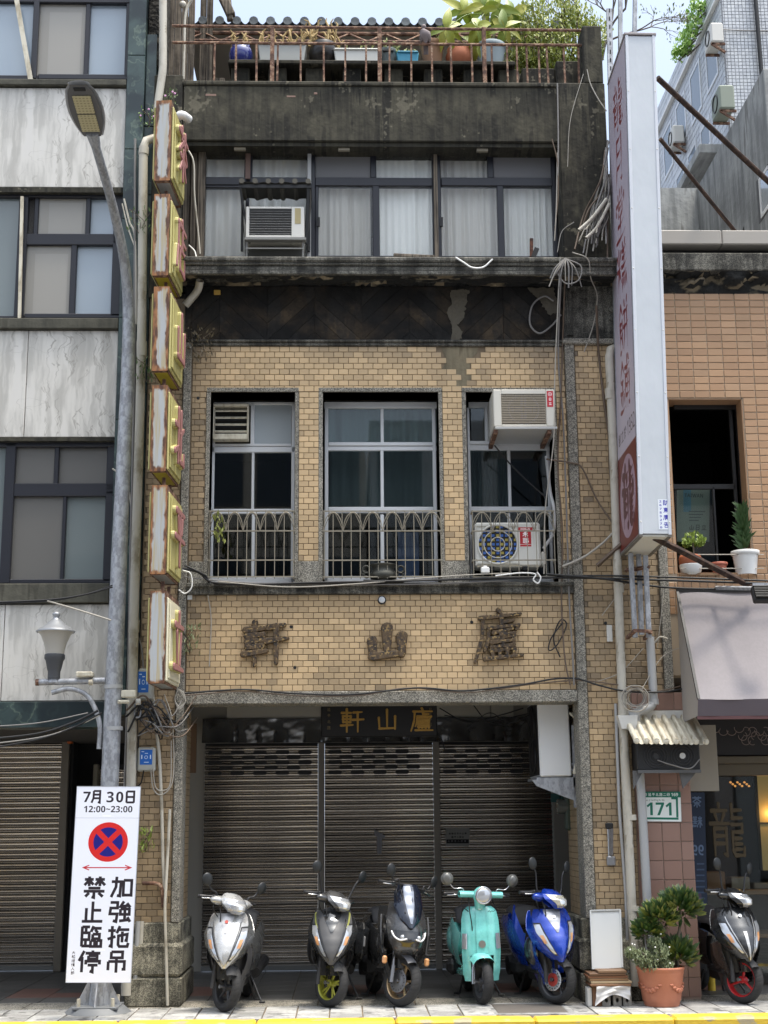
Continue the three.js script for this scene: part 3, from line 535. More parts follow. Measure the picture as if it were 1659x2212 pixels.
// ================================================================ the marble-clad building on the left
{
  const b = thing('marble_building', 'building clad in pale veined marble panels and dark green stone at the left edge', 'building');
  part(b, 'wall', [bx(-7, -2.3, 2.6, 13, -6, -0.12)], M.roomWall);
  const band = (t, bo) => { const q = RW(-140, t, 268, bo, 0.0); const y0 = q.y0, y1 = q.y1; return [y0, y1]; };
  for (const [t, bo, joints] of [[190, 404, [-4.15, -2.29]], [714, 944, [-4.9, -3.2, -2.29]], [1306, 1514, [-4.9, -3.3, -2.29]]]) {
    const [y0, y1] = band(t, bo); let x = -6.5;
    for (const j of joints) { part(b, 'marble_panel', bx(x + 0.003, j - 0.003, y0, y1, -0.1, 0.0, 0.004), M.marble); x = j; }
  }
  const ledge = mat([0.2, 0.19, 0.15], 0.85, 0, { bumpMap: bumpN, bumpScale: 0.006, map: T.greyWall });
  for (const [t, bo] of [[175, 188], [690, 713], [1262, 1304]]) { const [y0, y1] = band(t, bo); part(b, 'ledge', bx(-6.5, -2.29, y0, y1, -0.15, 0.05, 0.008), ledge); }
  for (const [t, bo] of [[405, 416], [945, 953]]) { const [y0, y1] = band(t, bo); part(b, 'ledge', bx(-6.5, -2.29, y0, y1, -0.15, 0.01), M.concreteDark); }
  for (let i = 0; i < 12; i++) {
    const y0 = 2.66 + i * 0.98 + (i % 3) * 0.1, y1 = 2.66 + (i + 1) * 0.98 + ((i + 1) % 3) * 0.1;
    if (y0 > 2.9 || true) { part(b, 'green_stone', bx(-2.285, -2.1, y0 + 0.003, y1 - 0.003, -0.3, 0.05, 0.004), M.greenMarble); if (y0 < 9.1) part(b, 'green_stone', bx(-2.096, -1.99, y0 + 0.3, y1 + 0.29, -0.6, -0.02, 0.004), M.greenMarble); }
  }
  part(b, 'rough_column', bx(-2.09, -1.93, 9.55, 13, -0.6, -0.05, 0.01), mat([0.32, 0.3, 0.27], 0.95, 0, { map: T.concreteDark, bumpMap: bumpN, bumpScale: 0.05, color: 0xffffff }));
  const [g0, g1] = band(1516, 1572);
  for (const [x0, x1] of [[-6.5, -3.32], [-3.315, -2.29]]) part(b, 'green_stone', bx(x0, x1, g0, g1, -0.3, 0.02, 0.004), M.greenMarble);
  part(b, 'soffit', bx(-7, -2.0, 2.62, 2.66, -6, -0.12), M.roomWall);
  const beige = mat([0.26, 0.245, 0.215], 0.35, 0, { clearcoat: 0.5, clearcoatRoughness: 0.12 }), blue = mat([0.3, 0.36, 0.42], 0.25, 0, { clearcoat: 1, clearcoatRoughness: 0.03 }), greenish = mat([0.16, 0.19, 0.19], 0.25, 0, { clearcoat: 1, clearcoatRoughness: 0.03 }), dim = mat([0.13, 0.125, 0.115], 0.35, 0, { clearcoat: 0.5, clearcoatRoughness: 0.1 });
  const z = -0.1, bl2 = mat([0.3, 0.285, 0.255], 0.4, 0, { clearcoat: 0.5, clearcoatRoughness: 0.12 });
  windowUnit(b, z, [[-80, -14, 286, 10, 0.05], [105, 10, 142, 172, 0.05], [142, 4, 152, 168, 0.02], [152, 8, 330, 18, 0.02], [72, -10, 84, 175, 0.06], [320, 2, 334, 168, 0.02], [184, 6, 194, 168, 0.03], [272, 0, 284, 172, 0.04], [84, 164, 284, 175, 0.04], [-80, 165, 84, 176, 0.03]].filter((f) => !(f[0] === 105 || f[0] === 142 || f[0] === 152 || f[0] === 320)),
    [[-80, 0, 74, 166, blue, 0.0], [82, 8, 185, 166, beige, 0.0, bl2], [192, 8, 274, 166, blue, -0.015]], M.navy);
  windowUnit(b, z, [[-80, 414, 272, 430, 0.05], [38, 425, 58, 690, 0.05], [58, 508, 262, 532, 0.04], [74, 428, 84, 512, 0.02], [186, 428, 196, 512, 0.03], [152, 530, 165, 686, 0.03], [244, 425, 268, 690, 0.04], [54, 680, 262, 690, 0.04], [-80, 684, 40, 690, 0.03]],
    [[-80, 425, 42, 686, greenish, 0.0], [54, 428, 78, 512, blue, -0.02], [82, 428, 188, 512, beige, 0.0, bl2], [194, 428, 250, 512, blue, -0.015], [50, 530, 155, 684, beige, 0.0, bl2], [163, 530, 248, 684, blue, -0.015]], M.navy);
  windowUnit(b, z, [[-80, 950, 258, 968, 0.05], [8, 960, 30, 1262, 0.05], [24, 1046, 248, 1074, 0.04], [118, 964, 128, 1050, 0.03], [134, 1072, 142, 1255, 0.03], [228, 958, 252, 1262, 0.04], [16, 1252, 244, 1262, 0.04]],
    [[-80, 960, 12, 1258, greenish, 0.0], [28, 964, 122, 1050, dim, 0.0], [126, 964, 232, 1050, dim, -0.015], [22, 1072, 136, 1255, dim, 0.0], [140, 1072, 230, 1255, greenish, -0.015]], M.navy);
  part(b, 'white_strip', bar(P(48, 425, 0.0), P(42, 690, 0.0), 0.03), M.creamDirty); part(b, 'white_strip', bar(P(36, 0, 0.0), P(66, 172, 0.0), 0.05, 0.01), M.creamDirty);
  // ground floor: shutter box panels and the orange lamp box on the door post
  part(b, 'shutter_box', [bx(-6.2, -3.34, 2.72, 3.05, -3.44, -3.36)], mat([0.25, 0.24, 0.22], 0.6));
  part(b, 'door_post', [bx(-3.335, -3.24, 0, 2.8, -3.45, -3.25, 0.01)], mat([0.18, 0.16, 0.13], 0.4, 0.5));
  part(b, 'door_post', [bx(-3.0, -2.94, 0, 2.35, -3.62, -3.5, 0.01)], mat([0.22, 0.2, 0.15], 0.6));
}
// ================================================================ the brown-tiled building on the right
const TILE_BROWN = [[0.4, 0.24, 0.135], [0.42, 0.255, 0.145], [0.38, 0.23, 0.13], [0.4, 0.25, 0.145], [0.43, 0.265, 0.15], [0.365, 0.22, 0.125]];
const brownMats = TILE_BROWN.map((c) => mat(c, 0.38));
{
  const b = thing('tiled_building', 'two-storey building faced in small brown tiles with a dark open window', 'building');
  const w = RW(1452, 860, 1616, 1240, -0.02), L = 3.215, Rr = 6.5, B = P(1550, 1262, -0.02).y, top = P(1550, 634, -0.02).y;
  const mort = mat([0.42, 0.34, 0.25], 0.9);
  part(b, 'wall', [bx(L, Rr, w.y1, top, -0.3, -0.025), bx(L, w.x0, B - 0.9, w.y1, -0.3, -0.025), bx(w.x1, Rr, B - 0.9, w.y1, -0.3, -0.025), bx(w.x0, w.x1, B - 0.9, w.y0, -0.3, -0.025)], mort);
  const o = { pw: 0.156, ph: 0.0752, gap: 0.008, palette: TILE_BROWN, mats: brownMats, stagger: 0, frame: (s, y) => V(s, y, -0.022), bevel: 0.003 };
  tiles(b, 'tile', [[w.x1 + 0.004, 4.9, w.y0, w.y1], [L + 0.002, w.x0 - 0.003, w.y0, w.y1]], { ...o, single: 300 });
  tiles(b, 'tile', [[L + 0.002, 5.2, w.y1 + 0.002, top], [L + 0.002, w.x0 - 0.003, B - 0.3, w.y0 - 0.08]], o);
  // upright soldier row under the sill, reveals
  tiles(b, 'tile', [[w.x0, w.x1 + 0.6, w.y0 - 0.15, w.y0 - 0.003]], { ...o, pw: 0.082, ph: 0.15 });
  part(b, 'window_reveal', [bx(w.x0 - 0.002, w.x0 + 0.012, w.y0, w.y1, -0.29, -0.03), bx(w.x1 - 0.012, w.x1 + 0.002, w.y0, w.y1, -0.29, -0.03), bx(w.x0, w.x1, w.y1 - 0.012, w.y1 + 0.002, -0.29, -0.03), bx(w.x0, w.x1, w.y0 - 0.003, w.y0 + 0.014, -0.29, -0.02)], brownMats[2]);
  const f = part(b, 'window', [rbx(RW(1455, 868, 1612, 885, -0.24), -0.28, -0.22, 0.005), rbx(RW(1600, 880, 1612, 1245, -0.24), -0.28, -0.22, 0.005), rbx(RW(1586, 880, 1594, 1245, -0.24), -0.3, -0.25, 0.005), rbx(RW(1455, 1045, 1590, 1056, -0.24), -0.29, -0.25, 0.004), rbx(RW(1545, 1050, 1550, 1245, -0.24), -0.29, -0.25, 0.004)], M.black);
  part(f, 'pane', rbx(RW(1462, 1056, 1545, 1245, -0.27), -0.275, -0.27), M.glass);
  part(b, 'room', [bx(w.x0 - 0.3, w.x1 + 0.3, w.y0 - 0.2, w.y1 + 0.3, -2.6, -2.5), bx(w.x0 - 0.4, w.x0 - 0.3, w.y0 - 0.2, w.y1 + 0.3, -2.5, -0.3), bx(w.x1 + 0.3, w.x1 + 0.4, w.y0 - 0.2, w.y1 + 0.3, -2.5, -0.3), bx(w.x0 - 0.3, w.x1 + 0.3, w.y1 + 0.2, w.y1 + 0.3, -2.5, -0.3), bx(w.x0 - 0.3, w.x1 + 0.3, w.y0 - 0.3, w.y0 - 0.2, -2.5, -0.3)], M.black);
  // mouldering beam and coping above the tiles
  const y0 = P(1550, 640, 0).y, y1 = P(1550, 556, 0).y, y2 = P(1550, 537, 0).y, y3 = P(1550, 507, 0).y;
  part(b, 'old_beam', [surf(70, 14, (u, v) => { const x = mix(3.21, 6.5, u), y = mix(top - 0.01, y1, v), n = fbm(mod(u * 0.9, 1), mod(v * 0.9, 1), 18, 5, 5, 501); return [x, y, -0.02 + (v < 0.55 ? 0.13 * sm(0.45, 0.6, n) * sm(0, 0.3, v) : 0.13)]; }), bx(3.21, 6.5, top, y1, -0.5, -0.03)], M.soffit);
  part(b, 'old_beam_top', bx(3.21, 6.5, mix(y0, y1, 0.55), y1, -0.2, 0.125, 0.01), M.graniteDark);
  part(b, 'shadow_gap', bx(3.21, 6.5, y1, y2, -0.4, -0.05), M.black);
  const cop = mat([0.42, 0.39, 0.345], 0.5, 0, { map: T.greyWall });
  for (const [a, c] of [[3.2, 3.93], [3.934, 4.9], [4.904, 6.5]]) part(b, 'coping', bx(a, c, y2, y3, -0.3, 0.12, 0.01), mat([0.34, 0.315, 0.28], 0.55));
  part(b, 'roof_slab', bx(3.2, 6.5, 6.95, 7.2, -3, -0.3), M.greyWall);
  // grey rendered walls of the roof terrace
  const wx = P(1505, 406, -3).x;
  part(b, 'terrace_wall', [bx(3.2, wx, 7.2, P(1460, 406, -3).y, -3.2, -3)], M.greyWall);
  part(b, 'terrace_wall', [bx(wx, wx + 0.2, 7.2, P(1505, 406, -3).y - 0.002, -3.2, -0.04, 0.01)], M.greyWall);
  const fw = thing('terrace_window', 'small white framed window deep in the grey terrace wall at the right edge', 'window', [0, 0, 0]);
  const w0 = PX(1636, 420, wx), w1 = PX(1664, 420, wx), wA = PX(1650, 368, wx), wB = PX(1650, 470, wx);
  part(fw, 'reveal', bx(wx - 0.004, wx + 0.02, wB.y, wA.y, w0.z, w1.z), mat([0.1, 0.1, 0.1], 0.8));
  part(fw, 'frame', [bx(wx - 0.012, wx - 0.005, wB.y + 0.02, wB.y + 0.06, w0.z + 0.1, w1.z), bx(wx - 0.012, wx - 0.005, wB.y + 0.061, wA.y - 0.061, w0.z + 0.1, w0.z + 0.15), bx(wx - 0.012, wx - 0.005, wA.y - 0.06, wA.y - 0.02, w0.z + 0.1, w1.z)], M.white);
  part(fw, 'pane', bx(wx - 0.009, wx - 0.006, wB.y + 0.06, wA.y - 0.06, w0.z + 0.15, w1.z), mat([0.2, 0.23, 0.25], 0.15, 0, { clearcoat: 1 }));
  part(b, 'peeled_render', [extrude([[-2.0, 7.25], [-1.75, 7.5], [-1.62, 7.75], [-1.4, 7.85], [-1.3, 8.1], [-1.1, 8.2], [-1.05, 7.9], [-0.9, 7.8], [-0.5, 7.25]].map(([z, y]) => [-z, y]), 0.004).applyMatrix4(new THREE.Matrix4().makeRotationY(Math.PI / 2)).translate(wx - 0.006, 0, 0)], mat(null, 0.95, 0, { map: T.concreteDark, color: 0x9a8a78 }));
  // pink tiled pier of the shop below
  const pier = thing('tiled_pier', 'pier faced in square brownish pink tiles carrying the green number plate', 'pier');
  part(pier, 'core', bx(2.782, 3.32, 0, 2.85, -0.9, -0.008), mat([0.36, 0.27, 0.22], 0.9));
  const pinks = [[0.29, 0.175, 0.135], [0.31, 0.19, 0.15], [0.265, 0.16, 0.125], [0.3, 0.18, 0.14]], pm = pinks.map((c) => mat(c, 0.35));
  tiles(pier, 'tile', [[2.786, 3.32, 0.02, 2.85]], { pw: 0.178, ph: 0.178, gap: 0.008, palette: pinks, mats: pm, stagger: 0, single: 300, frame: (s, y) => V(s, y, -0.004), thick: 0.014 });
  tiles(pier, 'tile', [[-0.9, -0.02, 0.02, 2.85]], { pw: 0.178, ph: 0.178, gap: 0.008, palette: pinks, mats: pm, stagger: 0, frame: (s, y) => V(2.784, y, s), turn: Math.PI / 2, thick: 0.014 });
  tiles(pier, 'tile', [[-0.9, -0.02, 0.02, 2.85]], { pw: 0.178, ph: 0.178, gap: 0.008, palette: pinks, mats: pm, stagger: 0, frame: (s, y) => V(3.322, y, s), turn: Math.PI / 2, thick: 0.014 });
}
// ================================================================ white mosaic building behind
{
  const b = thing('white_tower', 'taller building behind, faced in small white square mosaic with dark joints', 'building');
  const X = P(1566, 150, -4.2).x, ZF = -4.2, cy0 = 8.5, cy1 = PX(1484, 86, X).y, ZB = -9;
  part(b, 'wall', [bx(X + 0.01, 10, 5, cy1, ZB, ZF - 0.01)], mat([0.26, 0.27, 0.29], 0.9));
  const white = [[0.52, 0.54, 0.57], [0.56, 0.58, 0.6], [0.48, 0.5, 0.53]], wm = white.map((c) => mat(c, 0.35));
  const o = { pw: 0.0525, ph: 0.0525, gap: 0.009, thick: 0.01, palette: white, mats: wm, stagger: 0, bevel: 0 };
  tiles(b, 'tile', [[X + 0.02, X + 0.95, cy0 + 0.4, cy1]], { ...o, frame: (s, y) => V(s, y, ZF - 0.006) });
  // the long side face recedes: tile bands and strips of windows
  const yAt = (px, py) => PX(px, py, X).y, sill = [];
  const yA = PX(1560, 18, X).y, yB = PX(1573, 119, X).y, yC = PX(1573, 235, X).y;
  tiles(b, 'tile', [[ZB, ZF - 0.02, cy0 - 1.5, cy1]], { ...o, pw: 0.105, ph: 0.105, gap: 0.012, frame: (s, y) => V(X + 0.006, y, s), turn: Math.PI / 2 });
  const gl = mat([0.1, 0.13, 0.16], 0.2), fr = M.whiteAlu;
  for (const [a, c, z1, n, st, w] of [[yB, yA, ZF - 0.3, 5, 0.95, 0.62], [yC - 0.05, yC + 0.42, ZF - 0.9, 5, 0.8, 0.55], [yC - 1.6, yC - 0.75, ZF - 0.8, 5, 0.85, 0.5]]) for (let k = 0; k < n; k++) {
    const z0 = z1 - k * st, wnd = part(b, 'window', [bx(X - 0.012, X + 0.02, a, a + 0.05, z0 - w, z0), bx(X - 0.012, X + 0.02, c - 0.05, c, z0 - w, z0), bx(X - 0.012, X + 0.02, a + 0.051, c - 0.051, z0 - 0.05, z0), bx(X - 0.012, X + 0.02, a + 0.051, c - 0.051, z0 - w, z0 - w + 0.05)], fr);
    part(wnd, 'pane', bx(X - 0.006, X + 0.01, a + 0.05, c - 0.05, z0 - w + 0.05, z0 - 0.05), gl);
  }
  part(b, 'ledge', bx(X - 0.35, X, yC - 0.5, yC - 0.36, ZB, ZF - 0.3, 0.01), M.greyWall);
  part(b, 'ledge', bx(X - 0.06, X, yA + 0.2, yA + 0.25, ZB, ZF, 0.005), M.white);
  part(b, 'drain_pipe', pipe([V(X + 0.48, cy1, ZF + 0.06), V(X + 0.5, 11.2, ZF + 0.06), V(X + 0.6, 9.5, ZF + 0.06)], 0.03), M.black);
  part(b, 'cable', tube([V(X, yB + 0.5, ZF + 0.02), V(X + 0.4, yB + 0.48, ZF + 0.03), V(X + 1.2, yB + 0.49, ZF + 0.02)], 0.008), M.cableGrey);
  // outdoor units hung on its side
  const unit = (label, px, py, z, s = 1, cm = M.whiteDirty) => {
    const c = PX(px, py, X - 0.28 * s), t = thing('outdoor_unit', label, 'air conditioner', [X - 0.2 * s, c.y, c.z], 'cooling units on the white tower');
    part(t, 'casing', cbox(0.3 * s, 0.5 * s, 0.62 * s, 0.02), cm); part(t, 'fan_grille', [rot(norm(new THREE.TorusGeometry(0.17 * s, 0.012, 5, 20)), 0, Math.PI / 2).translate(-0.155 * s, 0, 0)], M.black);
    part(t, 'bracket', [bar(V(-0.15 * s, -0.28 * s, 0.25 * s), V(0.18 * s, -0.28 * s, 0.25 * s), 0.03), bar(V(-0.15 * s, -0.28 * s, -0.25 * s), V(0.18 * s, -0.28 * s, -0.25 * s), 0.03), bar(V(-0.13 * s, -0.28 * s, 0.25 * s), V(0.18 * s, -0.5 * s, 0.25 * s), 0.03)], M.rust);
  };
  unit('cooling unit high on the white tower beside its front corner', 1535, 84, -4.6, 0.6);
  unit('cooling unit low on the white tower near the rusty lean-to roof', 1454, 300, -7, 0.6);
  unit('greenish weathered cooling unit on the ledge behind the grey wall', 1553, 225, -4.6, 0.7, mat([0.24, 0.27, 0.22], 0.7));
  // lean-to roof at the far end
  const t = thing('lean_to', 'rusty sheet-metal lean-to roof at the far end of the white tower', 'roof');
  part(t, 'sheet', [surf(30, 4, (u, v) => { const p = PX(mix(1423, 1446, v), mix(310, 245, v), X - 0.5); return [X - 0.9 + 0.5 * v + 0.0, 9.62 + 0.35 * v + 0.012 * Math.sin(u * 70), -8.3 + u * 1.3]; })], M.rust);
  for (const z of [-8.2, -7.7, -7.1]) part(t, 'post', bar(V(X - 0.8, 7.4, z), V(X - 0.8, 9.62, z), 0.05), M.galv);
}
// foliage helper: many leaf-sized faces spread in clumps
function leaves(n, spot, size, ratio = 0.45, droop = 0.3) {
  const pos = [], nor = [], q = new THREE.Quaternion(), a = V(0, 0, 0), e = new THREE.Euler();
  for (let i = 0; i < n; i++) {
    const c = spot(i), L = size * rr(0.6, 1.25), w = L * ratio;
    e.set(rr(-1.2, 0.9) - droop, rr(0, 6.283), rr(-0.6, 0.6)); q.setFromEuler(e);
    const pts = [[0, 0, 0], [-w / 2, L * 0.45, 0.06 * L], [0, L, -0.1 * L], [w / 2, L * 0.45, 0.06 * L]].map((p) => { a.set(...p).applyQuaternion(q); return [a.x + c.x, a.y + c.y, a.z + c.z]; });
    pos.push(...pts[0], ...pts[1], ...pts[2], ...pts[0], ...pts[2], ...pts[3]);
  }
  const g = new THREE.BufferGeometry(); g.setAttribute('position', new THREE.BufferAttribute(new Float32Array(pos), 3)); g.computeVertexNormals();
  return norm(g);
}
const leafMat = (c, t = 0.25) => mat(c, 0.55, 0, { transmission: t, thickness: 0 });
const clumps = (list) => () => { const [x, y, z, r] = list[Math.floor(rnd() * list.length)]; let p; do p = V(rr(-1, 1), rr(-1, 1), rr(-1, 1)); while (p.length() > 1); return V(x + p.x * r, y + p.y * r * 0.8, z + p.z * r); };
{
  const t = thing('hanging_creeper', 'bright green creeper spilling over the top edge of the white tower', 'plant');
  const at = [[1508, 14, 0.12], [1502, 34, 0.15], [1496, 60, 0.15], [1486, 82, 0.14], [1474, 100, 0.16], [1466, 118, 0.12], [1484, 108, 0.1]].map(([px, py, r]) => { const p = P(px, py, -5); return [p.x, p.y, p.z, r]; });
  part(t, 'foliage', leaves(700, clumps(at), 0.085, 0.7), leafMat([0.3, 0.48, 0.1], 0.45), { kind: 'stuff' });
  part(t, 'stem', at.map(([x, y, z]) => cyl(V(x + 0.2, y + 0.1, z), V(x, y - 0.1, z), 0.012)), M.wood);
}

// ================================================================ roof terrace
{
  const rail = thing('terrace_railing', 'rusty iron railing with thin bars along the roof terrace', 'railing');
  const z = -0.06, yb = 9.352, y2 = P(830, 97, z).y, y3 = P(830, 58, z).y;
  part(rail, 'top_rail', cyl(P(372, 56, z), P(1272, 66, z), 0.016), M.rust); part(rail, 'mid_rail', cyl(P(372, 92, z), P(1272, 98, z), 0.016), M.rust);
  const yt = (px) => mix(P(372, 92, z).y, P(1272, 98, z).y, (px - 372) / 900);
  for (const px of [588, 820, 1046]) { const x = P(px, 120, z).x; part(rail, 'post', bx(x - 0.022, x + 0.022, yb, P(px, 60, z).y, z - 0.022, z + 0.022, 0.004), M.rust); }
  for (const px of [463, 509, 553, 600, 650, 700, 745, 790, 843, 888, 932, 976, 1020, 1062, 1094, 1118]) { const x = P(px, 140, z).x + rr(-0.01, 0.01); if ([588, 820, 1046].some((p) => Math.abs(P(p, 140, z).x - x) < 0.03)) continue; part(rail, 'baluster', bar(V(x + rr(-0.006, 0.006), yb, z), V(x, yt(px), z), 0.018 + rr(0, 0.004)), M.rust); }
  const r2 = thing('corner_railing', 'rusty railing bars standing among the bush at the terrace corner', 'railing');
  for (const px of [1139, 1165, 1184, 1220, 1250, 1270]) { const x = P(px, 140, z).x; part(r2, 'baluster', bar(V(x, 9.35, z - 0.02), V(x + rr(-0.01, 0.01), P(px, 98, z).y, z - 0.02), 0.02), M.rust); }
  // tiled shed roof behind
  const shed = thing('roof_shed', 'terrace shed under a grey wavy tile roof on iron trusses', 'shed');
  const zr = -1.1, xl = P(495, 50, zr).x - 0.5, xr = P(1235, 60, zr).x, yr = P(830, 50, zr).y, tileM = [0.85, 1, 1.15].map((f) => mat([0.105 * f, 0.12 * f, 0.13 * f], 0.75, 0, { bumpMap: bumpN, bumpScale: 0.01 }));
  const pitch = 0.196, wave = boxUV(surf(14, 2, (u, v) => { const x = (u - 0.5) * pitch; return [x, 0.045 * Math.cos(u * 6.283 - Math.PI) + 0.02 + v * 0.3, -v * 1.4]; })), cap = boxUV(norm(new THREE.CylinderGeometry(0.052, 0.052, 0.03, 12)).rotateX(Math.PI / 2));
  for (let x = xl; x < xr; x += pitch) {
    const g = share(shed, 'roof_tile', wave, tileM[Math.floor(rnd() * 3)], x, yr + rr(-0.005, 0.005), zr); g.rotation.z = rr(-0.02, 0.02);
    share(shed, 'tile_end', cap, tileM[Math.floor(rnd() * 3)], x, yr + 0.01, zr + 0.01);
  }
  part(shed, 'eaves_beam', [cyl(V(xl, yr - 0.13, zr - 0.02), V(xr, yr - 0.13, zr - 0.02), 0.025), cyl(V(xl, yr - 0.36, zr + 0.2), V(xr, yr - 0.36, zr + 0.2), 0.02)], M.rust);
  part(shed, 'ceiling', bx(xl, xr, yr - 0.06, yr - 0.04, -3.4, zr - 0.04), mat([0.5, 0.46, 0.4], 0.9));
  const truss = []; for (let x = xl; x < xr - 0.3; x += 0.42) truss.push(cyl(V(x, yr - 0.36, zr + 0.2), V(x + 0.21, yr - 0.13, zr - 0.02), 0.012, 0.012, 6), cyl(V(x + 0.21, yr - 0.13, zr - 0.02), V(x + 0.42, yr - 0.36, zr + 0.2), 0.012, 0.012, 6));
  for (const g of truss) part(shed, 'truss_bar', g, M.rust);
  part(shed, 'back_wall', [bx(xl, xr + 0.6, 8.76, yr - 0.06, -3.5, -3.4)], mat([0.4, 0.36, 0.3], 0.9)); part(shed, 'back_door', [bx(-1.5, 0.6, 8.76, 10.1, -3.39, -3.3)], M.black);
  // weathered timber wall at the left end
  const tw = thing('timber_wall', 'weathered grey timber wall at the left end of the roof terrace', 'wall');
  for (let i = 0; i < 8; i++) { const x = -1.95 + i * 0.075; part(tw, 'plank', bx(x, x + 0.07, 9.3 - 0.3, 11.2 - (i > 5 ? 1.2 : 0), -0.62 + rr(0, 0.02) - (i > 3 ? 0.5 : 0), -0.58 - (i > 3 ? 0.5 : 0), 0.004), M.wood); }
  part(tw, 'beam', [bar(P(470, -30, -0.9), P(500, 35, -0.9), 0.1, 0.1, 0.01), bar(P(490, -30, -0.9), P(497, 45, -0.9), 0.07, 0.07, 0.01)], M.wood);
  const post = thing('service_mast', 'tall white conduit with a cap rising behind the left column of the terrace', 'pipe');
  part(post, 'conduit', pipe([P(396, 172, -0.3), P(399, 40, -0.3), P(404, 15, -0.3), P(418, -6, -0.3)], 0.016), M.pvc);
  // ledge with flower pots
  const plank = thing('pot_ledge', 'dark concrete slab on blocks carrying the terrace flower pots', 'ledge');
  const zl = -0.42, yl = P(800, 146, zl).y;
  part(plank, 'slab', [bx(P(495, 150, zl).x, P(1110, 150, zl).x, yl - 0.05, yl, zl - 0.3, zl + 0.16, 0.01)], M.concreteDark);
  for (const px of [520, 600, 680, 760, 850, 935, 1020, 1095]) { const x = P(px, 160, zl).x; part(plank, 'block', bx(x - 0.1, x + 0.1, 8.76, yl - 0.052, zl - 0.25, zl + 0.08, 0.01), M.concreteDark); }
  const group = 'flower pots on the roof terrace ledge';
  const pot = (name, label, px, w, h, m, shape, extra) => {
    const x = P(px, 140, zl).x, t = thing(name, label, 'flower pot', [x, yl, zl], group);
    const prof = shape === 'jar' ? [[0.6, 0], [0.85, 0.15], [1, 0.5], [0.9, 0.8], [0.72, 0.9], [0.78, 1], [0.7, 1], [0.66, 0.88]] : shape === 'urn' ? [[0.62, 0], [0.9, 0.3], [1, 0.6], [0.86, 0.88], [0.88, 1], [0.8, 1], [0.78, 0.85]] : [[0.72, 0], [0.92, 0.82], [1, 0.84], [1, 1], [0.92, 1], [0.9, 0.85]];
    if (shape === 'box') { part(t, 'body', [extrude([[-w / 2 * 0.86, 0], [w / 2 * 0.86, 0], [w / 2 * 0.95, h * 0.85], [-w / 2 * 0.95, h * 0.85]], 0.22, 0.012).translate(0, 0, -0.11)], m); part(t, 'rim', bx(-w / 2, w / 2, h * 0.84, h, -0.14, 0.14, 0.02), m); }
    else part(t, 'body', lathe(prof.map(([r, y]) => [r * w / 2, y * h])), m);
    part(t, 'soil', bx(-w * 0.3, w * 0.3, h * 0.7, h * 0.86, -0.1, 0.1, 0.01), M.black);
    if (extra) extra(t, w, h);
    return t;
  };
  const succ = mat([0.4, 0.29, 0.13], 0.8), succG = mat([0.22, 0.24, 0.09], 0.8);
  const cactus = (n, hh, m = succ) => (t, w, h) => {
    const gs = []; for (let i = 0; i < n; i++) { const x = rr(-w / 2, w / 2), z0 = rr(-0.08, 0.08), top = rr(0.4, 1) * hh; let p = V(x, h * 0.85, z0); for (let k = 0; k < 4; k++) { const q = p.clone().add(V(rr(-0.03, 0.03), top / 4, rr(-0.02, 0.02))); gs.push(cyl(p, q, 0.013, 0.011, 6)); if (k) gs.push(cyl(q, q.clone().add(V(rr(-0.05, 0.05), rr(0, 0.05), rr(-0.03, 0.03))), 0.009, 0.005, 5)); p = q; } }
    part(t, 'foliage', gs, m, { kind: 'stuff' });
  };
  pot('glazed_pot', 'round cobalt blue glazed pot, leftmost on the terrace ledge', 520, 0.27, 0.24, mat([0.015, 0.022, 0.16], 0.15, 0, { clearcoat: 1 }), 'jar', cactus(9, 0.2));
  pot('planter', 'long grey oval planter between the blue pot and the dark urn', 610, 0.53, 0.23, mat([0.36, 0.37, 0.35], 0.6), 'box', cactus(18, 0.26));
  pot('glazed_pot', 'dark glazed urn with pale streaks on the terrace ledge', 698, 0.33, 0.26, mat([0.05, 0.055, 0.04], 0.3, 0, { map: T.rust, color: 0x8a9a78 }), 'urn', cactus(16, 0.34));
  pot('planter', 'long white planter with square ends on the terrace ledge', 770, 0.5, 0.16, mat([0.6, 0.6, 0.56], 0.55), 'box', cactus(9, 0.14, succG));
  pot('plastic_pot', 'small dark grey plastic pot right of the white planter', 838, 0.2, 0.2, mat([0.09, 0.11, 0.11], 0.6), 'cone', cactus(6, 0.12, succG));
  pot('planter', 'small bright blue rectangular planter on the terrace ledge', 880, 0.23, 0.13, mat([0.05, 0.28, 0.42], 0.5), 'box', cactus(5, 0.12, succG));
  pot('clay_pot', 'tall brown clay pot under the pigeon', 934, 0.27, 0.29, mat([0.25, 0.14, 0.08], 0.8), 'cone', cactus(6, 0.12, succG));
  pot('clay_pot', 'wide orange terracotta pot on the terrace ledge', 992, 0.3, 0.22, mat([0.4, 0.13, 0.06], 0.7), 'urn', cactus(6, 0.1));
  pot('plastic_pot', 'wide pale grey blue pot holding the young tree', 1060, 0.35, 0.26, mat([0.3, 0.36, 0.38], 0.6), 'cone');
  // the money tree in the last pot: big leaflets in fans, each a piece of its own
  const tr = thing('young_tree', 'young potted tree with fans of large yellow green leaves above the railing', 'tree');
  const b0 = V(P(1060, 120, zl).x, yl + 0.2, zl), crown = [[963, 62], [1030, 58], [1000, 22], [1045, 12], [1075, 18], [1105, 30], [1032, 96], [1090, 60]].map(([px, py]) => P(px, py, zl + rr(-0.15, 0.2)));
  part(tr, 'trunk', [tube([b0, V(b0.x - 0.05, b0.y + 0.3, zl), V(b0.x - 0.09, b0.y + 0.55, zl)], 0.02), tube([b0, V(b0.x + 0.06, b0.y + 0.3, zl), V(b0.x + 0.1, b0.y + 0.5, zl)], 0.014)], mat([0.25, 0.23, 0.15], 0.8));
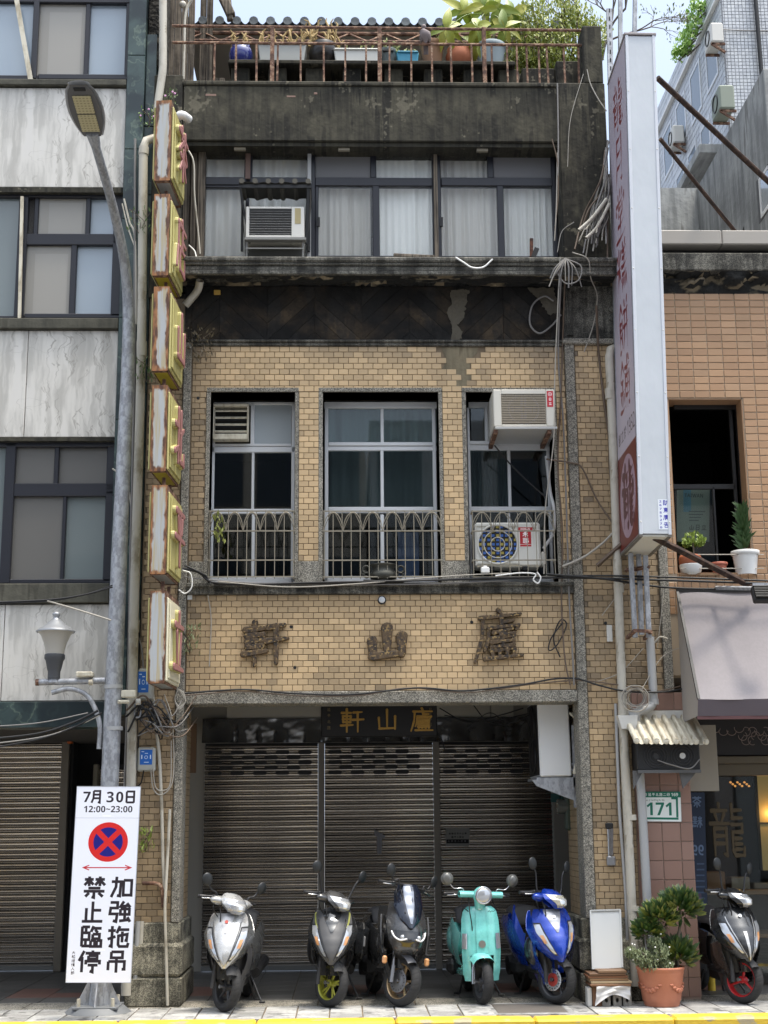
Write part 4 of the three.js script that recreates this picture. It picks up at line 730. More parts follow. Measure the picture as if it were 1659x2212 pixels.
  const lm = [[0.32, 0.36, 0.035], [0.24, 0.31, 0.03], [0.38, 0.38, 0.05], [0.18, 0.26, 0.03]].map((c) => leafMat(c, 0.35));
  const lf = boxUV(surf(4, 6, (u, v) => { const w = 0.048 * Math.sin(Math.PI * Math.pow(v, 0.75)) * (u - 0.5) * 2; return [w, v * 0.24, 0.25 * Math.abs(w) - 0.14 * v * v]; }));
  for (const c of crown) {
    part(tr, 'stalk', tube([V(b0.x - 0.05, b0.y + 0.45, zl), V((b0.x + c.x) / 2, Math.max(c.y, b0.y + 0.4), (zl + c.z) / 2), c], 0.005, 12, 5), lm[3]);
    const n = 7; for (let k = 0; k < n; k++) { const m = share(tr, 'leaf', lf, lm[Math.floor(rnd() * 4)], c.x, c.y, c.z); m.rotation.set(rr(-0.3, 0.35), rr(-0.5, 0.5), k / n * 6.283 + rr(-0.2, 0.2)); m.scale.setScalar(rr(0.75, 1.15)); }
  }
  // pigeon on the middle rail
  const pg = thing('pigeon', 'grey brown pigeon perched on the terrace rail above the tall clay pot', 'bird', [P(920, 95, z).x, P(920, 95, z).y + 0.015, z]);
  const bm = mat([0.16, 0.13, 0.125], 0.8), bm2 = mat([0.24, 0.2, 0.2], 0.8);
  part(pg, 'body', surf(16, 18, (u, v) => { const a = u * 6.283, r = 0.052 * Math.pow(Math.sin(Math.PI * clamp(v, 0.02, 0.985)), 0.7) * (0.55 + 0.55 * sm(0.0, 0.5, v)) * (v > 0.72 ? mix(1, 0.62, sm(0.72, 0.86, v)) : 1), y = v * 0.19 - 0.02; return [r * Math.cos(a) - 0.01 * v * 5 * (v > 0.7 ? 0.6 : 0.3), y, r * Math.sin(a) * 1.1 + 0.03 * v]; }), bm2);
  part(pg, 'head', [sphere(0.027, -0.022, 0.172, 0.03), cyl(V(-0.03, 0.17, 0.054), V(-0.034, 0.163, 0.078), 0.007, 0.002, 6)], bm2);
  part(pg, 'wing', sphere(0.05, 0.036, 0.07, -0.005, 0.45, 1.35, 0.9), bm); part(pg, 'wing', sphere(0.05, -0.046, 0.07, -0.005, 0.45, 1.35, 0.9), bm);
  part(pg, 'tail', bar(V(0, 0.03, -0.03), V(0.005, -0.1, -0.07), 0.05, 0.012), bm); part(pg, 'leg', [cyl(V(-0.018, 0.0, 0), V(-0.018, -0.02, 0.0), 0.004), cyl(V(0.018, 0, 0), V(0.018, -0.02, 0), 0.004)], mat([0.35, 0.1, 0.08], 0.6));
  // the bush in the corner and bare twigs over the sky
  const bush = thing('terrace_bush', 'loose yellow green bush filling the right corner of the roof terrace', 'shrub');
  const bl = [[1140, 60, 0.3], [1180, 90, 0.34], [1215, 60, 0.32], [1240, 100, 0.3], [1165, 120, 0.28], [1130, 95, 0.24], [1205, 130, 0.28], [1250, 45, 0.22], [1285, 70, 0.2], [1265, 130, 0.2], [1150, 30, 0.2], [1220, 20, 0.2], [1120, 130, 0.18], [1150, 150, 0.16], [1190, 155, 0.16], [1235, 150, 0.16], [1275, 110, 0.18]].map(([px, py, r]) => { const p = P(px, py, -0.75); return [p.x, p.y, p.z, r]; });
  part(bush, 'foliage', leaves(5200, clumps(bl), 0.055, 0.55), leafMat([0.4, 0.44, 0.08], 0.5), { kind: 'stuff' });
  part(bush, 'foliage', leaves(2600, clumps(bl), 0.05, 0.55), leafMat([0.2, 0.26, 0.05], 0.4), { kind: 'stuff' });
  const base = P(1215, 185, -0.7); base.y = 8.8;
  const twigs = []; for (const [x, y, zz, r] of bl) twigs.push(tube([base, V(mix(base.x, x, 0.4), mix(base.y, y, 0.5), zz), V(x, y + r * 0.5, zz)], 0.012, 14, 5));
  part(bush, 'branch', twigs, M.wood, { kind: 'stuff' });
  const tp = thing('planter', 'big grey concrete tub at the right end of the terrace holding the bush', 'planter');
  part(tp, 'body', [bx(P(1125, 150, -0.5).x, P(1195, 150, -0.5).x, 8.8, P(1150, 150, -0.5).y - 0.04, -0.8, -0.4, 0.01), bx(P(1200, 150, -0.4).x, P(1262, 150, -0.4).x, 8.8, P(1230, 140, -0.4).y + 0.02, -0.8, -0.35, 0.01)], M.concreteDark);
  const bare = thing('bare_tree', 'thin bare tree spreading fine twigs across the sky beside the tall white sign', 'tree');
  const segs = [], bud = [];
  const grow = (p, dir, len, r, d) => {
    const q = p.clone().addScaledVector(dir, len), m = p.clone().lerp(q, 0.5).add(V(rr(-1, 1), rr(-1, 1), rr(-1, 1)).multiplyScalar(len * 0.07));
    segs.push(tube([p, m, q], r, 5, 4));
    if (d > 2 && rnd() < 0.7) bud.push(q);
    if (d > 4) return;
    const n = d < 1 ? 3 : 2 + (rnd() < 0.3 ? 1 : 0);
    for (let i = 0; i < n; i++) grow(q, dir.clone().add(V(rr(-0.75, 0.75), rr(-0.45, 0.5), rr(-0.5, 0.5))).normalize(), len * rr(0.62, 0.9), r * 0.66, d + 1);
  };
  const t0 = P(1300, 130, -1.2);
  grow(t0, V(0.25, 1, 0.1).normalize(), 0.36, 0.02, 0); grow(P(1290, 120, -1.2), V(-0.45, 1, 0).normalize(), 0.36, 0.018, 0); grow(P(1310, 90, -1.2), V(1, 0.35, 0.1).normalize(), 0.34, 0.014, 1);
  part(bare, 'branch', segs, mat([0.16, 0.14, 0.12], 0.9), { kind: 'stuff' });
  part(bare, 'foliage', leaves(900, (i) => bud[i % bud.length].clone().add(V(rr(-0.05, 0.05), rr(-0.05, 0.05), rr(-0.05, 0.05))), 0.05, 0.5), leafMat([0.13, 0.17, 0.05]), { kind: 'stuff' });
}
// street on the other side: a plain row of houses that the windows and shutters mirror
{
  const houses = [[-16, -9.5, 12, [0.46, 0.44, 0.4]], [-9.4, -4.2, 12.5, [0.4, 0.38, 0.35]], [-4.1, 0.6, 11.6, [0.5, 0.44, 0.36]], [0.7, 5.6, 12.4, [0.46, 0.46, 0.45]], [5.7, 10.5, 11.8, [0.46, 0.4, 0.36]], [10.6, 17, 12.6, [0.42, 0.42, 0.4]]];
  houses.forEach(([x0, x1, h, c], i) => {
    const t = thing('opposite_house', ['grey rendered', 'dark', 'tan brick', 'pale concrete', 'brownish', 'drab'][i] + ' house across the street, behind the viewer', 'building');
    part(t, 'wall', [bx(x0, x1, 3.2, h, 23, 31), bx(x0, x0 + 0.5, 0, 3.2, 23, 31), bx(x1 - 0.5, x1, 0, 3.2, 23, 31), bx(x0 + 0.5, x1 - 0.5, 0, 3.2, 26, 31)], mat(c, 0.85));
    for (let f = 0; f < 4; f++) for (let k = 0; k < 3; k++) { const wx = mix(x0, x1, (k + 0.5) / 3); part(t, 'window', bx(wx - 0.6, wx + 0.6, 4 + f * 3, 5.6 + f * 3, 22.97, 23.01), mat([0.05, 0.06, 0.07], 0.1)); }
  });
}
// ================================================================ lettering: strokes of each character on a 100 x 100 grid, y down
const STROKES = {
  廬: '50,1 57,11;14,14 94,14;20,14 17,55 3,97;56,20 56,34;57,26 80,25;31,35 90,35 85,43;31,35 29,60 22,78;40,45 78,41;54,37 54,50 82,49;36,55 80,55 79,72 36,72 36,55;58,55 58,72;36,63 80,63;34,79 82,79;36,79 38,92;51,79 51,92;66,79 66,92;81,79 79,92;22,94 96,94',
  山: '50,6 50,84;15,40 17,86 84,84;85,34 84,88', 軒: '6,18 46,18;10,32 44,32 42,58 12,58 10,32;10,45 43,45;2,72 52,70;27,3 27,99;56,17 92,15;52,48 99,46;74,16 74,99',
  月: '28,6 27,62 14,97;28,6 76,6 76,96 62,92;28,34 76,34;28,62 76,62', 日: '22,8 78,8 78,94;22,8 22,94;22,50 78,50;22,92 78,92',
  禁: '6,16 46,16;27,3 27,46;27,18 6,42;28,20 46,40;54,16 96,16;75,3 75,46;74,18 54,42;76,20 98,42;24,55 78,55;4,69 97,69;50,69 50,97 40,94;28,76 12,93;70,76 90,93',
  止: '50,5 50,92;50,44 88,44;22,34 22,92;4,93 96,93', 臨: '10,6 10,94;10,8 44,8;10,92 44,92;27,8 27,34;10,34 42,34 42,64 10,64;27,64 27,92;60,4 50,30;57,14 96,14;68,20 80,34;58,40 88,40 88,60 58,60 58,40;50,68 68,68 68,94 50,94 50,68;77,68 96,68 96,94 77,94 77,68',
  停: '26,4 4,48;18,30 18,97;64,2 64,13;32,14 98,14;46,25 84,25 84,39 46,39 46,25;35,63 35,49 96,49 96,63;44,66 88,66;66,66 66,96 54,92', 加: '4,26 46,26 43,90 30,88;26,4 24,50 4,95;58,20 94,20 94,93;58,20 58,93;58,86 94,86',
  強: '6,9 38,9 38,34 8,34 5,60 38,60 34,94 20,90;66,4 52,27 90,23;80,12 95,31;52,38 92,38 92,62 52,62 52,38;72,29 72,89;48,91 93,86;84,74 97,95', 拖: '4,24 38,24;22,4 22,94 10,90;3,62 38,50;56,4 43,36;50,20 98,20;46,48 90,40 88,68 79,66;68,28 68,76;51,42 51,86 57,94 92,94 96,78',
  吊: '26,8 76,8 76,34 26,34 26,8;14,50 14,88;14,50 86,50 86,84 75,84;50,34 50,99', 大: '5,34 95,34;50,5 48,40 6,96;52,40 95,96', 稻: '40,4 10,14;4,30 46,30;26,12 26,98;24,32 4,74;28,34 44,60;94,4 54,12;58,20 64,32;74,18 76,30;94,16 84,32;54,42 56,96;56,94 94,94;94,40 94,96;56,68 70,68;80,68 94,68',
  埕: '4,34 38,34;20,8 20,86;2,88 40,80;50,8 92,8 92,36 50,36 50,8;46,50 98,50;72,50 72,94;50,72 94,72;42,95 99,95', 情: '18,4 18,98;6,28 4,50;28,26 34,40;44,14 98,14;48,28 94,28;40,42 99,42;70,4 70,42;52,54 52,98;52,54 90,54 90,96 80,92;52,68 90,68;52,80 90,80', 人: '50,6 44,46 4,96;48,40 96,96',
  節: '24,2 6,24;16,12 44,12;70,2 56,22;66,12 96,12;14,32 42,32 42,60 14,60;14,32 14,94 46,84;14,46 42,46;60,34 60,98;60,34 92,34 92,72 80,72', 龍: '30,2 30,11;8,14 52,14;18,20 24,34;44,20 36,34;3,38 57,38;14,47 14,97;14,47 48,47 48,97 40,94;14,61 48,61;14,75 48,75;66,3 66,28 95,28;66,14 94,13;64,40 94,40 94,54 66,54;66,54 66,88 72,97 97,97 99,82;74,66 92,66;74,76 92,76;74,86 92,86',
  堂: '50,2 50,18;28,6 34,18;72,6 66,18;9,38 10,22 92,22 88,38;32,34 70,34 70,50 32,50 32,34;22,68 80,68;50,54 50,94;5,95 97,95', 糕: '24,4 24,97;3,40 47,40;8,12 16,30;42,12 32,30;22,42 4,80;26,42 46,74;62,2 68,13;87,2 80,13;54,16 97,16;56,30 92,30;49,46 99,46;75,16 75,62;54,62 95,62;54,72 50,94;67,74 69,92;80,74 84,92;92,72 99,94',
  餅: '26,2 4,34;26,2 48,28;16,36 38,36 38,62 16,62;16,36 16,94 34,86;16,49 38,49;34,66 46,92;62,4 68,16;90,4 82,16;54,24 98,24;50,52 99,52;64,24 62,60 50,97;86,24 86,99', 鋪: '26,2 4,34;26,2 48,30;14,38 40,38;6,58 46,58;26,38 26,92;12,68 18,84;40,68 34,84;3,94 48,91;52,20 99,20;75,2 75,99;56,36 56,96;56,36 94,36 94,94 85,90;56,54 94,54;56,73 94,73;86,4 95,14',
  助: '8,6 8,86;8,8 38,8 38,80;8,32 38,32;8,56 38,56;2,90 48,80;50,30 92,30 88,92 76,88;70,4 68,50 46,97', 東: '6,16 94,16;20,30 80,30 80,58 20,58 20,30;20,44 80,44;50,2 50,99;48,60 6,92;52,60 95,92', 廣: '50,0 55,10;14,14 95,14;16,14 14,60 2,97;30,26 88,26;42,18 42,37;72,18 72,37;25,38 93,38;36,46 82,46 82,76 36,76 36,46;58,38 58,76;36,61 82,61;44,81 27,96;72,81 90,96', 告: '30,4 14,28;22,18 84,18;50,2 50,44;3,46 97,46;24,60 76,60 76,95 24,95 24,60',
  禾: '76,4 26,16;5,34 95,34;50,12 50,99;48,36 5,80;52,36 95,80', 聯: '3,8 47,8;12,8 12,80;38,8 38,97;12,31 38,31;12,55 38,55;2,85 46,77;64,3 54,20 67,22 54,40 71,38;87,3 76,20 91,22 76,40 94,38;57,52 57,72 71,72;71,46 71,84 52,97;84,46 84,97;96,50 96,72 84,72', 立: '50,3 50,20;10,24 90,24;28,36 37,86;72,36 62,86;4,93 97,93',
  延: '90,4 56,14;72,10 72,74;72,42 94,42;52,34 52,76 97,76;8,10 38,10 14,44 36,44 30,70 4,95;10,60 40,90 99,94', 平: '10,10 90,10;28,20 34,44;72,20 66,44;2,54 98,54;50,10 50,99', 北: '36,4 36,96;6,34 36,34;2,82 36,70;62,4 62,90 95,90 97,72;62,42 92,28', 路: '10,8 42,8 42,34 10,34 10,8;26,34 26,90;26,60 44,60;8,54 8,92;2,96 46,86;66,2 52,36;62,14 90,14 52,60;62,28 97,58;58,65 90,65 90,96 58,96 58,65', 二: '16,24 84,24;4,84 96,84', 段: '40,4 12,14 12,93;12,36 38,36;12,58 38,58;2,78 42,70;58,8 56,38;58,8 84,8 86,34 97,36;54,50 90,50 52,99;58,56 97,99',
  創: '30,2 4,38;30,2 56,34;18,34 46,34;14,44 46,44 46,58 14,58 12,96;22,68 48,68 48,94 22,94 22,68;66,16 66,70;90,4 90,96 78,92', 於: '26,4 30,16;4,22 50,22;22,24 18,66 3,96;20,46 46,46 42,94 32,90;74,4 50,46;74,4 98,46;66,52 78,64;62,76 76,90', 茶: '4,18 96,18;32,6 32,28;68,6 68,28;50,26 8,54;50,26 92,54;20,60 80,60;50,44 50,99;40,66 18,88;60,66 82,88', 店: '50,2 54,12;14,14 95,14;16,14 14,60 2,97;56,22 56,56;58,38 92,38;34,56 86,56 86,94 34,94 34,56',
};
const strokesOf = (ch) => (STROKES[ch] || '').split(';').filter(Boolean).map((s) => s.split(' ').map((p) => p.split(',').map(Number)));
const LATIN = /[\x20-\x7e]/;
function writeChar(g, ch, x, y, s, w, cap = 'butt') {        // box of side s with its top left corner at x, y
  if (LATIN.test(ch)) { g.font = 'bold ' + s * 1.12 + 'px sans-serif'; g.textAlign = 'center'; g.textBaseline = 'alphabetic'; g.fillText(ch, x + s / 2, y + s * 0.92); return; }
  g.lineWidth = w; g.lineCap = cap; g.lineJoin = 'miter';
  for (const st of strokesOf(ch)) { g.beginPath(); st.forEach(([a, b], i) => g[i ? 'lineTo' : 'moveTo'](x + a / 100 * s, y + b / 100 * s)); g.stroke(); }
}
function brushChar(g, ch, x, y, s, w) {                     // tapering brush strokes
  for (const st of strokesOf(ch)) for (let i = 0; i + 1 < st.length; i++) for (let k = 0; k <= 40; k++) {
    const t = k / 40, a = st[i], b = st[i + 1], r = w * (1.15 - 0.75 * t + 0.25 * Math.sin(6 * t)) / 2;
    g.beginPath(); g.arc(x + mix(a[0], b[0], t) / 100 * s, y + (mix(a[1], b[1], t) + 3 * Math.sin(t * 3)) / 100 * s, Math.max(0.4, r), 0, 7); g.fill();
  }
}
function canvasTex(w, h, draw) {
  const c = document.createElement('canvas'); c.width = w; c.height = h;
  draw(c.getContext('2d'), w, h);
  const t = new THREE.CanvasTexture(c); t.colorSpace = THREE.SRGBColorSpace; t.magFilter = THREE.LinearFilter;
  return t;
}
function printed(w, h, m, z = 0) { return norm(new THREE.PlaneGeometry(w, h)).translate(0, 0, z); }
const quadUV = (tl, tr, br, bl) => surf(1, 1, (u, v) => { const a = bl.clone().lerp(br, u), b = tl.clone().lerp(tr, u), p = a.lerp(b, v); return [p.x, p.y, p.z]; });
const printMat = (t, rough = 0.5, o = {}) => mat([1, 1, 1], rough, 0, { map: t, ...o });

// raised carved characters
function carved(ch, size, w, depth) {
  const gs = [];
  for (const st of strokesOf(ch)) for (let i = 0; i + 1 < st.length; i++) {
    const a = V(st[i][0] / 100 * size, -st[i][1] / 100 * size, 0), b = V(st[i + 1][0] / 100 * size, -st[i + 1][1] / 100 * size, 0), L = a.distanceTo(b), an = Math.atan2(b.y - a.y, b.x - a.x), f0 = rr(1.15, 1.4), f1 = rr(0.55, 0.85), o = [], n = 6;
    for (let k = 0; k <= n; k++) { const t = Math.PI / 2 + Math.PI * k / n; o.push([w / 2 * f0 * Math.cos(t), w / 2 * f0 * Math.sin(t)]); }
    for (let k = 0; k <= n; k++) { const t = -Math.PI / 2 + Math.PI * k / n; o.push([L + w / 2 * f1 * Math.cos(t), w / 2 * f1 * Math.sin(t)]); }
    gs.push(rot(extrude(o, depth * rr(0.85, 1.15), w * 0.18), 0, 0, an).translate(a.x, a.y, 0));
  }
  return gs;
}
const oldGilt = mat(null, 0.6, 0, { map: tex(256, 0.22, (u, v) => { const a = fbm(u, v, 7, 7, 5, 601), b = fbm(u, v, 14, 14, 4, 602); return mix3(mix3([0.02, 0.013, 0.009], [0.09, 0.055, 0.025], sm(0.3, 0.6, a)), [0.36, 0.24, 0.09], 0.75 * sm(0.58, 0.7, b)); }), bumpMap: bumpFine, bumpScale: 0.004 });
for (const [ch, l, t, r, b, label, w] of [['軒', 524, 1345, 622, 1448, 'carved gilt character of two halves at the left of the brick front', 0.042], ['山', 790, 1355, 882, 1436, 'carved gilt mountain character in the middle of the brick front', 0.06], ['廬', 1022, 1322, 1132, 1442, 'carved gilt character with many cross strokes at the right of the brick front', 0.028]]) {
  const q = RW(l, t, r, b, 0.03), s = Math.max(q.y1 - q.y0, 0.01), o = thing('carved_character', label, 'letter', [q.x0, q.y1, 0.016], 'carved characters on the brick front');
  for (const g of carved(ch, s, w, 0.045)) part(o, 'stroke', g.applyMatrix4(new THREE.Matrix4().makeShear(0.1, 0, 0, 0, 0, 0)).scale((q.x1 - q.x0) / s, 0.93, 1), oldGilt);
}
// dark name board hung in the doorway
{
  const q = RW(694, 1520, 944, 1592, -1.0), w = q.x1 - q.x0, h = q.y1 - q.y0 + 0.06, o = thing('name_board', 'black hanging name board with gilt characters under the doorway lintel', 'sign', [(q.x0 + q.x1) / 2, q.y0 + h / 2, -1.0]);
  part(o, 'board', cbox(w, h, 0.05, 0.01), mat([0.008, 0.007, 0.007], 0.5));
  const gold = mat([0.45, 0.26, 0.06], 0.4, 0.5);
  ['軒', '山', '廬'].forEach((ch, i) => part(o, 'character', carved(ch, 0.24, 0.016, 0.008).map((g) => g.translate(-0.4 + i * 0.36, 0.09, 0.026)), gold));
  part(o, 'inscription', printed(0.05, 0.26).translate(-0.52, -0.02, 0.0275), printMat(canvasTex(64, 320, (g, W, H) => { g.fillStyle = '#0e0c0b'; g.fillRect(0, 0, W, H); g.strokeStyle = '#7d6a45'; ['延', '平', '北', '路'].forEach((c, i) => writeChar(g, c, 10, 14 + i * 76, 44, 4)); }), 0.4), { uv: true });
  part(o, 'inscription', printed(0.05, 0.26).translate(0.53, 0.02, 0.0275), printMat(canvasTex(64, 320, (g, W, H) => { g.fillStyle = '#0e0c0b'; g.fillRect(0, 0, W, H); g.strokeStyle = '#7d6a45'; ['二', '日', '大', '平', '立'].forEach((c, i) => writeChar(g, c, 12, 8 + i * 62, 40, 4)); }), 0.4), { uv: true });
}
// the tall parking notice tied to the lamp pole
{
  const z = 0.95, c = [P(166.5, 1698.6, z), P(304, 1699, z), P(282.7, 2122.6, z), P(141.8, 2122.6, z)], o = thing('parking_notice', 'tall white plastic parking ban notice with red and blue roundel tied to the grey pole', 'sign');
  const t = canvasTex(660, 2000, (g, W, H) => {
    g.fillStyle = '#eceef6'; g.fillRect(0, 0, W, H); g.fillStyle = g.strokeStyle = '#231a22';
    writeChar(g, '7', 40, 40, 136, 0); writeChar(g, '月', 140, 40, 136, 21); writeChar(g, '3', 282, 40, 136, 0); writeChar(g, '0', 380, 40, 136, 0); writeChar(g, '日', 490, 42, 136, 21);
    g.font = 'bold 92px sans-serif'; g.textAlign = 'center'; g.fillText('12:00~23:00', 334, 270, 580);
    g.fillStyle = '#9a9ca4'; g.fillRect(0, 328, W, 3); g.fillStyle = '#f6f7fb'; g.fillRect(280, 298, 90, 16); g.fillRect(270, 1668, 110, 14);
    const R = 204, cx = 352, cy = 578; g.fillStyle = '#d3211f'; g.beginPath(); g.arc(cx, cy, R, 0, 7); g.fill();
    g.fillStyle = '#120f7a'; g.beginPath(); g.arc(cx, cy, R * 0.74, 0, 7); g.fill();
    g.strokeStyle = '#d3211f'; g.lineWidth = 56; g.lineCap = 'butt'; for (const s of [-1, 1]) { g.beginPath(); g.moveTo(cx - 135, cy - s * 135); g.lineTo(cx + 135, cy + s * 135); g.stroke(); }
    g.strokeStyle = '#c02430'; g.lineWidth = 11; g.beginPath(); g.moveTo(120, 842); g.lineTo(592, 842); g.stroke(); for (const [x, s] of [[112, 1], [600, -1]]) { g.beginPath(); g.moveTo(x + s * 60, 818); g.lineTo(x, 842); g.lineTo(x + s * 60, 866); g.stroke(); }
    g.strokeStyle = '#231a22';
    ['禁', '止', '臨', '停'].forEach((k, i) => writeChar(g, k, 112 + (3 - i) * 3, 926 + i * 250, 228, 29)); ['加', '強', '拖', '吊'].forEach((k, i) => writeChar(g, k, 388 + (3 - i) * 5, 926 + i * 250, 228, 29));
    ['大', '稻', '埕', '情', '人', '節'].forEach((k, i) => writeChar(g, k, 46, 1686 + i * 40, 34, 4));
  });
  part(o, 'panel', quadUV(...c), printMat(t, 0.45), { uv: true });
  part(o, 'back', quadUV(...c.map((p) => p.clone().add(V(0, 0, -0.006)))), M.white);
  part(o, 'edge', [bar(c[0], c[1], 0.004, 0.009), bar(c[1], c[2], 0.004, 0.009), bar(c[2], c[3], 0.004, 0.009), bar(c[3], c[0], 0.004, 0.009)].map((g) => g.translate(0, 0, -0.003)), mat([0.35, 0.36, 0.38], 0.5));
}
// the big white projecting shop sign on the right
{
  const z0 = 1.1, z1 = 0.12, bl = P(1382, 1155, z0), br = P(1450, 1155, z0), tl = P(1350, 76, z0), tr = P(1415, 76, z0);
  const w = (br.x - bl.x + tr.x - tl.x) / 2, h = (tl.y + tr.y - bl.y - br.y) / 2, d = z0 - z1, lean = Math.atan2((tl.x + tr.x - bl.x - br.x) / 2, h);
  const o = thing('shop_sign', 'tall white projecting shop sign with red brush characters beside the brick front', 'sign', [(bl.x + br.x) / 2, (bl.y + br.y) / 2, z0]);
  o.rotation.z = -lean; o.rotation.y = -0.012;
  const wm = mat(null, 0.3, 0, { map: T.signWhite, bumpMap: tex(512, [0.5, 2.2], (u, v) => { const n = fbm(u, v, 3, 7, 4, 611); return [n, n, n]; }, false), bumpScale: 0.004 });
  part(o, 'front_panel', cbox(w - 0.05, h - 0.02, 0.02, 0.002).translate(0, h / 2, -0.012), wm);
  const alu = mat([0.6, 0.62, 0.66], 0.35, 0.1);
  part(o, 'corner_strip', bx(-w / 2, -w / 2 + 0.03, 0, h, -0.03, 0.006, 0.004), alu); part(o, 'corner_strip', bx(w / 2 - 0.03, w / 2, 0, h, -0.03, 0.006, 0.004), alu);
  part(o, 'box', [bx(-w / 2 + 0.006, w / 2 - 0.004, 0.002, h - 0.004, -d, -0.032)], mat([0.62, 0.63, 0.65], 0.45));
  part(o, 'top_cap', bx(-w / 2 - 0.012, w / 2 + 0.012, h, h + 0.025, -d - 0.01, 0.012, 0.004), mat([0.3, 0.27, 0.27], 0.5));
  part(o, 'bottom_panel', bx(-w / 2 + 0.02, w / 2 - 0.02, -0.012, 0.0, -d + 0.02, -0.02), mat([0.66, 0.64, 0.56], 0.5)); part(o, 'bottom_edge', [bx(-w / 2, -w / 2 + 0.03, -0.02, 0.0, -d, 0.0), bx(w / 2 - 0.03, w / 2, -0.02, 0.0, -d, 0.0), bx(-w / 2, w / 2, -0.02, 0.0, -d, -d + 0.02)], mat([0.2, 0.18, 0.15], 0.5, 0.4));
  const riv = []; for (let y = 0.12; y < h; y += 0.62) riv.push(sphere(0.008, -w / 2 + 0.016, y, 0.006, 1, 1, 0.5, 6), sphere(0.008, w / 2 - 0.016, y, 0.006, 1, 1, 0.5, 6)); for (const g of riv) part(o, 'rivet', g, M.whiteDirty);
  const face = canvasTex(400, 2048, (g, W, H) => {
    g.fillStyle = '#bdb4c0'; g.fillRect(0, 0, W, H); g.fillStyle = '#7d3438';
    ['龍', '月', '堂', '糕', '餅', '鋪'].forEach((c, i) => brushChar(g, c, 95, 92 + i * 241, 215, 16));
    g.fillStyle = g.strokeStyle = '#3d2c30'; ['創', '立', '於'].forEach((c, i) => writeChar(g, c, 30 + i * 62, 1572, 50, 5)); g.font = '84px sans-serif'; g.textAlign = 'left'; g.fillText('1932', 220, 1624, 170);
    g.fillStyle = '#6b2522'; g.fillRect(0, 1669, W, H - 1669); g.fillStyle = '#a88c9c'; g.beginPath(); g.ellipse(W / 2, 1858, 168, 165, 0, 0, 7); g.fill(); g.fillStyle = '#55242f'; brushChar(g, '龍', 80, 1728, 250, 30);
  });
  part(o, 'side_panel', quadUV(V(-w / 2 - 0.003, h - 0.01, -d + 0.01), V(-w / 2 - 0.003, h - 0.01, -0.03), V(-w / 2 - 0.003, 0.012, -0.03), V(-w / 2 - 0.003, 0.012, -d + 0.01)), printMat(face, 0.35), { uv: true });
  part(o, 'maker_mark', quadUV(V(0.03, 0.335, 0.0005), V(0.135, 0.335, 0.0005), V(0.135, 0.05, 0.0005), V(0.03, 0.05, 0.0005)), printMat(canvasTex(150, 400, (g, W, H) => { g.fillStyle = '#dfe4ea'; g.fillRect(0, 0, W, H); g.fillStyle = g.strokeStyle = '#33309a'; ['助', '東', '廣', '告'].forEach((c, i) => writeChar(g, c, 68, 10 + i * 97, 74, 9)); [...'26789270'].forEach((c, i) => { g.font = 'bold 44px sans-serif'; g.textAlign = 'center'; g.save(); g.translate(34, 44 + i * 49); g.scale(1.3, 0.9); g.fillText(c, 0, 0); g.restore(); }); }), 0.35), { uv: true });
  // its steelwork: two masts at the back running down the wall, struts to the right
  const st = thing('sign_frame', 'galvanised steel frame holding the tall white sign, with posts running down the brick', 'bracket');
  const post = (a, b) => part(st, 'post', bar(a, b, 0.045, 0.045, 0.004), M.galv);
  post(P(1362, 1195, 0.3), P(1372, 1378, 0.3)); post(P(1394, 1200, 0.36), P(1402, 1378, 0.36)); post(P(1379, 1195, 0.2), P(1386, 1372, 0.2));
  for (const [a, b] of [[[1328, 75], [1322, 1150]], [[1310, 60], [1330, 900]]]) part(st, 'post', bar(P(1312 + (b[0] - 1320) * 0.6, 20, 0.1), P(1340 + (b[0] - 1320) * 0.5, 1200, 0.1), 0.035, 0.035), M.galv);
  post(P(1340, -20, -0.1), P(1340, 240, -0.1)); post(P(1372, -20, -0.3), P(1370, 120, -0.3));
  for (const py of [200, 400, 590, 760, 1000, 1130]) part(st, 'rung', bar(P(1318 + py * 0.026, py, 0.1), P(1345 + py * 0.026, py - 8, 0.14), 0.03), M.galv);
  part(st, 'shelf', [bar(P(1355, 1378, 0.14), P(1372, 1362, 0.42), 0.03), bar(P(1392, 1380, 0.14), P(1406, 1365, 0.42), 0.03), bar(P(1372, 1362, 0.42), P(1406, 1364, 0.42), 0.03), bar(P(1352, 1232, 0.14), P(1402, 1225, 0.38), 0.03)], M.rust);
  const brace = (name, a, b, r, m) => part(st, name, cyl(a, b, r), m);
  const strutM = mat(null, 0.7, 0.2, { map: T.rust, color: 0x7c7470 }); brace('strut', P(1420, 168, 0.75), P(1700, 430, -0.25), 0.03, strutM); brace('strut', P(1426, 300, 0.6), P(1592, 505, -0.2), 0.022, strutM);
  part(st, 'strut', bar(P(1412, 1160, 0.95), P(1625, 1268, 0.2), 0.05, 0.05, 0.004), strutM); part(st, 'strut', bar(P(1360, 1160, 0.2), P(1290, 1222, 0.05), 0.03), M.cableBrown);
}
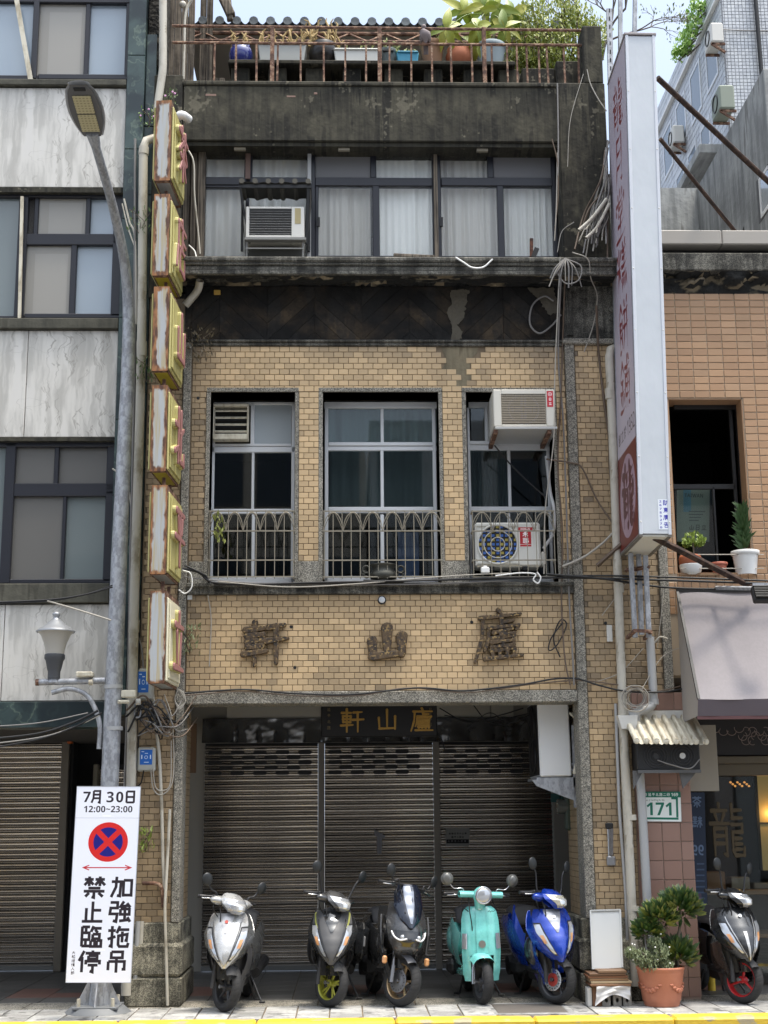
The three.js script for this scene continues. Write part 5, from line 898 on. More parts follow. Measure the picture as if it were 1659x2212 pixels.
// six yellow light boxes on the left
{
  const group = 'stacked yellow light boxes', rustWhite = (k) => mat(null, 0.5, 0, { map: canvasTex(160, 720, (g, W, H) => {
    const im = g.createImageData(W, H), grey = [0.4, 0.42, 0.43], tan = [0.4, 0.34, 0.22];
    for (let j = 0; j < H; j++) for (let i = 0; i < W; i++) {
      const u = i / W, v = j / H, n = fbm(u * 0.99, v * 0.99, 5, 9, 4, 620 + k * 7), s = fbm(u * 0.99, v * 0.99, 9, 2, 3, 621 + k * 7), e = Math.min(u * 1.6, (1 - u) * 1.6, v * 6, (1 - v) * 5.5), left = k === 2 ? 0.25 * sm(0.55, 0.2, u) : 0;
      let c = mix3(grey, tan, sm(0.35, 0.75, s)); c = mix3(mix3([0.075, 0.03, 0.016], [0.32, 0.14, 0.05], sm(0.25, 0.7, n)), c, sm(0.17, 0.36, e + (n - 0.5) * 0.5 - left + (k === 5 ? 0.12 : 0)));
      const o = (j * W + i) * 4; for (let q = 0; q < 3; q++) im.data[o + q] = toS(c[q]); im.data[o + 3] = 255;
    }
    g.putImageData(im, 0, 0);
  }) });
  const cream = mat([0.66, 0.62, 0.34], 0.5, 0, { map: tex(256, [0.3, 0.9], (u, v) => { const s = fbm(u, v, 12, 3, 4, 640); return mix3([0.52, 0.47, 0.25], [0.72, 0.69, 0.5], sm(0.25, 0.45, s)); }), color: 0xffffff }), red = mat([0.33, 0.15, 0.14], 0.6), yel = mat([0.5, 0.42, 0.02], 0.45, 0, { transmission: 0.2, thickness: 0 }), side = mat([0.66, 0.62, 0.46], 0.5);
  const boxes = [[335, 369, 217, 390], [331, 365, 419, 595], [330, 364, 619, 801], [326, 360, 832, 1018], [325, 360, 1048, 1240], [322, 357, 1276, 1476]];
  const glyphs = ['茶', '店', '山', '北', '平', '立'], words = ['topmost', 'second from the top', 'third from the top', 'fourth from the top', 'fifth from the top', 'lowest'];
  boxes.forEach(([l, r, t, b], i) => {
    const z = 0.8, q = RW(l, t, r, b, z), w = q.x1 - q.x0, h = q.y1 - q.y0, D = 0.64;
    const o = thing('light_box', ['rust edged yellow light box under the white downpipe, ', 'rust streaked yellow light box, ', 'heavily rusted yellow light box, ', 'orange streaked yellow light box, ', 'white and brown yellow light box, ', 'cleanest pale yellow light box, '][i] + words[i] + ' of the stack', 'sign', [(q.x0 + q.x1) / 2, q.y0, z], group);
    o.rotation.y = -0.065;
    part(o, 'end_panel', quadUV(V(-w / 2, h, 0.002), V(w / 2, h, 0.002), V(w / 2, 0, 0.002), V(-w / 2, 0, 0.002)), rustWhite(i), { uv: true });
    part(o, 'frame', [bx(-w / 2, -w / 2 + 0.01, 0, h, -D, 0), bx(w / 2 - 0.01, w / 2, 0, h, -D, 0), bx(-w / 2, w / 2, h - 0.01, h, -D, 0), bx(-w / 2, w / 2, 0, 0.012, -0.06, 0), bx(-w / 2, w / 2, 0, 0.012, -D, -D + 0.05)], M.rust);
    part(o, 'underside', bx(-w / 2 + 0.012, w / 2 - 0.012, 0.004, 0.01, -D + 0.05, -0.062), i === 0 || i > 3 ? M.greyWall : yel);
    // moulded yellow faces on both sides with a raised sign character
    part(o, 'side_face', [bx(w / 2, w / 2 + 0.022, 0.02, h - 0.06, -D + 0.01, -0.012, 0.01), bx(w / 2 + 0.0225, w / 2 + 0.036, 0.05, h - 0.1, -D + 0.04, -0.05, 0.01)], i === 5 ? side : cream);
    part(o, 'side_face', [bx(-w / 2 - 0.022, -w / 2, 0.02, h - 0.06, -D + 0.01, -0.012, 0.01)], cream);
    const s = Math.min(0.52, h * 0.68), ch = carved(glyphs[i], s, 0.044, 0.022).map((g) => g.scale(0.92, 1.1, 1).translate(0.07 - 0.3, s * 0.55 + h * 0.48, 0).applyMatrix4(new THREE.Matrix4().makeRotationY(Math.PI / 2)).translate(w / 2 + 0.037, 0, -D / 2 + 0.03));
    part(o, 'character', ch, cream); part(o, 'character_face', carved(glyphs[i], s, 0.036, 0.004).map((g) => g.scale(0.92, 1.1, 1).translate(0.07 - 0.3, s * 0.55 + h * 0.48, 0).applyMatrix4(new THREE.Matrix4().makeRotationY(Math.PI / 2)).translate(w / 2 + 0.072, 0, -D / 2 + 0.03)), red);
    const k = part(o, 'hanger', [bar(V(0, h, -0.2), V(0, h + 0.12, -0.2), 0.03), bar(V(0, h, -0.5), V(0, h + 0.12, -0.5), 0.03)], M.rust);
  });
}
// green number plates and other flat notices
{
  const c = [P(1392, 1710, 0.02), P(1470, 1710, 0.02), P(1472, 1775, 0.02), P(1394, 1774, 0.02)];
  const t = canvasTex(760, 600, (g, W, H) => {
    g.fillStyle = '#e7ece8'; g.fillRect(0, 0, W, H); g.fillStyle = '#13705a'; g.fillRect(0, 0, W, 116); g.fillRect(560, 116, 170, 40); g.fillRect(655, 116, 45, 400); g.fillRect(0, 520, 700, 42); g.fillStyle = '#e7ece8'; g.fillRect(700, 116, 60, 484);
    g.fillStyle = g.strokeStyle = '#e7ece8'; writeChar(g, '3', 4, 26, 62, 0); ['延', '平', '北', '路', '二', '段'].forEach((k, i) => writeChar(g, k, 78 + i * 78, 28, 64, 8)); g.font = 'bold 92px sans-serif'; g.textAlign = 'left'; g.fillText('169', 556, 92, 160);
    g.fillStyle = '#3a4a46'; g.font = '50px sans-serif'; g.fillText('Sec.2,YanPing N. Rd.', 4, 190, 420); g.fillStyle = '#13705a'; g.font = 'bold 360px sans-serif'; g.fillText('171', 20, 478, 620);
  });
  const o = thing('number_plate', 'white and green house number plate reading 171 on the pink tiled pier', 'number plate');
  part(o, 'plate', quadUV(...c), printMat(t, 0.35), { uv: true });
  part(o, 'backing', bx(c[0].x + 0.003, c[1].x, c[2].y + 0.004, c[0].y - 0.002, 0.006, 0.016, 0.003), M.galv);
  const c2 = [P(1190, 1714, -2.9), P(1250, 1714, -2.9), P(1250, 1733, -2.9), P(1190, 1733, -2.9)], o2 = thing('number_plate', 'dim teal number plate in the shade below the bracketed cooling unit', 'number plate');
  part(o2, 'plate', quadUV(...c2), printMat(canvasTex(400, 130, (g, W, H) => { g.fillStyle = '#3f6b69'; g.fillRect(0, 0, W, H); g.fillStyle = '#16302e'; g.font = 'italic bold 92px sans-serif'; g.fillText('171', 95, 98); g.fillRect(310, 10, 60, 40); }), 0.5), { uv: true });
  const c3 = [P(963, 1790, -3.05), P(1014, 1789, -3.05), P(1014, 1828, -3.05), P(963, 1828, -3.05)], o3 = thing('paper_notice', 'grey printed paper notice with a black band taped to the right shutter', 'notice');
  part(o3, 'sheet', quadUV(...c3), printMat(canvasTex(360, 280, (g, W, H) => { g.fillStyle = '#8d8d88'; g.fillRect(0, 0, W, H); g.strokeStyle = '#222'; ['加', '強', '日', '月', '大', '止', '停'].forEach((k, i) => writeChar(g, k, 46 + i * 40, 66, 30, 5)); ['路', '平', '二', '段', '立'].forEach((k, i) => writeChar(g, k, 86 + i * 40, 122, 30, 5)); g.fillStyle = '#151515'; g.fillRect(10, 172, 340, 62); g.strokeStyle = '#777'; ['北', '東', '告', '人', '節', '廣'].forEach((k, i) => writeChar(g, k, 30 + i * 50, 186, 28, 4)); }), 0.8), { uv: true });
  const o4 = single('paper_notice', 'torn grey paper scrap stuck to the middle shutter', 'notice', [quadUV(P(814, 1800, -3.04), P(826, 1800, -3.04), P(824, 1844, -3.04), P(815, 1844, -3.04)), quadUV(P(808, 1792, -3.035), P(832, 1806, -3.035), P(830, 1811, -3.035), P(810, 1806, -3.035))], mat([0.28, 0.28, 0.3], 0.8));
  const o5 = thing('meter_box', 'grey wall box with a blue printed label on the left brick pilaster', 'box', [P(318, 1641, 0.03).x, P(318, 1641, 0.03).y, 0.01]);
  part(o5, 'case', cbox(0.17, 0.225, 0.1, 0.015).translate(0, 0, 0.05), mat([0.4, 0.4, 0.36], 0.5));
  const blueLabel = printMat(canvasTex(180, 220, (g, W, H) => { g.fillStyle = '#1f63b8'; g.fillRect(0, 0, W, H); g.strokeStyle = g.fillStyle = '#d5e2f0'; g.lineWidth = 7; g.beginPath(); g.arc(90, 112, 22, 0, 7); g.stroke(); g.fillRect(18, 76, 16, 60); g.fillRect(146, 76, 16, 60); g.fillRect(20, 24, 40, 10); g.fillRect(60, 180, 70, 9); g.fillRect(70, 50, 46, 9); }), 0.4);
  part(o5, 'label', printed(0.115, 0.14).translate(0, 0.02, 0.1015), blueLabel, { uv: true });
  const o6 = thing('meter_box', 'second grey box with a blue label half hidden behind the lowest light box', 'box', [P(312, 1468, 0.05).x, P(312, 1468, 0.05).y, 0.02]);
  part(o6, 'case', cbox(0.15, 0.3, 0.1, 0.015).translate(0.02, -0.05, 0.05), mat([0.42, 0.42, 0.38], 0.5)); part(o6, 'label', printed(0.1, 0.2).translate(0.0, -0.03, 0.1015), blueLabel, { uv: true });
  const st = single('sticker', 'small white paper label on the brick beside the lowest light box', 'label', rbx(RW(405, 1283, 415, 1295, 0.016), 0.013, 0.016), M.white);
  const bill = thing('handbill', 'yellow and white bill pasted round the left pilaster corner', 'notice');
  part(bill, 'sheet', [bx(-1.5795, -1.578, 1.62, 1.82, -0.55, -0.35)], mat([0.6, 0.6, 0.58], 0.8)); part(bill, 'sheet', [bx(-1.5795, -1.578, 1.25, 1.618, -0.55, -0.35)], mat([0.55, 0.4, 0.1], 0.8));
}
// ================================================================ motor scooters: front towards +z, origin where the front tyre stands
const tyreMat = mat([0.022, 0.022, 0.023], 0.75, 0, { bumpMap: (() => { const t = tex(128, 1, (u, v) => { const k = Math.sin((u * 1 + Math.abs(v - 0.5) * 1.6) * 6.283) > 0.55 ? 0 : 1; return [k, k, k]; }, false); t.repeat.set(26, 1); return t; })(), bumpScale: 0.006 });
const plast = mat([0.02, 0.02, 0.022], 0.45), plastMatt = mat([0.035, 0.035, 0.037], 0.7), chrome = mat([0.6, 0.6, 0.6], 0.15, 1), steel = mat([0.33, 0.33, 0.34], 0.35, 0.8), lens = mat([0.55, 0.57, 0.6], 0.08, 0.55, { clearcoat: 1, clearcoatRoughness: 0.02 }), amber = mat([0.62, 0.3, 0.12], 0.2, 0, { clearcoat: 1 }), mirrorBack = mat([0.018, 0.02, 0.021], 0.42);
const dust = tex(256, 0.4, (u, v) => { const a = fbm(u, v, 6, 6, 5, 801), f = fbm(u, v, 50, 50, 2, 802), k = 0.91 + 0.09 * sm(0.3, 0.6, a) - 0.06 * sm(0.62, 0.7, f); return [k, k, k * 0.985]; }), scuff = tex(256, 0.4, (u, v) => { const a = fbm(u, v, 7, 7, 5, 803), k = 0.55 + 0.9 * sm(0.45, 0.75, a); return [k, k, k]; }, false);
const gloss = (c, metal = 0.25, rough = 0.32) => mat(c, rough, metal, { clearcoat: 0.8, clearcoatRoughness: 0.12, map: dust, roughnessMap: scuff });
const lerpRows = (rows, y) => { let i = 0; while (i < rows.length - 2 && y > rows[i + 1][0]) i++; const a = rows[i], b = rows[i + 1], t = sm(0, 1, (y - a[0]) / (b[0] - a[0])) * 0.4 + 0.6 * clamp((y - a[0]) / (b[0] - a[0])); return a.map((v, k) => mix(v, b[k], t)); };
// a bowed panel: rows of [y, half width, z in the middle, z at the edge]
const bowed = (rows, p = 2) => (u, y, out = 0) => { const [, w, zc, ze] = lerpRows(rows, y), s = Math.pow(Math.abs(u), p), sl = (zc - ze) * p * Math.pow(Math.abs(u), p - 1) / Math.max(w, 0.03), n = V(Math.sign(u) * sl, 0.15, 1).normalize(); return [u * w + n.x * out, y + n.y * out, mix(zc, ze, s) + n.z * out]; };
const sheet = (fn, y0, y1, ul = () => -1, ur = () => 1, out = 0, nu = 18, nv = 18) => surf(nu, nv, (a, b) => { const y = mix(y0, y1, b); return fn(mix(ul(b), ur(b), a), y, out); });
function wheelParts(root, name, o, at, turn = 0) {
  const R = o.R, k = R / 0.215, w = o.tw ?? 0.052, prof = [[0.155, -0.8], [0.165, -0.98], [0.184, -1], [0.203, -0.68], [0.213, -0.3], [0.215, 0], [0.213, 0.3], [0.203, 0.68], [0.184, 1], [0.165, 0.98], [0.155, 0.8]].map(([r, x]) => [r * k, x * w]);
  const axis = (g) => rot(g, 0, 0, Math.PI / 2);
  const t = part(root, name, axis(lathe(prof, 48)), tyreMat, { uv: true, at });
  t.rotation.y = turn;
  const rim = [axis(lathe([[0.16, -0.84], [0.15, -0.72], [0.14, -0.5], [0.14, 0.5], [0.15, 0.72], [0.16, 0.84]].map(([r, x]) => [r * k, x * w]), 36))];
  for (let i = 0; i < o.spokes; i++) { const a = i / o.spokes * 6.283; for (const s of o.twin ? [-0.16, 0.16] : [0]) rim.push(bar(V(0, 0.03 * Math.cos(a), 0.03 * Math.sin(a)), V(0, 0.144 * k * Math.cos(a + s + 0.12), 0.144 * k * Math.sin(a + s + 0.12)), o.twin ? 0.014 : 0.026, 0.02, 0.004)); }
  rim.push(cyl(V(-0.035, 0, 0), V(0.035, 0, 0), 0.034, 0.034, 14));
  part(t, 'rim', rim, o.rim);
  part(t, 'axle', [cyl(V(-0.085, 0, 0), V(0.085, 0, 0), 0.012), cyl(V(-0.09, 0, 0), V(-0.078, 0, 0), 0.018)], steel);
  if (o.disc) {
    const holes = []; const n = 16;
    part(t, 'brake_disc', axis(lathe([[0.058, -0.002], [0.1, -0.002], [0.1, 0.002], [0.058, 0.002], [0.058, -0.002]].map(([r, y]) => [r * k, y]), 32)).translate(-0.062, 0, 0), o.disc);
    for (let i = 0; i < n; i++) { const a = i / n * 6.283; holes.push(cyl(V(-0.0655, 0.08 * k * Math.cos(a), 0.08 * k * Math.sin(a)), V(-0.064, 0.08 * k * Math.cos(a), 0.08 * k * Math.sin(a)), 0.006, 0.006, 6)); }
    part(t, 'disc_hole', holes, M.black, { kind: 'stuff' });
    part(t, 'caliper', cbox(0.03, 0.075, 0.045, 0.01).translate(-0.065, 0.05, -0.09), o.caliper ?? steel);
    part(t, 'disc_carrier', [axis(lathe([[0.02, -0.003], [0.06, -0.003], [0.06, 0.003], [0.02, 0.003]].map(([r, y]) => [r * k, y]), 20)).translate(-0.063, 0, 0)], o.carrier ?? steel);
  }
  return t;
}
function mirrorParts(root, side, o, S) {
  const base = V(side * 0.17, o.barY + 0.02, -0.07), knee = V(side * o.mx * 0.82, o.mTop - 0.13, -0.08), head = V(side * o.mx, o.mTop - 0.06, -0.08);
  const stem = part(root, 'mirror_stem', [tube([base, V(side * 0.19, o.barY + 0.06, -0.075), knee, head], o.round ? 0.006 : 0.009, 16, 6)].map((g) => g.applyMatrix4(S)), o.round ? chrome : plast);
  const shape = o.round ? Array.from({ length: 24 }, (_, i) => { const a = i / 24 * 6.283; return [0.052 * Math.cos(a), 0.052 * Math.sin(a)]; }) : Array.from({ length: 24 }, (_, i) => { const a = i / 24 * 6.283, c = Math.cos(a), s = Math.sin(a); return [side * (0.058 * c + 0.012 * s), 0.064 * s * (1 - 0.22 * c) + 0.006]; });
  const g = extrude(shape, 0.02, 0.012).translate(0, 0, -0.016), dome = sphere(0.05, 0, 0, 0.012, 1, 1.15, 0.5, 14);
  rot(g, 0.1, side * 0.25, side * -0.35); rot(dome, 0, side * 0.25, side * -0.35);
  part(root, 'mirror', (o.round ? [g, dome] : [dome.scale(1.1, 1.1, 0.7)]).map((q) => q.translate(head.x + side * 0.012, head.y + 0.02, head.z).applyMatrix4(S)), o.mirror ?? mirrorBack);
}
function scooter(o) {
  const root = thing('scooter', o.label, 'scooter', [o.at.x, 0, o.at.z], 'parked scooters');
  root.rotation.set(0, o.yaw ?? 0, o.lean ?? 0, 'YXZ'); root.scale.setScalar(o.size ?? 0.92);
  o.R ??= 0.22; o.barY ??= 1.03; o.mTop ??= 1.32; o.mx ??= 0.3; o.spokes ??= 5;
  const axis = V(0, Math.cos(0.27), -Math.sin(0.27)), S = new THREE.Matrix4().makeTranslation(0, o.R, 0.12).multiply(new THREE.Matrix4().makeRotationAxis(axis, o.steer ?? 0.5)).multiply(new THREE.Matrix4().makeTranslation(0, -o.R, -0.12)), st = (g) => g.applyMatrix4(S);
  const R = o.R, main = o.main, dark = o.dark ?? plast, side = o.side ?? main;
  wheelParts(root, 'front_wheel', o, [0, R, 0], 0).quaternion.setFromAxisAngle(axis, o.steer ?? 0.5);
  // fork legs
  for (const s of [-1, 1]) part(root, 'fork_leg', [cyl(V(s * 0.075, R - 0.02, 0.0), V(s * 0.07, R + 0.14, -0.02), 0.021, 0.021, 10), cyl(V(s * 0.07, R + 0.13, -0.02), V(s * 0.06, 0.6, -0.08), 0.015, 0.015, 10)].map(st), o.fork ?? plastMatt);
  part(root, 'steering_column', cyl(V(0, 0.5, -0.08), V(0, o.barY, -0.13), 0.03), plast);
  // front mudguard
  const fr = o.fender ?? { a0: -0.6, a1: 1.0, w: 0.062, m: plastMatt, r: 0.018 };
  part(root, 'mudguard', st(surf(10, 16, (u, v) => { const a = mix(fr.a0, fr.a1, v), x = (u - 0.5) * 2, r = R + fr.r + (fr.crown ?? 0.02) * (1 - x * x) - (fr.skirt ?? 0) * Math.pow(Math.abs(x), 6); return [x * fr.w, R + r * Math.cos(a), r * Math.sin(a)]; })), fr.m);
  // rear half: wheel, swing arm, body sides, seat, tail, exhaust
  wheelParts(root, 'rear_wheel', { R: R * 0.98, rim: plastMatt, spokes: 5, tw: 0.056 }, [0, R * 0.98, -1.25]);
  const bodyFn = (sx) => surf(16, 10, (u, v) => { const z = mix(-0.42, -1.42, u), y0 = mix(0.34, 0.62, sm(0.1, 1, u)), y1 = mix(0.66, 0.8, sm(0, 0.5, u)), w = 0.1 + 0.1 * Math.sin(Math.PI * clamp(u * 0.75 + 0.2)) ; return [sx * (w + 0.035 * Math.sin(Math.PI * v)), mix(y0, y1, v), z]; });
  for (const s of [-1, 1]) part(root, 'side_panel', bodyFn(s), side);
  part(root, 'seat', surf(14, 14, (u, v) => { const z = mix(-0.4, -1.3, v), w = mix(0.1, 0.16, sm(0, 0.4, v)) * (1 - 0.4 * sm(0.8, 1, v)), a = (u - 0.5) * Math.PI; return [w * Math.sin(a), mix(0.74, 0.84, sm(0.45, 0.6, v)) + 0.06 * Math.cos(a) - 0.06 * sm(0.12, 0, v), z]; }), plastMatt);
  part(root, 'tail', cbox(0.14, 0.1, 0.1, 0.03).translate(0, 0.76, -1.4), side);
  part(root, 'engine', [cbox(0.14, 0.14, 0.4, 0.03).translate(-0.1, 0.28, -1.05), cyl(V(-0.17, 0.28, -1.2), V(-0.1, 0.28, -1.2), 0.1, 0.1, 16)], plastMatt);
  part(root, 'exhaust', [cyl(V(0.15, 0.28, -0.85), V(0.17, 0.36, -1.35), 0.055, 0.06, 14)], plast);
  part(root, 'floorboard', [cbox(0.32, 0.06, 0.42, 0.02).translate(0, 0.31, -0.33), cbox(0.22, 0.1, 0.5, 0.02).translate(0, 0.24, -0.4)], o.floor ?? plast);
  for (const s of [-1, 1]) part(root, 'stand_leg', [cyl(V(s * 0.08, 0.26, -0.85), V(s * 0.14, 0.012, -0.92), 0.012), cyl(V(s * 0.14, 0.014, -0.92), V(s * 0.2, 0.014, -0.92), 0.012)], plast);
  part(root, 'side_stand', [cyl(V(0.12, 0.28, -0.72), V(0.25, 0.03, -0.6), 0.011), cbox(0.06, 0.02, 0.03, 0.005).translate(0.26, 0.02, -0.6)], plast);
  // handlebar with grips and levers
  const gx = o.gx ?? 0.31;
  part(root, 'handlebar', [tube([V(-gx, o.barY + 0.0, -0.17), V(-0.15, o.barY + 0.02, -0.1), V(0.15, o.barY + 0.02, -0.1), V(gx, o.barY, -0.17)], 0.012, 24, 8)].map(st), plast);
  for (const s of [-1, 1]) {
    part(root, 'grip', [cyl(V(s * gx, o.barY, -0.17), V(s * (gx - 0.11), o.barY + 0.01, -0.125), 0.018, 0.018, 10), cyl(V(s * (gx + 0.018), o.barY, -0.178), V(s * gx, o.barY, -0.17), 0.02, 0.016, 10), cbox(0.05, 0.05, 0.06, 0.012).translate(s * (gx - 0.13), o.barY + 0.012, -0.115)].map(st), plast);
    part(root, 'brake_lever', tube([V(s * (gx - 0.12), o.barY + 0.005, -0.09), V(s * (gx - 0.06), o.barY - 0.005, -0.085), V(s * gx, o.barY - 0.012, -0.12)], 0.007, 10, 6).applyMatrix4(S), chrome);
    mirrorParts(root, s, o, S);
  }
  part(root, 'brake_hose', [tube([V(-0.12, o.barY - 0.03, -0.08), V(-0.13, o.barY - 0.16, 0.0), V(-0.09, 0.7, -0.02), V(-0.08, R + 0.12, -0.04)], 0.006, 24, 5), tube([V(0.13, o.barY - 0.02, -0.1), V(0.16, o.barY - 0.14, -0.06), V(0.06, o.barY - 0.22, -0.1)], 0.005, 16, 5), tube([V(-0.16, o.barY, -0.1), V(-0.2, o.barY - 0.1, -0.05), V(-0.06, o.barY - 0.2, -0.1)], 0.005, 16, 5)].map(st), M.cableBlack);
  o.build(root, { st, S, main, dark, side, R });
  return root;
}
// the sporty front shared by four of them
function sportFront(root, { st, main, dark, side, R }, c) {
  const rows = [[0.42, 0.022, 0.235, 0.215], [0.47, 0.065, 0.25, 0.2], [0.54, 0.128, 0.245, 0.165], [0.63, 0.172, 0.215, 0.12], [0.72, 0.195, 0.165, 0.06], [0.81, 0.198, 0.105, -0.01], [0.88, 0.185, 0.05, -0.06], [0.92, 0.155, 0.015, -0.08]], f = bowed(rows, 2);
  part(root, 'front_shield', [sheet(f, 0.42, 0.92), sheet(f, 0.42, 0.92, () => -1, () => 1, -0.02)], main);
  // darker flanks that wrap the leg shield
  const rowsB = rows.map(([y, w, zc, ze]) => [y, w + (0.035 + 0.02 * sm(0.42, 0.6, y)) * (1 - 0.9 * sm(0.7, 0.9, y)), zc - 0.06, ze - 0.13]);
  part(root, 'leg_shield', [sheet(bowed(rowsB, 3), 0.44, 0.9), sheet(bowed(rowsB.map(([y, w, zc, ze]) => [y, w, zc - 0.16, ze - 0.02]), 2), 0.3, 0.9)], c.flank ?? dark);
  for (const s of [-1, 1]) part(root, 'lower_flank', surf(8, 12, (u, v) => { const y = mix(0.2, 0.62, v), z = mix(-0.02, -0.34, u), w = mix(0.1, 0.2, sm(0, 0.8, v)); return [s * (w + 0.012 * Math.sin(u * 3.1)), y - 0.06 * u, z + 0.06 * v]; }), c.flank2 ?? c.flank ?? dark);
  part(root, 'inner_cover', [sheet(bowed([[0.4, 0.14, 0.02, -0.04], [0.6, 0.19, 0.0, -0.06], [0.9, 0.18, -0.08, -0.12]], 2), 0.3, 0.92)], plast);
  // lamps swept up along both edges
  for (const s of [-1, 1]) {
    const lo = (t) => s * mix(0.42, 0.62, t), hi = (t) => s * mix(0.58, 0.97, t);
    part(root, 'lamp_surround', sheet(f, 0.485, 0.795, (t) => s * mix(0.44, 0.7, t), (t) => s * mix(0.78, 1.0, Math.min(1, t * 1.4)) * 0.995, 0.004, 6, 14), plast);
    part(root, 'turn_signal', sheet(f, 0.5, 0.78, (t) => s * mix(0.5, 0.74, t) , (t) => s * mix(0.72, 1.0, Math.min(1, t * 1.4)) * 0.985, 0.006, 6, 14), lens);
    part(root, 'lamp_bulb', sheet(f, 0.6, 0.68, (t) => s * mix(0.7, 0.74, t), (t) => s * mix(0.86, 0.9, t), 0.009, 4, 5), amber);
    part(root, 'trim_line', sheet(f, 0.46, 0.84, (t) => s * mix(0.34, 0.66, t), (t) => s * mix(0.4, 0.7, t), 0.007, 2, 14), c.trim ?? dark);
  }
  if (c.blaze) part(root, 'front_blaze', sheet(f, c.blaze[1] ?? 0.68, 0.915, (t) => -mix(0.05, c.blaze[2] ?? 0.5, t), (t) => mix(0.05, c.blaze[2] ?? 0.5, t), 0.006), c.blaze[0]);
  if (c.ridge) part(root, 'ridge', sheet(f, 0.43, 0.7, (t) => -0.09, (t) => 0.09, 0.008, 4, 10), c.ridge);
  if (c.stripes) for (const s of [-1, 1]) part(root, 'stripe', sheet(f, 0.76, 0.9, (t) => s * mix(0.7, 0.9, t), (t) => s * mix(0.78, 0.98, t), 0.005, 3, 8), c.stripes);
  part(root, 'badge', norm(new THREE.CylinderGeometry(0.017, 0.017, 0.006, 16)).rotateX(Math.PI / 2 - 0.5).translate(0, 0.845, 0.095), c.badge ?? chrome);
  // cowl round the handlebar with the headlight
  const B = 1.02, cow = bowed([[0.915, 0.05, 0.08, 0.05], [0.955, 0.105, 0.13, 0.05], [1.0, 0.14, 0.125, 0.0], [1.05, 0.138, 0.075, -0.05], [1.09, 0.1, 0.01, -0.08], [1.105, 0.06, -0.04, -0.09]], 2.2);
  part(root, 'handlebar_cowl', [st(sheet(cow, 0.915, 1.105)), st(sheet(bowed([[0.925, 0.045, 0.0, -0.03], [1.01, 0.13, -0.06, -0.1], [1.105, 0.05, -0.12, -0.11]], 2), 0.925, 1.105))], c.cowl ?? main);
  const hl = part(root, 'headlight', st(sheet(cow, 0.925, 1.05, (t) => -mix(0.6, 0.86, t), (t) => mix(0.6, 0.86, t), 0.006)), c.lens ?? lens);
  part(hl, 'reflector', st(sheet(cow, 0.95, 1.02, (t) => -0.36, (t) => 0.36, 0.009, 8, 8)), mat([0.8, 0.8, 0.78], 0.1, 0.6));
  part(root, 'handlebar_cover', [st(sphere(0.07, -0.14, B, -0.08, 1.35, 0.65, 0.8)), st(sphere(0.07, 0.14, B, -0.08, 1.35, 0.65, 0.8))], c.cover ?? c.cowl ?? main);
}
const silverP = gloss([0.52, 0.52, 0.52], 0.45, 0.35), greyP = gloss([0.075, 0.075, 0.078], 0.3, 0.4), mattGrey = mat([0.085, 0.085, 0.088], 0.5, 0.2), blueP = gloss([0.008, 0.05, 0.42], 0.3, 0.28), aqua = gloss([0.21, 0.66, 0.62], 0.0, 0.3), blackP = gloss([0.03, 0.031, 0.033], 0.25, 0.3), gunP = gloss([0.14, 0.145, 0.15], 0.5, 0.32);
const oliveRim = mat([0.36, 0.36, 0.05], 0.4, 0.3), redRim = mat([0.5, 0.02, 0.025], 0.4, 0.1), bronze = mat([0.42, 0.3, 0.17], 0.35, 0.6), greyRim = mat([0.1, 0.1, 0.105], 0.45, 0.4);
scooter({ label: 'silver scooter with its black wheel turned, leftmost of the row', at: PY(490, 2186), lean: 0.0, yaw: -0.08, steer: 0.7, main: silverP, side: gunP, rim: mat([0.03, 0.03, 0.032], 0.45), R: 0.225, mTop: 1.24, mx: 0.3, build: (r, k) => sportFront(r, k, { flank: gunP, flank2: mattGrey, cowl: silverP, blaze: [mat([0.4, 0.4, 0.41], 0.4, 0.4), 0.74, 0.42], trim: mattGrey, badge: mat([0.45, 0.08, 0.06], 0.4) }) });
scooter({ label: 'dark grey scooter with yellow green wheel and olive stripes', at: PY(716, 2176), lean: -0.012, yaw: -0.03, steer: 0.75, main: mattGrey, side: blackP, rim: oliveRim, spokes: 5, twin: true, R: 0.225, barY: 1.04, mTop: 1.34, mx: 0.29, build: (r, k) => { sportFront(r, k, { flank: blackP, cowl: greyP, blaze: [blackP, 0.72, 0.55], trim: blackP, stripes: mat([0.3, 0.31, 0.08], 0.4), badge: mat([0.7, 0.7, 0.7], 0.3, 0.5) }); part(r, 'side_cover', [sphere(0.09, -0.2, 0.62, -0.6, 0.6, 1.4, 1.4)], mat([0.24, 0.25, 0.06], 0.4)); part(r, 'rear_box', [sphere(0.13, -0.22, 0.5, -0.75, 0.55, 1.3, 1.3), sphere(0.13, 0.24, 0.5, -0.75, 0.55, 1.1, 1.3)], plast); } });
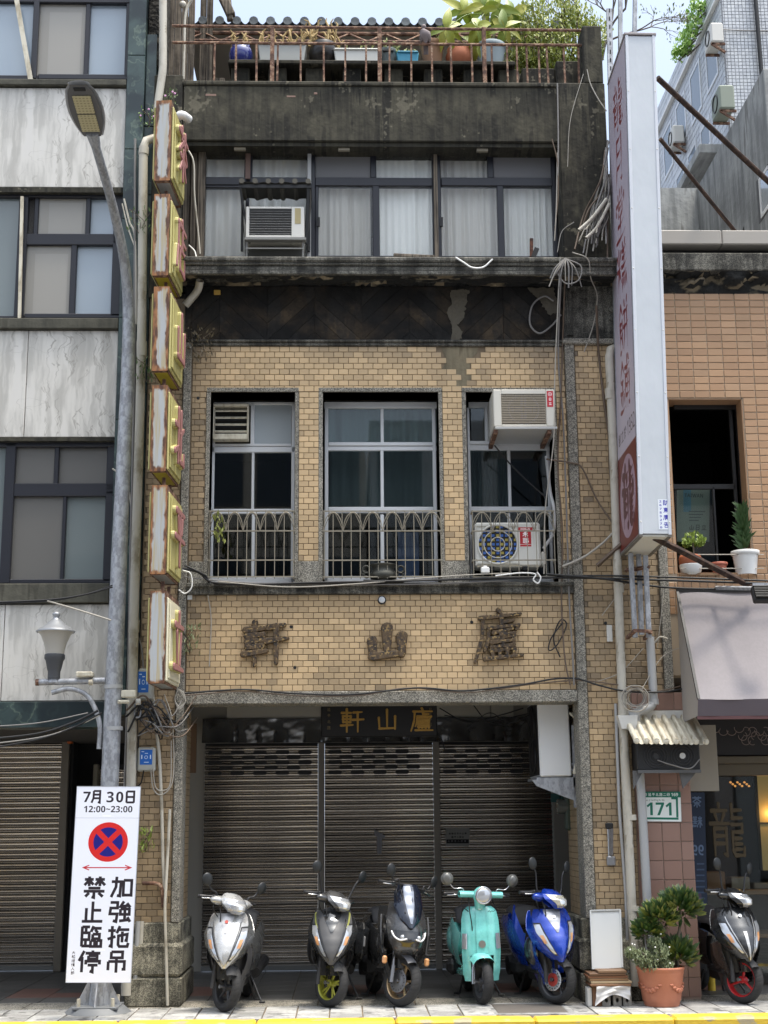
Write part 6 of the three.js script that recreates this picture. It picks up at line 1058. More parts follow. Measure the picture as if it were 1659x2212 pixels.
scooter({ label: 'blue sports scooter with red brake caliper beside the white board', at: PY(1207.6, 2169), lean: 0.06, yaw: 0.16, steer: 0.58, main: blueP, side: blueP, rim: greyRim, spokes: 5, disc: mat([0.62, 0.62, 0.62], 0.25, 0.8), caliper: mat([0.5, 0.03, 0.02], 0.35), carrier: mat([0.4, 0.04, 0.03], 0.4), R: 0.232, tw: 0.06, barY: 1.05, mTop: 1.38, mx: 0.25, build: (r, k) => { sportFront(r, k, { flank: blueP, flank2: blueP, blaze: [mat([0.32, 0.33, 0.35], 0.35, 0.5), 0.7, 0.52], trim: blueP, cowl: blueP, badge: mat([0.75, 0.75, 0.75], 0.3, 0.4), lens: mat([0.55, 0.52, 0.42], 0.15, 0.2, { clearcoat: 1 }) });
  part(r, 'helmet', sphere(0.12, -0.17, 0.52, -0.16, 0.75, 1.25, 1.05, 20), mat([0.025, 0.03, 0.035], 0.25, 0, { clearcoat: 1 }));
  part(r, 'leg_guard', surf(10, 16, (u, v) => { const a = mix(0.1, 2.6, v); return [-0.2 - 0.08 * Math.sin(a) - 0.03 * u, 0.62 + 0.34 * Math.sin(a * 0.75) * 1.0 - 0.12 * u, -0.28 - 0.16 * v]; }), blueP); } });
scooter({ label: 'black and grey scooter with a red front wheel at the shop door on the right', at: PY(1610.7, 2168), lean: 0.05, yaw: 0.12, steer: 0.6, main: blackP, side: blackP, rim: redRim, spokes: 3, R: 0.225, barY: 1.05, mTop: 1.36, mx: 0.26, build: (r, k) => sportFront(r, k, { flank: blackP, flank2: blackP, cowl: blackP, trim: silverP, ridge: silverP, badge: chrome }) });
// maxi scooter with tall dark screen
scooter({ label: 'dark blue grey maxi scooter with tall tinted screen and bronze wheel', at: PY(865, 2175), lean: -0.095, yaw: 0.2, steer: 0.55, main: greyP, side: blackP, rim: bronze, spokes: 5, disc: steel, R: 0.235, tw: 0.062, barY: 1.13, mTop: 1.3, mx: 0.3, gx: 0.34, fork: steel, fender: { a0: -1.25, a1: 0.75, w: 0.07, m: mat([0.12, 0.12, 0.13], 0.45, 0.3), r: 0.02, crown: 0.03 }, build: (r, { st }) => {
  const rows = [[0.5, 0.1, 0.1, 0.06], [0.56, 0.15, 0.2, 0.08], [0.64, 0.19, 0.225, 0.05], [0.74, 0.205, 0.19, 0.0], [0.86, 0.2, 0.12, -0.06], [0.98, 0.17, 0.03, -0.12]], f = bowed(rows, 2.2);
  part(r, 'front_cowl', [sheet(f, 0.5, 0.98), sheet(f, 0.5, 0.98, () => -1, () => 1, -0.02)], greyP);
  const rowsB = rows.map(([y, w, zc, ze]) => [y, w + 0.045, zc - 0.1, ze - 0.2]);
  part(r, 'leg_shield', [sheet(bowed(rowsB, 3), 0.36, 0.94), sheet(bowed(rowsB.map(([y, w, a, b]) => [y, w, a - 0.12, b]), 2), 0.3, 0.94)], blackP);
  for (const s of [-1, 1]) { part(r, 'lower_flank', surf(8, 12, (u, v) => { const y = mix(0.22, 0.7, v), z = mix(0.02, -0.36, u), w = mix(0.11, 0.235, sm(0, 0.8, v)); return [s * (w + 0.012 * Math.sin(u * 3.1)), y - 0.04 * u, z + 0.04 * v]; }), greyP); part(r, 'fairing_edge', tube([V(s * 0.24, 0.86, -0.12), V(s * 0.245, 0.7, -0.06), V(s * 0.22, 0.5, 0.0)], 0.011, 12, 6), mattGrey); }
  const scr = bowed([[0.76, 0.025, 0.215, 0.2], [0.84, 0.11, 0.185, 0.1], [0.96, 0.15, 0.11, 0.0], [1.08, 0.14, 0.03, -0.07], [1.17, 0.1, -0.03, -0.1]], 2.2);
  part(r, 'windscreen', [sheet(scr, 0.76, 1.17), sheet(scr, 0.76, 1.17, () => -1, () => 1, -0.012)], gloss([0.012, 0.016, 0.03], 0.1, 0.06));
  part(r, 'screen_blade', sheet(scr, 0.8, 1.15, (t) => -mix(0.15, 0.5, t), (t) => mix(0.1, 0.34, t), 0.006), mat([0.19, 0.21, 0.25], 0.14, 0.5, { clearcoat: 1 }));
  const bolts = [[-0.45, 0.9], [0.45, 0.9], [-0.5, 1.06], [0.5, 1.06]]; for (const [u, y] of bolts) part(r, 'bolt', sphere(0.007, ...scr(u, y, 0.007)), M.black);
  part(r, 'headlight', sheet(f, 0.58, 0.73, (t) => -mix(0.5, 0.86, t), (t) => mix(0.5, 0.86, t), 0.006), gloss([0.03, 0.03, 0.032], 0.2, 0.1));
  for (const s of [-1, 1]) { const p = (u, y) => V(...f(s * u, y, 0.014)); part(r, 'running_light', tube([p(0.8, 0.715), p(0.72, 0.665), p(0.5, 0.64), p(0.2, 0.655)], 0.0085, 18, 6), mat([0.8, 0.8, 0.82], 0.2)); part(r, 'lamp_bulb', sphere(0.022, ...f(s * 0.42, 0.67, 0.006)), lens);
    part(r, 'turn_signal', cbox(0.05, 0.075, 0.03, 0.014).translate(s * 0.215, 0.44, 0.07), amber); }
  part(r, 'chin', sheet(bowed([[0.42, 0.06, 0.0, -0.05], [0.56, 0.14, 0.16, 0.06]], 2), 0.42, 0.56), plast);
  part(r, 'pannier', [cbox(0.13, 0.36, 0.42, 0.06).translate(-0.31, 0.56, -0.75)], blackP); part(r, 'pannier_latch', cbox(0.02, 0.1, 0.02, 0.006).translate(-0.3, 0.56, -0.53), mat([0.3, 0.3, 0.31], 0.4));
} });
// turquoise retro scooter
scooter({ label: 'turquoise retro scooter with round headlight, second from right in the row', at: PY(1044.7, 2170), lean: 0.012, yaw: 0.03, steer: 0.22, main: aqua, side: aqua, rim: greyRim, spokes: 5, R: 0.215, tw: 0.05, barY: 1.05, mTop: 1.24, mx: 0.34, round: true, gx: 0.33, mirror: mat([0.16, 0.16, 0.15], 0.3, 0.4), fork: chrome, floor: aqua, fender: { a0: -0.95, a1: 0.55, w: 0.115, m: aqua, r: 0.035, crown: 0.035, skirt: 0.05 }, build: (r, { st }) => {
  const rows = [[0.22, 0.17, -0.02, -0.08], [0.34, 0.188, 0.02, -0.06], [0.5, 0.196, 0.03, -0.05], [0.66, 0.196, 0.02, -0.06], [0.8, 0.19, -0.01, -0.08], [0.9, 0.17, -0.035, -0.09], [0.94, 0.12, -0.06, -0.1]], f = bowed(rows, 3);
  // the shield with its arch over the wheel
  const arch = (y) => 0.62 * sm(0.5, 0.44, y);
  part(r, 'front_shield', [sheet(f, 0.47, 0.94), sheet(f, 0.47, 0.94, () => -1, () => 1, -0.03), sheet(f, 0.22, 0.47, () => -1, () => -0.6), sheet(f, 0.22, 0.47, () => 0.6, () => 1)], aqua);
  part(r, 'wheel_arch', [sheet(f, 0.24, 0.47, () => -0.62, () => 0.62, -0.05)], M.black);
  part(r, 'centre_panel', sheet(f, 0.49, 0.935, () => -0.27, () => 0.27, 0.012), aqua);
  part(r, 'horn_badge', norm(new THREE.CylinderGeometry(0.036, 0.036, 0.012, 22)).rotateX(Math.PI / 2).translate(0, 0.58, 0.046), mat([0.35, 0.33, 0.3], 0.3, 0.7));
  part(r, 'top_badge', sphere(0.022, 0, 0.915, -0.015, 1.3, 0.3, 0.4), chrome);
  part(r, 'script_badge', tube([V(0.075, 0.885, 0.0), V(0.09, 0.9, 0.0), V(0.1, 0.885, 0.0), V(0.115, 0.897, -0.002), V(0.13, 0.889, -0.005), V(0.145, 0.9, -0.01)], 0.003, 24, 5), plast);
  for (const s of [-1, 1]) part(r, 'turn_signal', sheet(f, 0.53, 0.68, (t) => s * mix(0.72, 0.7, t), (t) => s * mix(0.96, 0.92, t) , 0.012, 6, 10), lens);
  part(r, 'leg_shield', [sheet(bowed([[0.24, 0.17, -0.1, -0.1], [0.9, 0.18, -0.13, -0.12]], 2), 0.24, 0.92)], plast);
  part(r, 'headlight', st(norm(new THREE.SphereGeometry(0.078, 24, 16)).scale(1, 1, 0.35).translate(0, 1.05, 0.045)), lens);
  part(r, 'headlight_ring', st(norm(new THREE.TorusGeometry(0.08, 0.011, 8, 32)).translate(0, 1.05, 0.045)), chrome);
  part(r, 'headlight_shell', st(sphere(0.092, 0, 1.045, -0.02, 1, 1, 0.8)), aqua);
  part(r, 'handlebar_cover', st(surf(20, 12, (u, v) => { const x = mix(-0.23, 0.23, u), a = v * 6.283; return [x, 1.055 + 0.033 * Math.sin(a), -0.05 + 0.04 * Math.cos(a) - 0.1 * x * x]; })), aqua);
  part(r, 'neck', cyl(V(0, 0.92, -0.06), V(0, 1.0, -0.03), 0.05, 0.06, 14), aqua);
  for (const s of [-1, 1]) part(r, 'rear_cowl', [sphere(0.17, s * 0.16, 0.56, -0.95, 0.6, 1.05, 1.7, 18), ], aqua);
  for (const g of [bar(V(-0.17, 0.3, -0.1), V(-0.18, 0.27, -0.6), 0.03, 0.06, 0.008), bar(V(0.17, 0.3, -0.1), V(0.18, 0.27, -0.6), 0.03, 0.06, 0.008)]) part(r, 'floor_edge', g, aqua);
  part(r, 'glove_box', cbox(0.12, 0.16, 0.2, 0.05).translate(-0.23, 0.3, -0.75), plast);
  part(r, 'mudguard_crest', bar(V(0.0, 0.48, 0.09), V(0.01, 0.45, 0.14), 0.012), chrome);
} });
// ================================================================ street lamp with its pole, decorative lantern on a side arm
{
  const base = PY(212, 2186), X = base.x, Z = base.z, o = thing('street_lamp', 'galvanised street lamp pole curving up to a grey LED head over the street', 'street lamp');
  const bottom = V(X, 0.22, Z), at = (px, py) => PX(px, py, X);
  const top = P(283, 640, Z), head0 = V(P(200, 292, Z + 1.9).x, P(200, 292, Z + 1.9).y, Z + 1.9);
  const pathP = [V(P(222, 2060, Z).x, P(222, 2060, Z).y, Z), P(245, 1500, Z), P(262, 1100, Z), P(277, 760, Z), V(P(273, 600, Z + 0.14).x, P(273, 600, Z + 0.14).y, Z + 0.14), V(P(247, 460, Z + 0.72).x, P(247, 460, Z + 0.72).y, Z + 0.72), head0];
  const curve = new THREE.CatmullRomCurve3(pathP, false, 'catmullrom', 0.5), n = 70, pos = [];
  const g = surf(20, n, (u, v) => { const c = curve.getPoint(v), t = curve.getTangent(v), side = V(1, 0, 0).addScaledVector(t, -t.x).normalize(), up = t.clone().cross(side), r = mix(0.083, 0.04, sm(0.05, 1, v)), a = u * 6.283; return [c.x + r * (Math.cos(a) * side.x + Math.sin(a) * up.x), c.y + r * (Math.cos(a) * side.y + Math.sin(a) * up.y), c.z + r * (Math.cos(a) * side.z + Math.sin(a) * up.z)]; });
  part(o, 'pole', [g, cyl(V(X, 0.02, Z), pathP[0], 0.088, 0.084, 20)], M.galv);
  part(o, 'base_plate', [bx(X - 0.2, X + 0.2, 0.04, 0.062, Z - 0.2, Z + 0.2, 0.004), cyl(V(X, 0, Z), V(X, 0.05, Z), 0.3, 0.24, 12)], mat([0.2, 0.21, 0.22], 0.6, 0.3));
  for (const [a, b] of [[1, 0], [-1, 0], [0, 1]]) part(o, 'gusset', rot(extrude([[0.08, 0.06], [0.2, 0.06], [0.1, 0.26], [0.08, 0.26]], 0.012).translate(0, 0, -0.006), 0, a === 1 ? 0 : a === -1 ? Math.PI : -Math.PI / 2, 0).translate(X, 0, Z), M.galv);
  for (const [a, b] of [[1, 1], [-1, 1], [1, -1], [-1, -1]]) part(o, 'bolt', cyl(V(X + a * 0.15, 0.06, Z + b * 0.15), V(X + a * 0.15, 0.13, Z + b * 0.15), 0.018, 0.018, 6), M.creamDirty);
  for (const py of [1570, 1480]) part(o, 'clamp_band', cyl(V(P(245, py + 8, Z).x, P(245, py + 8, Z).y, Z), V(P(245, py, Z).x, P(245, py, Z).y, Z), 0.088, 0.088, 20), M.pvcGrey);
  // lamp head: leaf shaped housing, dark underside with two lens panels
  const dir = V(-0.03, 0.24, 1).normalize(), hd = new THREE.Group(); hd.name = 'lamp_head'; hd.position.copy(head0); hd.quaternion.setFromRotationMatrix(new THREE.Matrix4().lookAt(dir, V(0, 0, 0), V(0, 1, 0))); o.add(hd);
  const hw = (v) => 0.075 + 0.07 * Math.sin(Math.PI * Math.pow(clamp(v * 0.86 + 0.02), 0.9)) * (1 - 0.75 * sm(0.86, 1, v));
  part(hd, 'housing', surf(20, 26, (u, v) => { const x = (u - 0.5) * 2, w = hw(v) * 1.08; return [x * w, 0.05 * (1 - x * x) * (0.5 + 0.5 * Math.sin(Math.PI * v)) + 0.012, v * 0.66 - 0.02]; }), mat([0.6, 0.61, 0.63], 0.4, 0.1));
  part(hd, 'underside', surf(12, 20, (u, v) => { const x = (u - 0.5) * 2; return [x * hw(v) * 0.92, -0.004, v * 0.64 - 0.01]; }), mat([0.11, 0.11, 0.112], 0.6));
  const led = mat(null, 0.4, 0, { map: tex(128, [0.062, 0.062], (u, v) => { const a = Math.hypot((u * 2) % 1 - 0.5, ((v * 2) % 1 - 0.5) * 1.4); return a < 0.32 ? [0.3, 0.26, 0.14] : [0.5, 0.44, 0.26]; }) });
  for (const z of [0.06, 0.29]) part(hd, 'lens_panel', bx(-0.078, 0.078, -0.018, -0.006, z, z + 0.215, 0.004), led);
  part(hd, 'tip_vent', bx(-0.05, 0.05, -0.014, -0.005, 0.56, 0.6, 0.004), M.black);
  part(hd, 'spigot', cyl(V(0, 0.01, -0.14), V(0, 0.015, 0.03), 0.045, 0.06, 14), M.galv);
  // side arm with the lantern
  const l = thing('lantern', 'goblet shaped grey lantern with a domed cap on a side arm of the pole', 'street lamp');
  const A = P(80, 1474, Z), B = P(228, 1470, Z), c = P(116, 1473, Z), hpx = (py) => P(116, py, Z).y;
  part(l, 'arm', cyl(V(A.x, A.y, Z), V(B.x, B.y, Z), 0.03, 0.03, 14), M.galv); part(l, 'arm_cap', cyl(V(A.x - 0.012, A.y, Z), V(A.x + 0.02, A.y, Z), 0.032, 0.032, 14), M.rust);
  part(l, 'brace', tube([P(112, 1496, Z), P(150, 1488, Z), P(185, 1500, Z), P(205, 1530, Z), P(216, 1570, Z), P(214, 1618, Z)], 0.024, 40, 10), M.galv);
  const Y = (py) => hpx(py) - hpx(1474), R = (px) => px / 240;
  l.position.set(0, 0, 0);
  const mk = (name, prof, m) => part(l, name, lathe(prof.map(([r, py]) => [R(r), Y(py)]), 30).translate(c.x, c.y, Z), m);
  mk('socket', [[14, 1468], [14, 1452], [16, 1446], [20, 1428], [23, 1424], [23, 1416], [21, 1414]], mat([0.06, 0.062, 0.066], 0.5));
  mk('stem', [[13, 1476], [11, 1466]], M.galv);
  mk('shade', [[21, 1416], [22, 1405], [26, 1390], [33, 1374], [40, 1366], [41, 1365]], mat([0.55, 0.52, 0.46], 0.35, 0, { transmission: 0.25, thickness: 0 }));
  mk('cap', [[43, 1367], [44, 1364], [34, 1358], [22, 1350], [19, 1346], [12, 1342], [8, 1338], [6, 1334], [9, 1330], [9, 1326], [5, 1323], [0, 1322]], mat([0.36, 0.37, 0.385], 0.35, 0.4));
  part(l, 'insulator', [bx(-0.08, 0.08, 0.0, 0.05, -0.05, 0.05, 0.01).translate(P(184, 1466, Z).x, P(184, 1468, Z).y + 0.02, Z + 0.02), cyl(P(192, 1474, Z + 0.05), P(200, 1474, Z + 0.05), 0.026, 0.03, 10)], M.creamDirty);
  const ins = thing('insulator', 'cream plastic cable clamp standing out from the right side of the pole', 'clamp');
  part(ins, 'body', [bx(-0.07, 0.07, -0.02, 0.05, -0.03, 0.05, 0.01).translate(P(279, 1503, Z).x, P(279, 1503, Z).y, Z)], M.creamDirty);
  part(ins, 'pin', cyl(P(255, 1516, Z + 0.08), P(278, 1516, Z + 0.03), 0.018), M.creamDirty);
}
// ================================================================ pipes
const down = (name, label, pts, r, m, collars = []) => { const o = thing(name, label, 'pipe'); part(o, 'pipe', pipe(pts, r, 12), m); for (const [a, b] of collars) part(o, 'collar', cyl(a, b, r * 1.12, r * 1.12, 14), m); return o; };
{
  const zz = 0.1, a = P(1338, 745, 0.02), v = (px, py, z = zz) => P(px, py, z);
  down('downpipe', 'cream downpipe starting at an elbow beside the brick and running to the pavement', [P(1345, 750, 0.0), P(1315, 752, zz), P(1326, 1000, zz), P(1346, 1560, zz), P(1373, 2130, zz)], 0.044, M.pvc, [[v(1317, 840), v(1318, 862)], [v(1336, 1262), v(1337, 1280)], [v(1363, 1760), v(1364, 1772)], [v(1369, 1958), v(1370, 1968)]]);
  down('downpipe', 'grey white downpipe with a double bend above the little tiled roof', [P(1404, 1376, zz), P(1413, 1526, zz), P(1370, 1538, zz + 0.03), P(1376, 1570, zz), P(1390, 1800, zz), P(1408, 2130, zz)], 0.042, M.pvcGrey, [[v(1412, 1510), v(1413, 1522)], [v(1368, 1534, 0.13), v(1369, 1546, 0.13)]]);
  down('conduit', 'thin grey conduit beside the cream downpipe on the right pilaster', [P(1330, 1520, 0.05), P(1338, 1750, 0.05), P(1352, 1930, 0.05), P(1358, 2120, 0.05)], 0.016, M.pvcGrey);
  down('downpipe', 'pale square downpipe rising past the top of the left column', [P(352, -30, 0.05), P(352, 150, 0.05), P(338, 245, 0.05)], 0.042, M.pvc);
  const zl = 0.14;
  down('downpipe', 'long cream downpipe behind the lamp pole at the left', [P(345, 296, zl - 0.1), P(310, 304, zl), P(306, 720, zl), P(302, 900, zl), P(290, 1300, zl), P(283, 1700, zl), P(272, 2150, zl)], 0.046, M.pvc, [[P(311, 318, zl), P(310, 334, zl)], [P(306, 738, zl), P(306, 770, zl)], [P(290, 1340, zl), P(289, 1366, zl)]]);
  down('downpipe', 'short white elbow pipe poking from the parapet above the topmost light box', [P(372, 262, 0.02), P(392, 246, 0.22), P(408, 258, 0.1)], 0.045, M.white);
  down('downpipe', 'short cream pipe stub under the cornice at the left', [P(432, 606, 0.2), P(428, 628, 0.12), P(400, 660, 0.1)], 0.04, M.pvc);
  down('conduit', 'white conduit running down the left brick pilaster past the meter box', [P(330, 1500, 0.06), P(345, 1640, 0.05), P(350, 1760, 0.05), P(352, 1860, 0.05), P(354, 1890, 0.05), P(356, 1960, 0.05)], 0.016, M.pvc);
  down('conduit', 'second white conduit on the left pilaster reaching the ground over the plinth', [P(367, 1748, 0.06), P(362, 1850, 0.07), P(356, 1960, 0.11), P(362, 2172, 0.12)], 0.014, M.pvc);
  down('tap_pipe', 'rusty water pipe with a branch low on the left brick pilaster', [P(308, 1908, 0.04), P(350, 1908, 0.06), P(352, 1960, 0.06)], 0.018, M.rust);
  for (const [px, d] of [[290, 0.05], [298, 0.03]]) down('conduit', d > 0.04 ? 'dusty grey conduit next to the base of the lamp pole' : 'thin cream conduit beside the plinth at the left', [P(px + 8, 1990, d), P(px, 2166, d)], 0.022, d > 0.04 ? M.pvcGrey : M.pvc);
}
// ================================================================ window guards
function guard(label, l, r, bars, arcs) {
  const z = 0.13, o = thing('window_guard', label, 'railing', [0, 0, 0], 'window guards'), m = mat([0.24, 0.215, 0.165], 0.65, 0.1);
  const y = (py) => P((l + r) / 2, py, z).y, x0 = P(l, 1180, z).x, x1 = P(r, 1180, z).x, hs = [1104, 1147, 1210, 1246].map(y);
  hs.forEach((h, i) => part(o, 'rail', [bx(x0, x1, h - 0.006, h + 0.006, z - 0.006, z + 0.006), bx(x0, x0 + 0.014, h - 0.008, h + 0.008, 0.0, z), bx(x1 - 0.014, x1, h - 0.008, h + 0.008, 0.0, z)], m));
  for (let i = 0; i <= bars; i++) { const x = mix(x0 + 0.01, x1 - 0.01, i / bars); part(o, 'bar', bar(V(x, hs[3] - 0.02, z), V(x, hs[0] + (i % 2 ? 0.0 : 0.01), z), 0.0075), m); }
  const w = (x1 - x0) / arcs; for (let i = 0; i < arcs; i++) part(o, 'scroll', rot(norm(new THREE.TorusGeometry(w * 0.48, 0.004, 5, 18, Math.PI)), 0, 0, i < 0 ? 0 : 0).scale(1, (hs[0] - hs[1]) / (w * 0.48) * 0.92, 1).translate(x0 + (i + 0.5) * w, hs[1], z + 0.006), m);
  for (let i = 0; i <= arcs; i++) part(o, 'scroll', [-1, 1].filter((s) => (i > 0 || s > 0) && (i < arcs || s < 0)).map((s) => tube([V(x0 + i * w, hs[1], z + 0.004), V(x0 + i * w + s * w * 0.2, mix(hs[1], hs[0], 0.5), z + 0.004), V(x0 + i * w + s * w * 0.46, hs[0], z + 0.004)], 0.0035, 8, 4)), m);
}
guard('iron window guard with arched scrolls and a green tendril, left window', 450, 636, 9, 5);
guard('iron window guard holding the bronze incense burner, middle window', 698, 955, 13, 6);
guard('iron window guard fencing in the white outdoor unit, right window', 1020, 1200, 9, 4);
{ const o = thing('tendril', 'small leafy tendril hanging on the left window guard', 'plant'); const p = P(476, 1150, 0.15); part(o, 'foliage', leaves(40, (i) => V(p.x + rr(-0.05, 0.04), p.y + rr(-0.12, 0.16), p.z + rr(0, 0.04)), 0.07, 0.4), leafMat([0.25, 0.28, 0.06])); part(o, 'stem', tube([V(p.x - 0.2, p.y - 0.1, p.z), V(p.x - 0.05, p.y, p.z), V(p.x, p.y + 0.12, p.z)], 0.004), M.wood); }
{ // bronze censer
  const q = RW(789, 1207, 867, 1246, 0.0), cx = (q.x0 + q.x1) / 2, o = thing('incense_burner', 'old bronze incense burner with two scroll handles inside the middle guard', 'incense burner', [cx, 3.94, 0.02]), m = mat([0.07, 0.07, 0.06], 0.55, 0.5), s = 0.16;
  part(o, 'bowl', lathe([[0.09, 0.02], [0.13, 0.04], [0.142, 0.08], [0.11, 0.115], [0.105, 0.14], [0.135, 0.165], [0.14, 0.175], [0.12, 0.17]], 28), m);
  for (const k of [-1, 1]) part(o, 'handle', [norm(new THREE.TorusGeometry(0.035, 0.011, 6, 16)).translate(k * 0.17, 0.13, 0), norm(new THREE.TorusGeometry(0.025, 0.01, 6, 16)).translate(k * 0.165, 0.075, 0), norm(new THREE.TorusGeometry(0.018, 0.008, 6, 14)).translate(k * 0.2, 0.1, 0)], m);
  part(o, 'stand', [bx(-0.2, 0.2, -0.01, 0.018, -0.09, 0.09, 0.006), bx(-0.1, -0.05, 0.015, 0.04, -0.03, 0.03), bx(0.05, 0.1, 0.015, 0.04, -0.03, 0.03)], M.black);
}
// louvred vent in the left window
{
  const q = RW(460, 872, 537, 950, -0.18), o = thing('louvre_vent', 'cream metal louvre vent in the top corner of the left window', 'vent'), z = -0.18;
  part(o, 'frame', [bx(q.x0, q.x1, q.y0, q.y0 + 0.06, z - 0.1, z + 0.02, 0.006), bx(q.x1 - 0.018, q.x1, q.y0 + 0.06, q.y1, z - 0.1, z, 0.004), bx(q.x0, q.x0 + 0.012, q.y0 + 0.06, q.y1, z - 0.1, z, 0.004), bx(q.x0, q.x1 - 0.018, q.y1 - 0.03, q.y1, z - 0.1, z + 0.01, 0.005)], M.creamDirty);
  for (let i = 0; i < 4; i++) { const y = mix(q.y0 + 0.06, q.y1 - 0.03, (i + 0.5) / 4); part(o, 'slat', rot(cbox(q.x1 - q.x0 - 0.035, 0.012, 0.05), 0.5, 0, 0).translate((q.x0 + q.x1) / 2, y, z - 0.03), M.creamDirty); }
  part(o, 'backing', bx(q.x0 + 0.01, q.x1 - 0.02, q.y0 + 0.05, q.y1 - 0.03, z - 0.12, z - 0.1), M.black);
}
// ================================================================ cooling units
function grille(t, x0, x1, y0, y1, z, n, m, vertical) { for (let i = 0; i < n; i++) { const k = (i + 0.5) / n; part(t, 'grille_bar', vertical ? bx(mix(x0, x1, k) - 0.003, mix(x0, x1, k) + 0.003, y0, y1, z - 0.004, z + 0.004) : bx(x0, x1, mix(y0, y1, k) - 0.005, mix(y0, y1, k) + 0.005, z - 0.006, z + 0.006), m); } }
{ // window unit of the top floor under its tin hood
  const z = 0.18, q = RW(531, 446, 657, 513, z), o = thing('window_cooler', 'window air conditioner with dark louvres under a small hood on the top floor', 'air conditioner');
  part(o, 'casing', [bx(q.x0, q.x0 + 0.035, q.y0, q.y1, -0.25, z, 0.006), bx(q.x1 - 0.13, q.x1, q.y0, q.y1, -0.25, z, 0.006), bx(q.x0 + 0.035, q.x1 - 0.13, q.y1 - 0.025, q.y1, -0.25, z, 0.004), bx(q.x0 + 0.035, q.x1 - 0.13, q.y0, q.y0 + 0.025, -0.25, z, 0.004)], M.whiteDirty);
  part(o, 'backing', bx(q.x0 + 0.035, q.x1 - 0.13, q.y0 + 0.025, q.y1 - 0.025, -0.2, z - 0.05), M.black);
  for (let i = 0; i < 11; i++) part(o, 'louvre', rot(cbox(q.x1 - q.x0 - 0.165, 0.004, 0.03), -0.5, 0, 0).translate((q.x0 + q.x1 - 0.095) / 2, mix(q.y0 + 0.035, q.y1 - 0.03, i / 10), z - 0.015), mat([0.13, 0.135, 0.14], 0.5));
  part(o, 'control_label', bx(q.x1 - 0.095, q.x1 - 0.035, q.y1 - 0.19, q.y1 - 0.02, z, z + 0.003), mat([0.34, 0.28, 0.14], 0.5));
  part(o, 'support', [bx(q.x0 - 0.01, q.x1 + 0.02, q.y0 - 0.03, q.y0 - 0.004, z - 0.06, z + 0.02), bx(q.x0, q.x0 + 0.02, 7.2, q.y0 - 0.031, z - 0.05, z - 0.03), bx(q.x1 - 0.02, q.x1, 7.2, q.y0 - 0.031, z - 0.05, z - 0.03), bar(V(q.x0, q.y0 - 0.12, z), V(q.x1, q.y0 - 0.12, z), 0.012)], mat([0.2, 0.2, 0.19], 0.6)); part(o, 'tray', bx(q.x0 + 0.02, q.x1 - 0.02, 7.2, q.y0 - 0.05, -0.2, 0.02), mat([0.05, 0.05, 0.045], 0.8));
  const h = thing('hood', 'small dark tin rain hood over the top-floor window air conditioner', 'hood'), a = RW(516, 394, 672, 402, 0.22);
  part(h, 'sheet', surf(60, 3, (u, v) => [mix(a.x0, a.x1, u), a.y0 + 0.02 + 0.018 * Math.abs(Math.sin(u * 12.5)) + v * 0.02, mix(0.24, -0.2, v)]), mat([0.045, 0.043, 0.038], 0.85));
  for (let i = 0; i < 6; i++) part(h, 'tile_roll', cyl(V(mix(a.x0 + 0.03, a.x1 - 0.03, i / 5), a.y0 + 0.045, 0.25), V(mix(a.x0 + 0.03, a.x1 - 0.03, i / 5), a.y0 + 0.06, -0.2), 0.028, 0.028, 10), mat([0.09, 0.085, 0.07], 0.85));
  for (const [xa, xb] of [[a.x0 + 0.004, q.x0 - 0.02], [a.x1 - 0.004, q.x1 + 0.02]]) part(h, 'side_panel', quadsToGeo([[[xa, a.y0, 0.2], [xa, a.y0, -0.17], [xb, q.y0 - 0.05, -0.17]]]), mat([0.03, 0.028, 0.026], 0.8));
  part(h, 'front_rail', bx(a.x0, a.x1, a.y0 - 0.02, a.y0 + 0.016, 0.2, 0.225), M.black);
  for (const x of [a.x0 + 0.01, a.x1 - 0.03]) part(h, 'side', [bar(V(x, a.y0, 0.21), V(x + (x < 0 && x < a.x0 + 0.1 ? 0.1 : -0.02), q.y0 - 0.03, 0.1), 0.03, 0.02), bar(V(x, a.y0 + 0.1, -0.18), V(x, q.y0, -0.18), 0.025)], M.black);
}
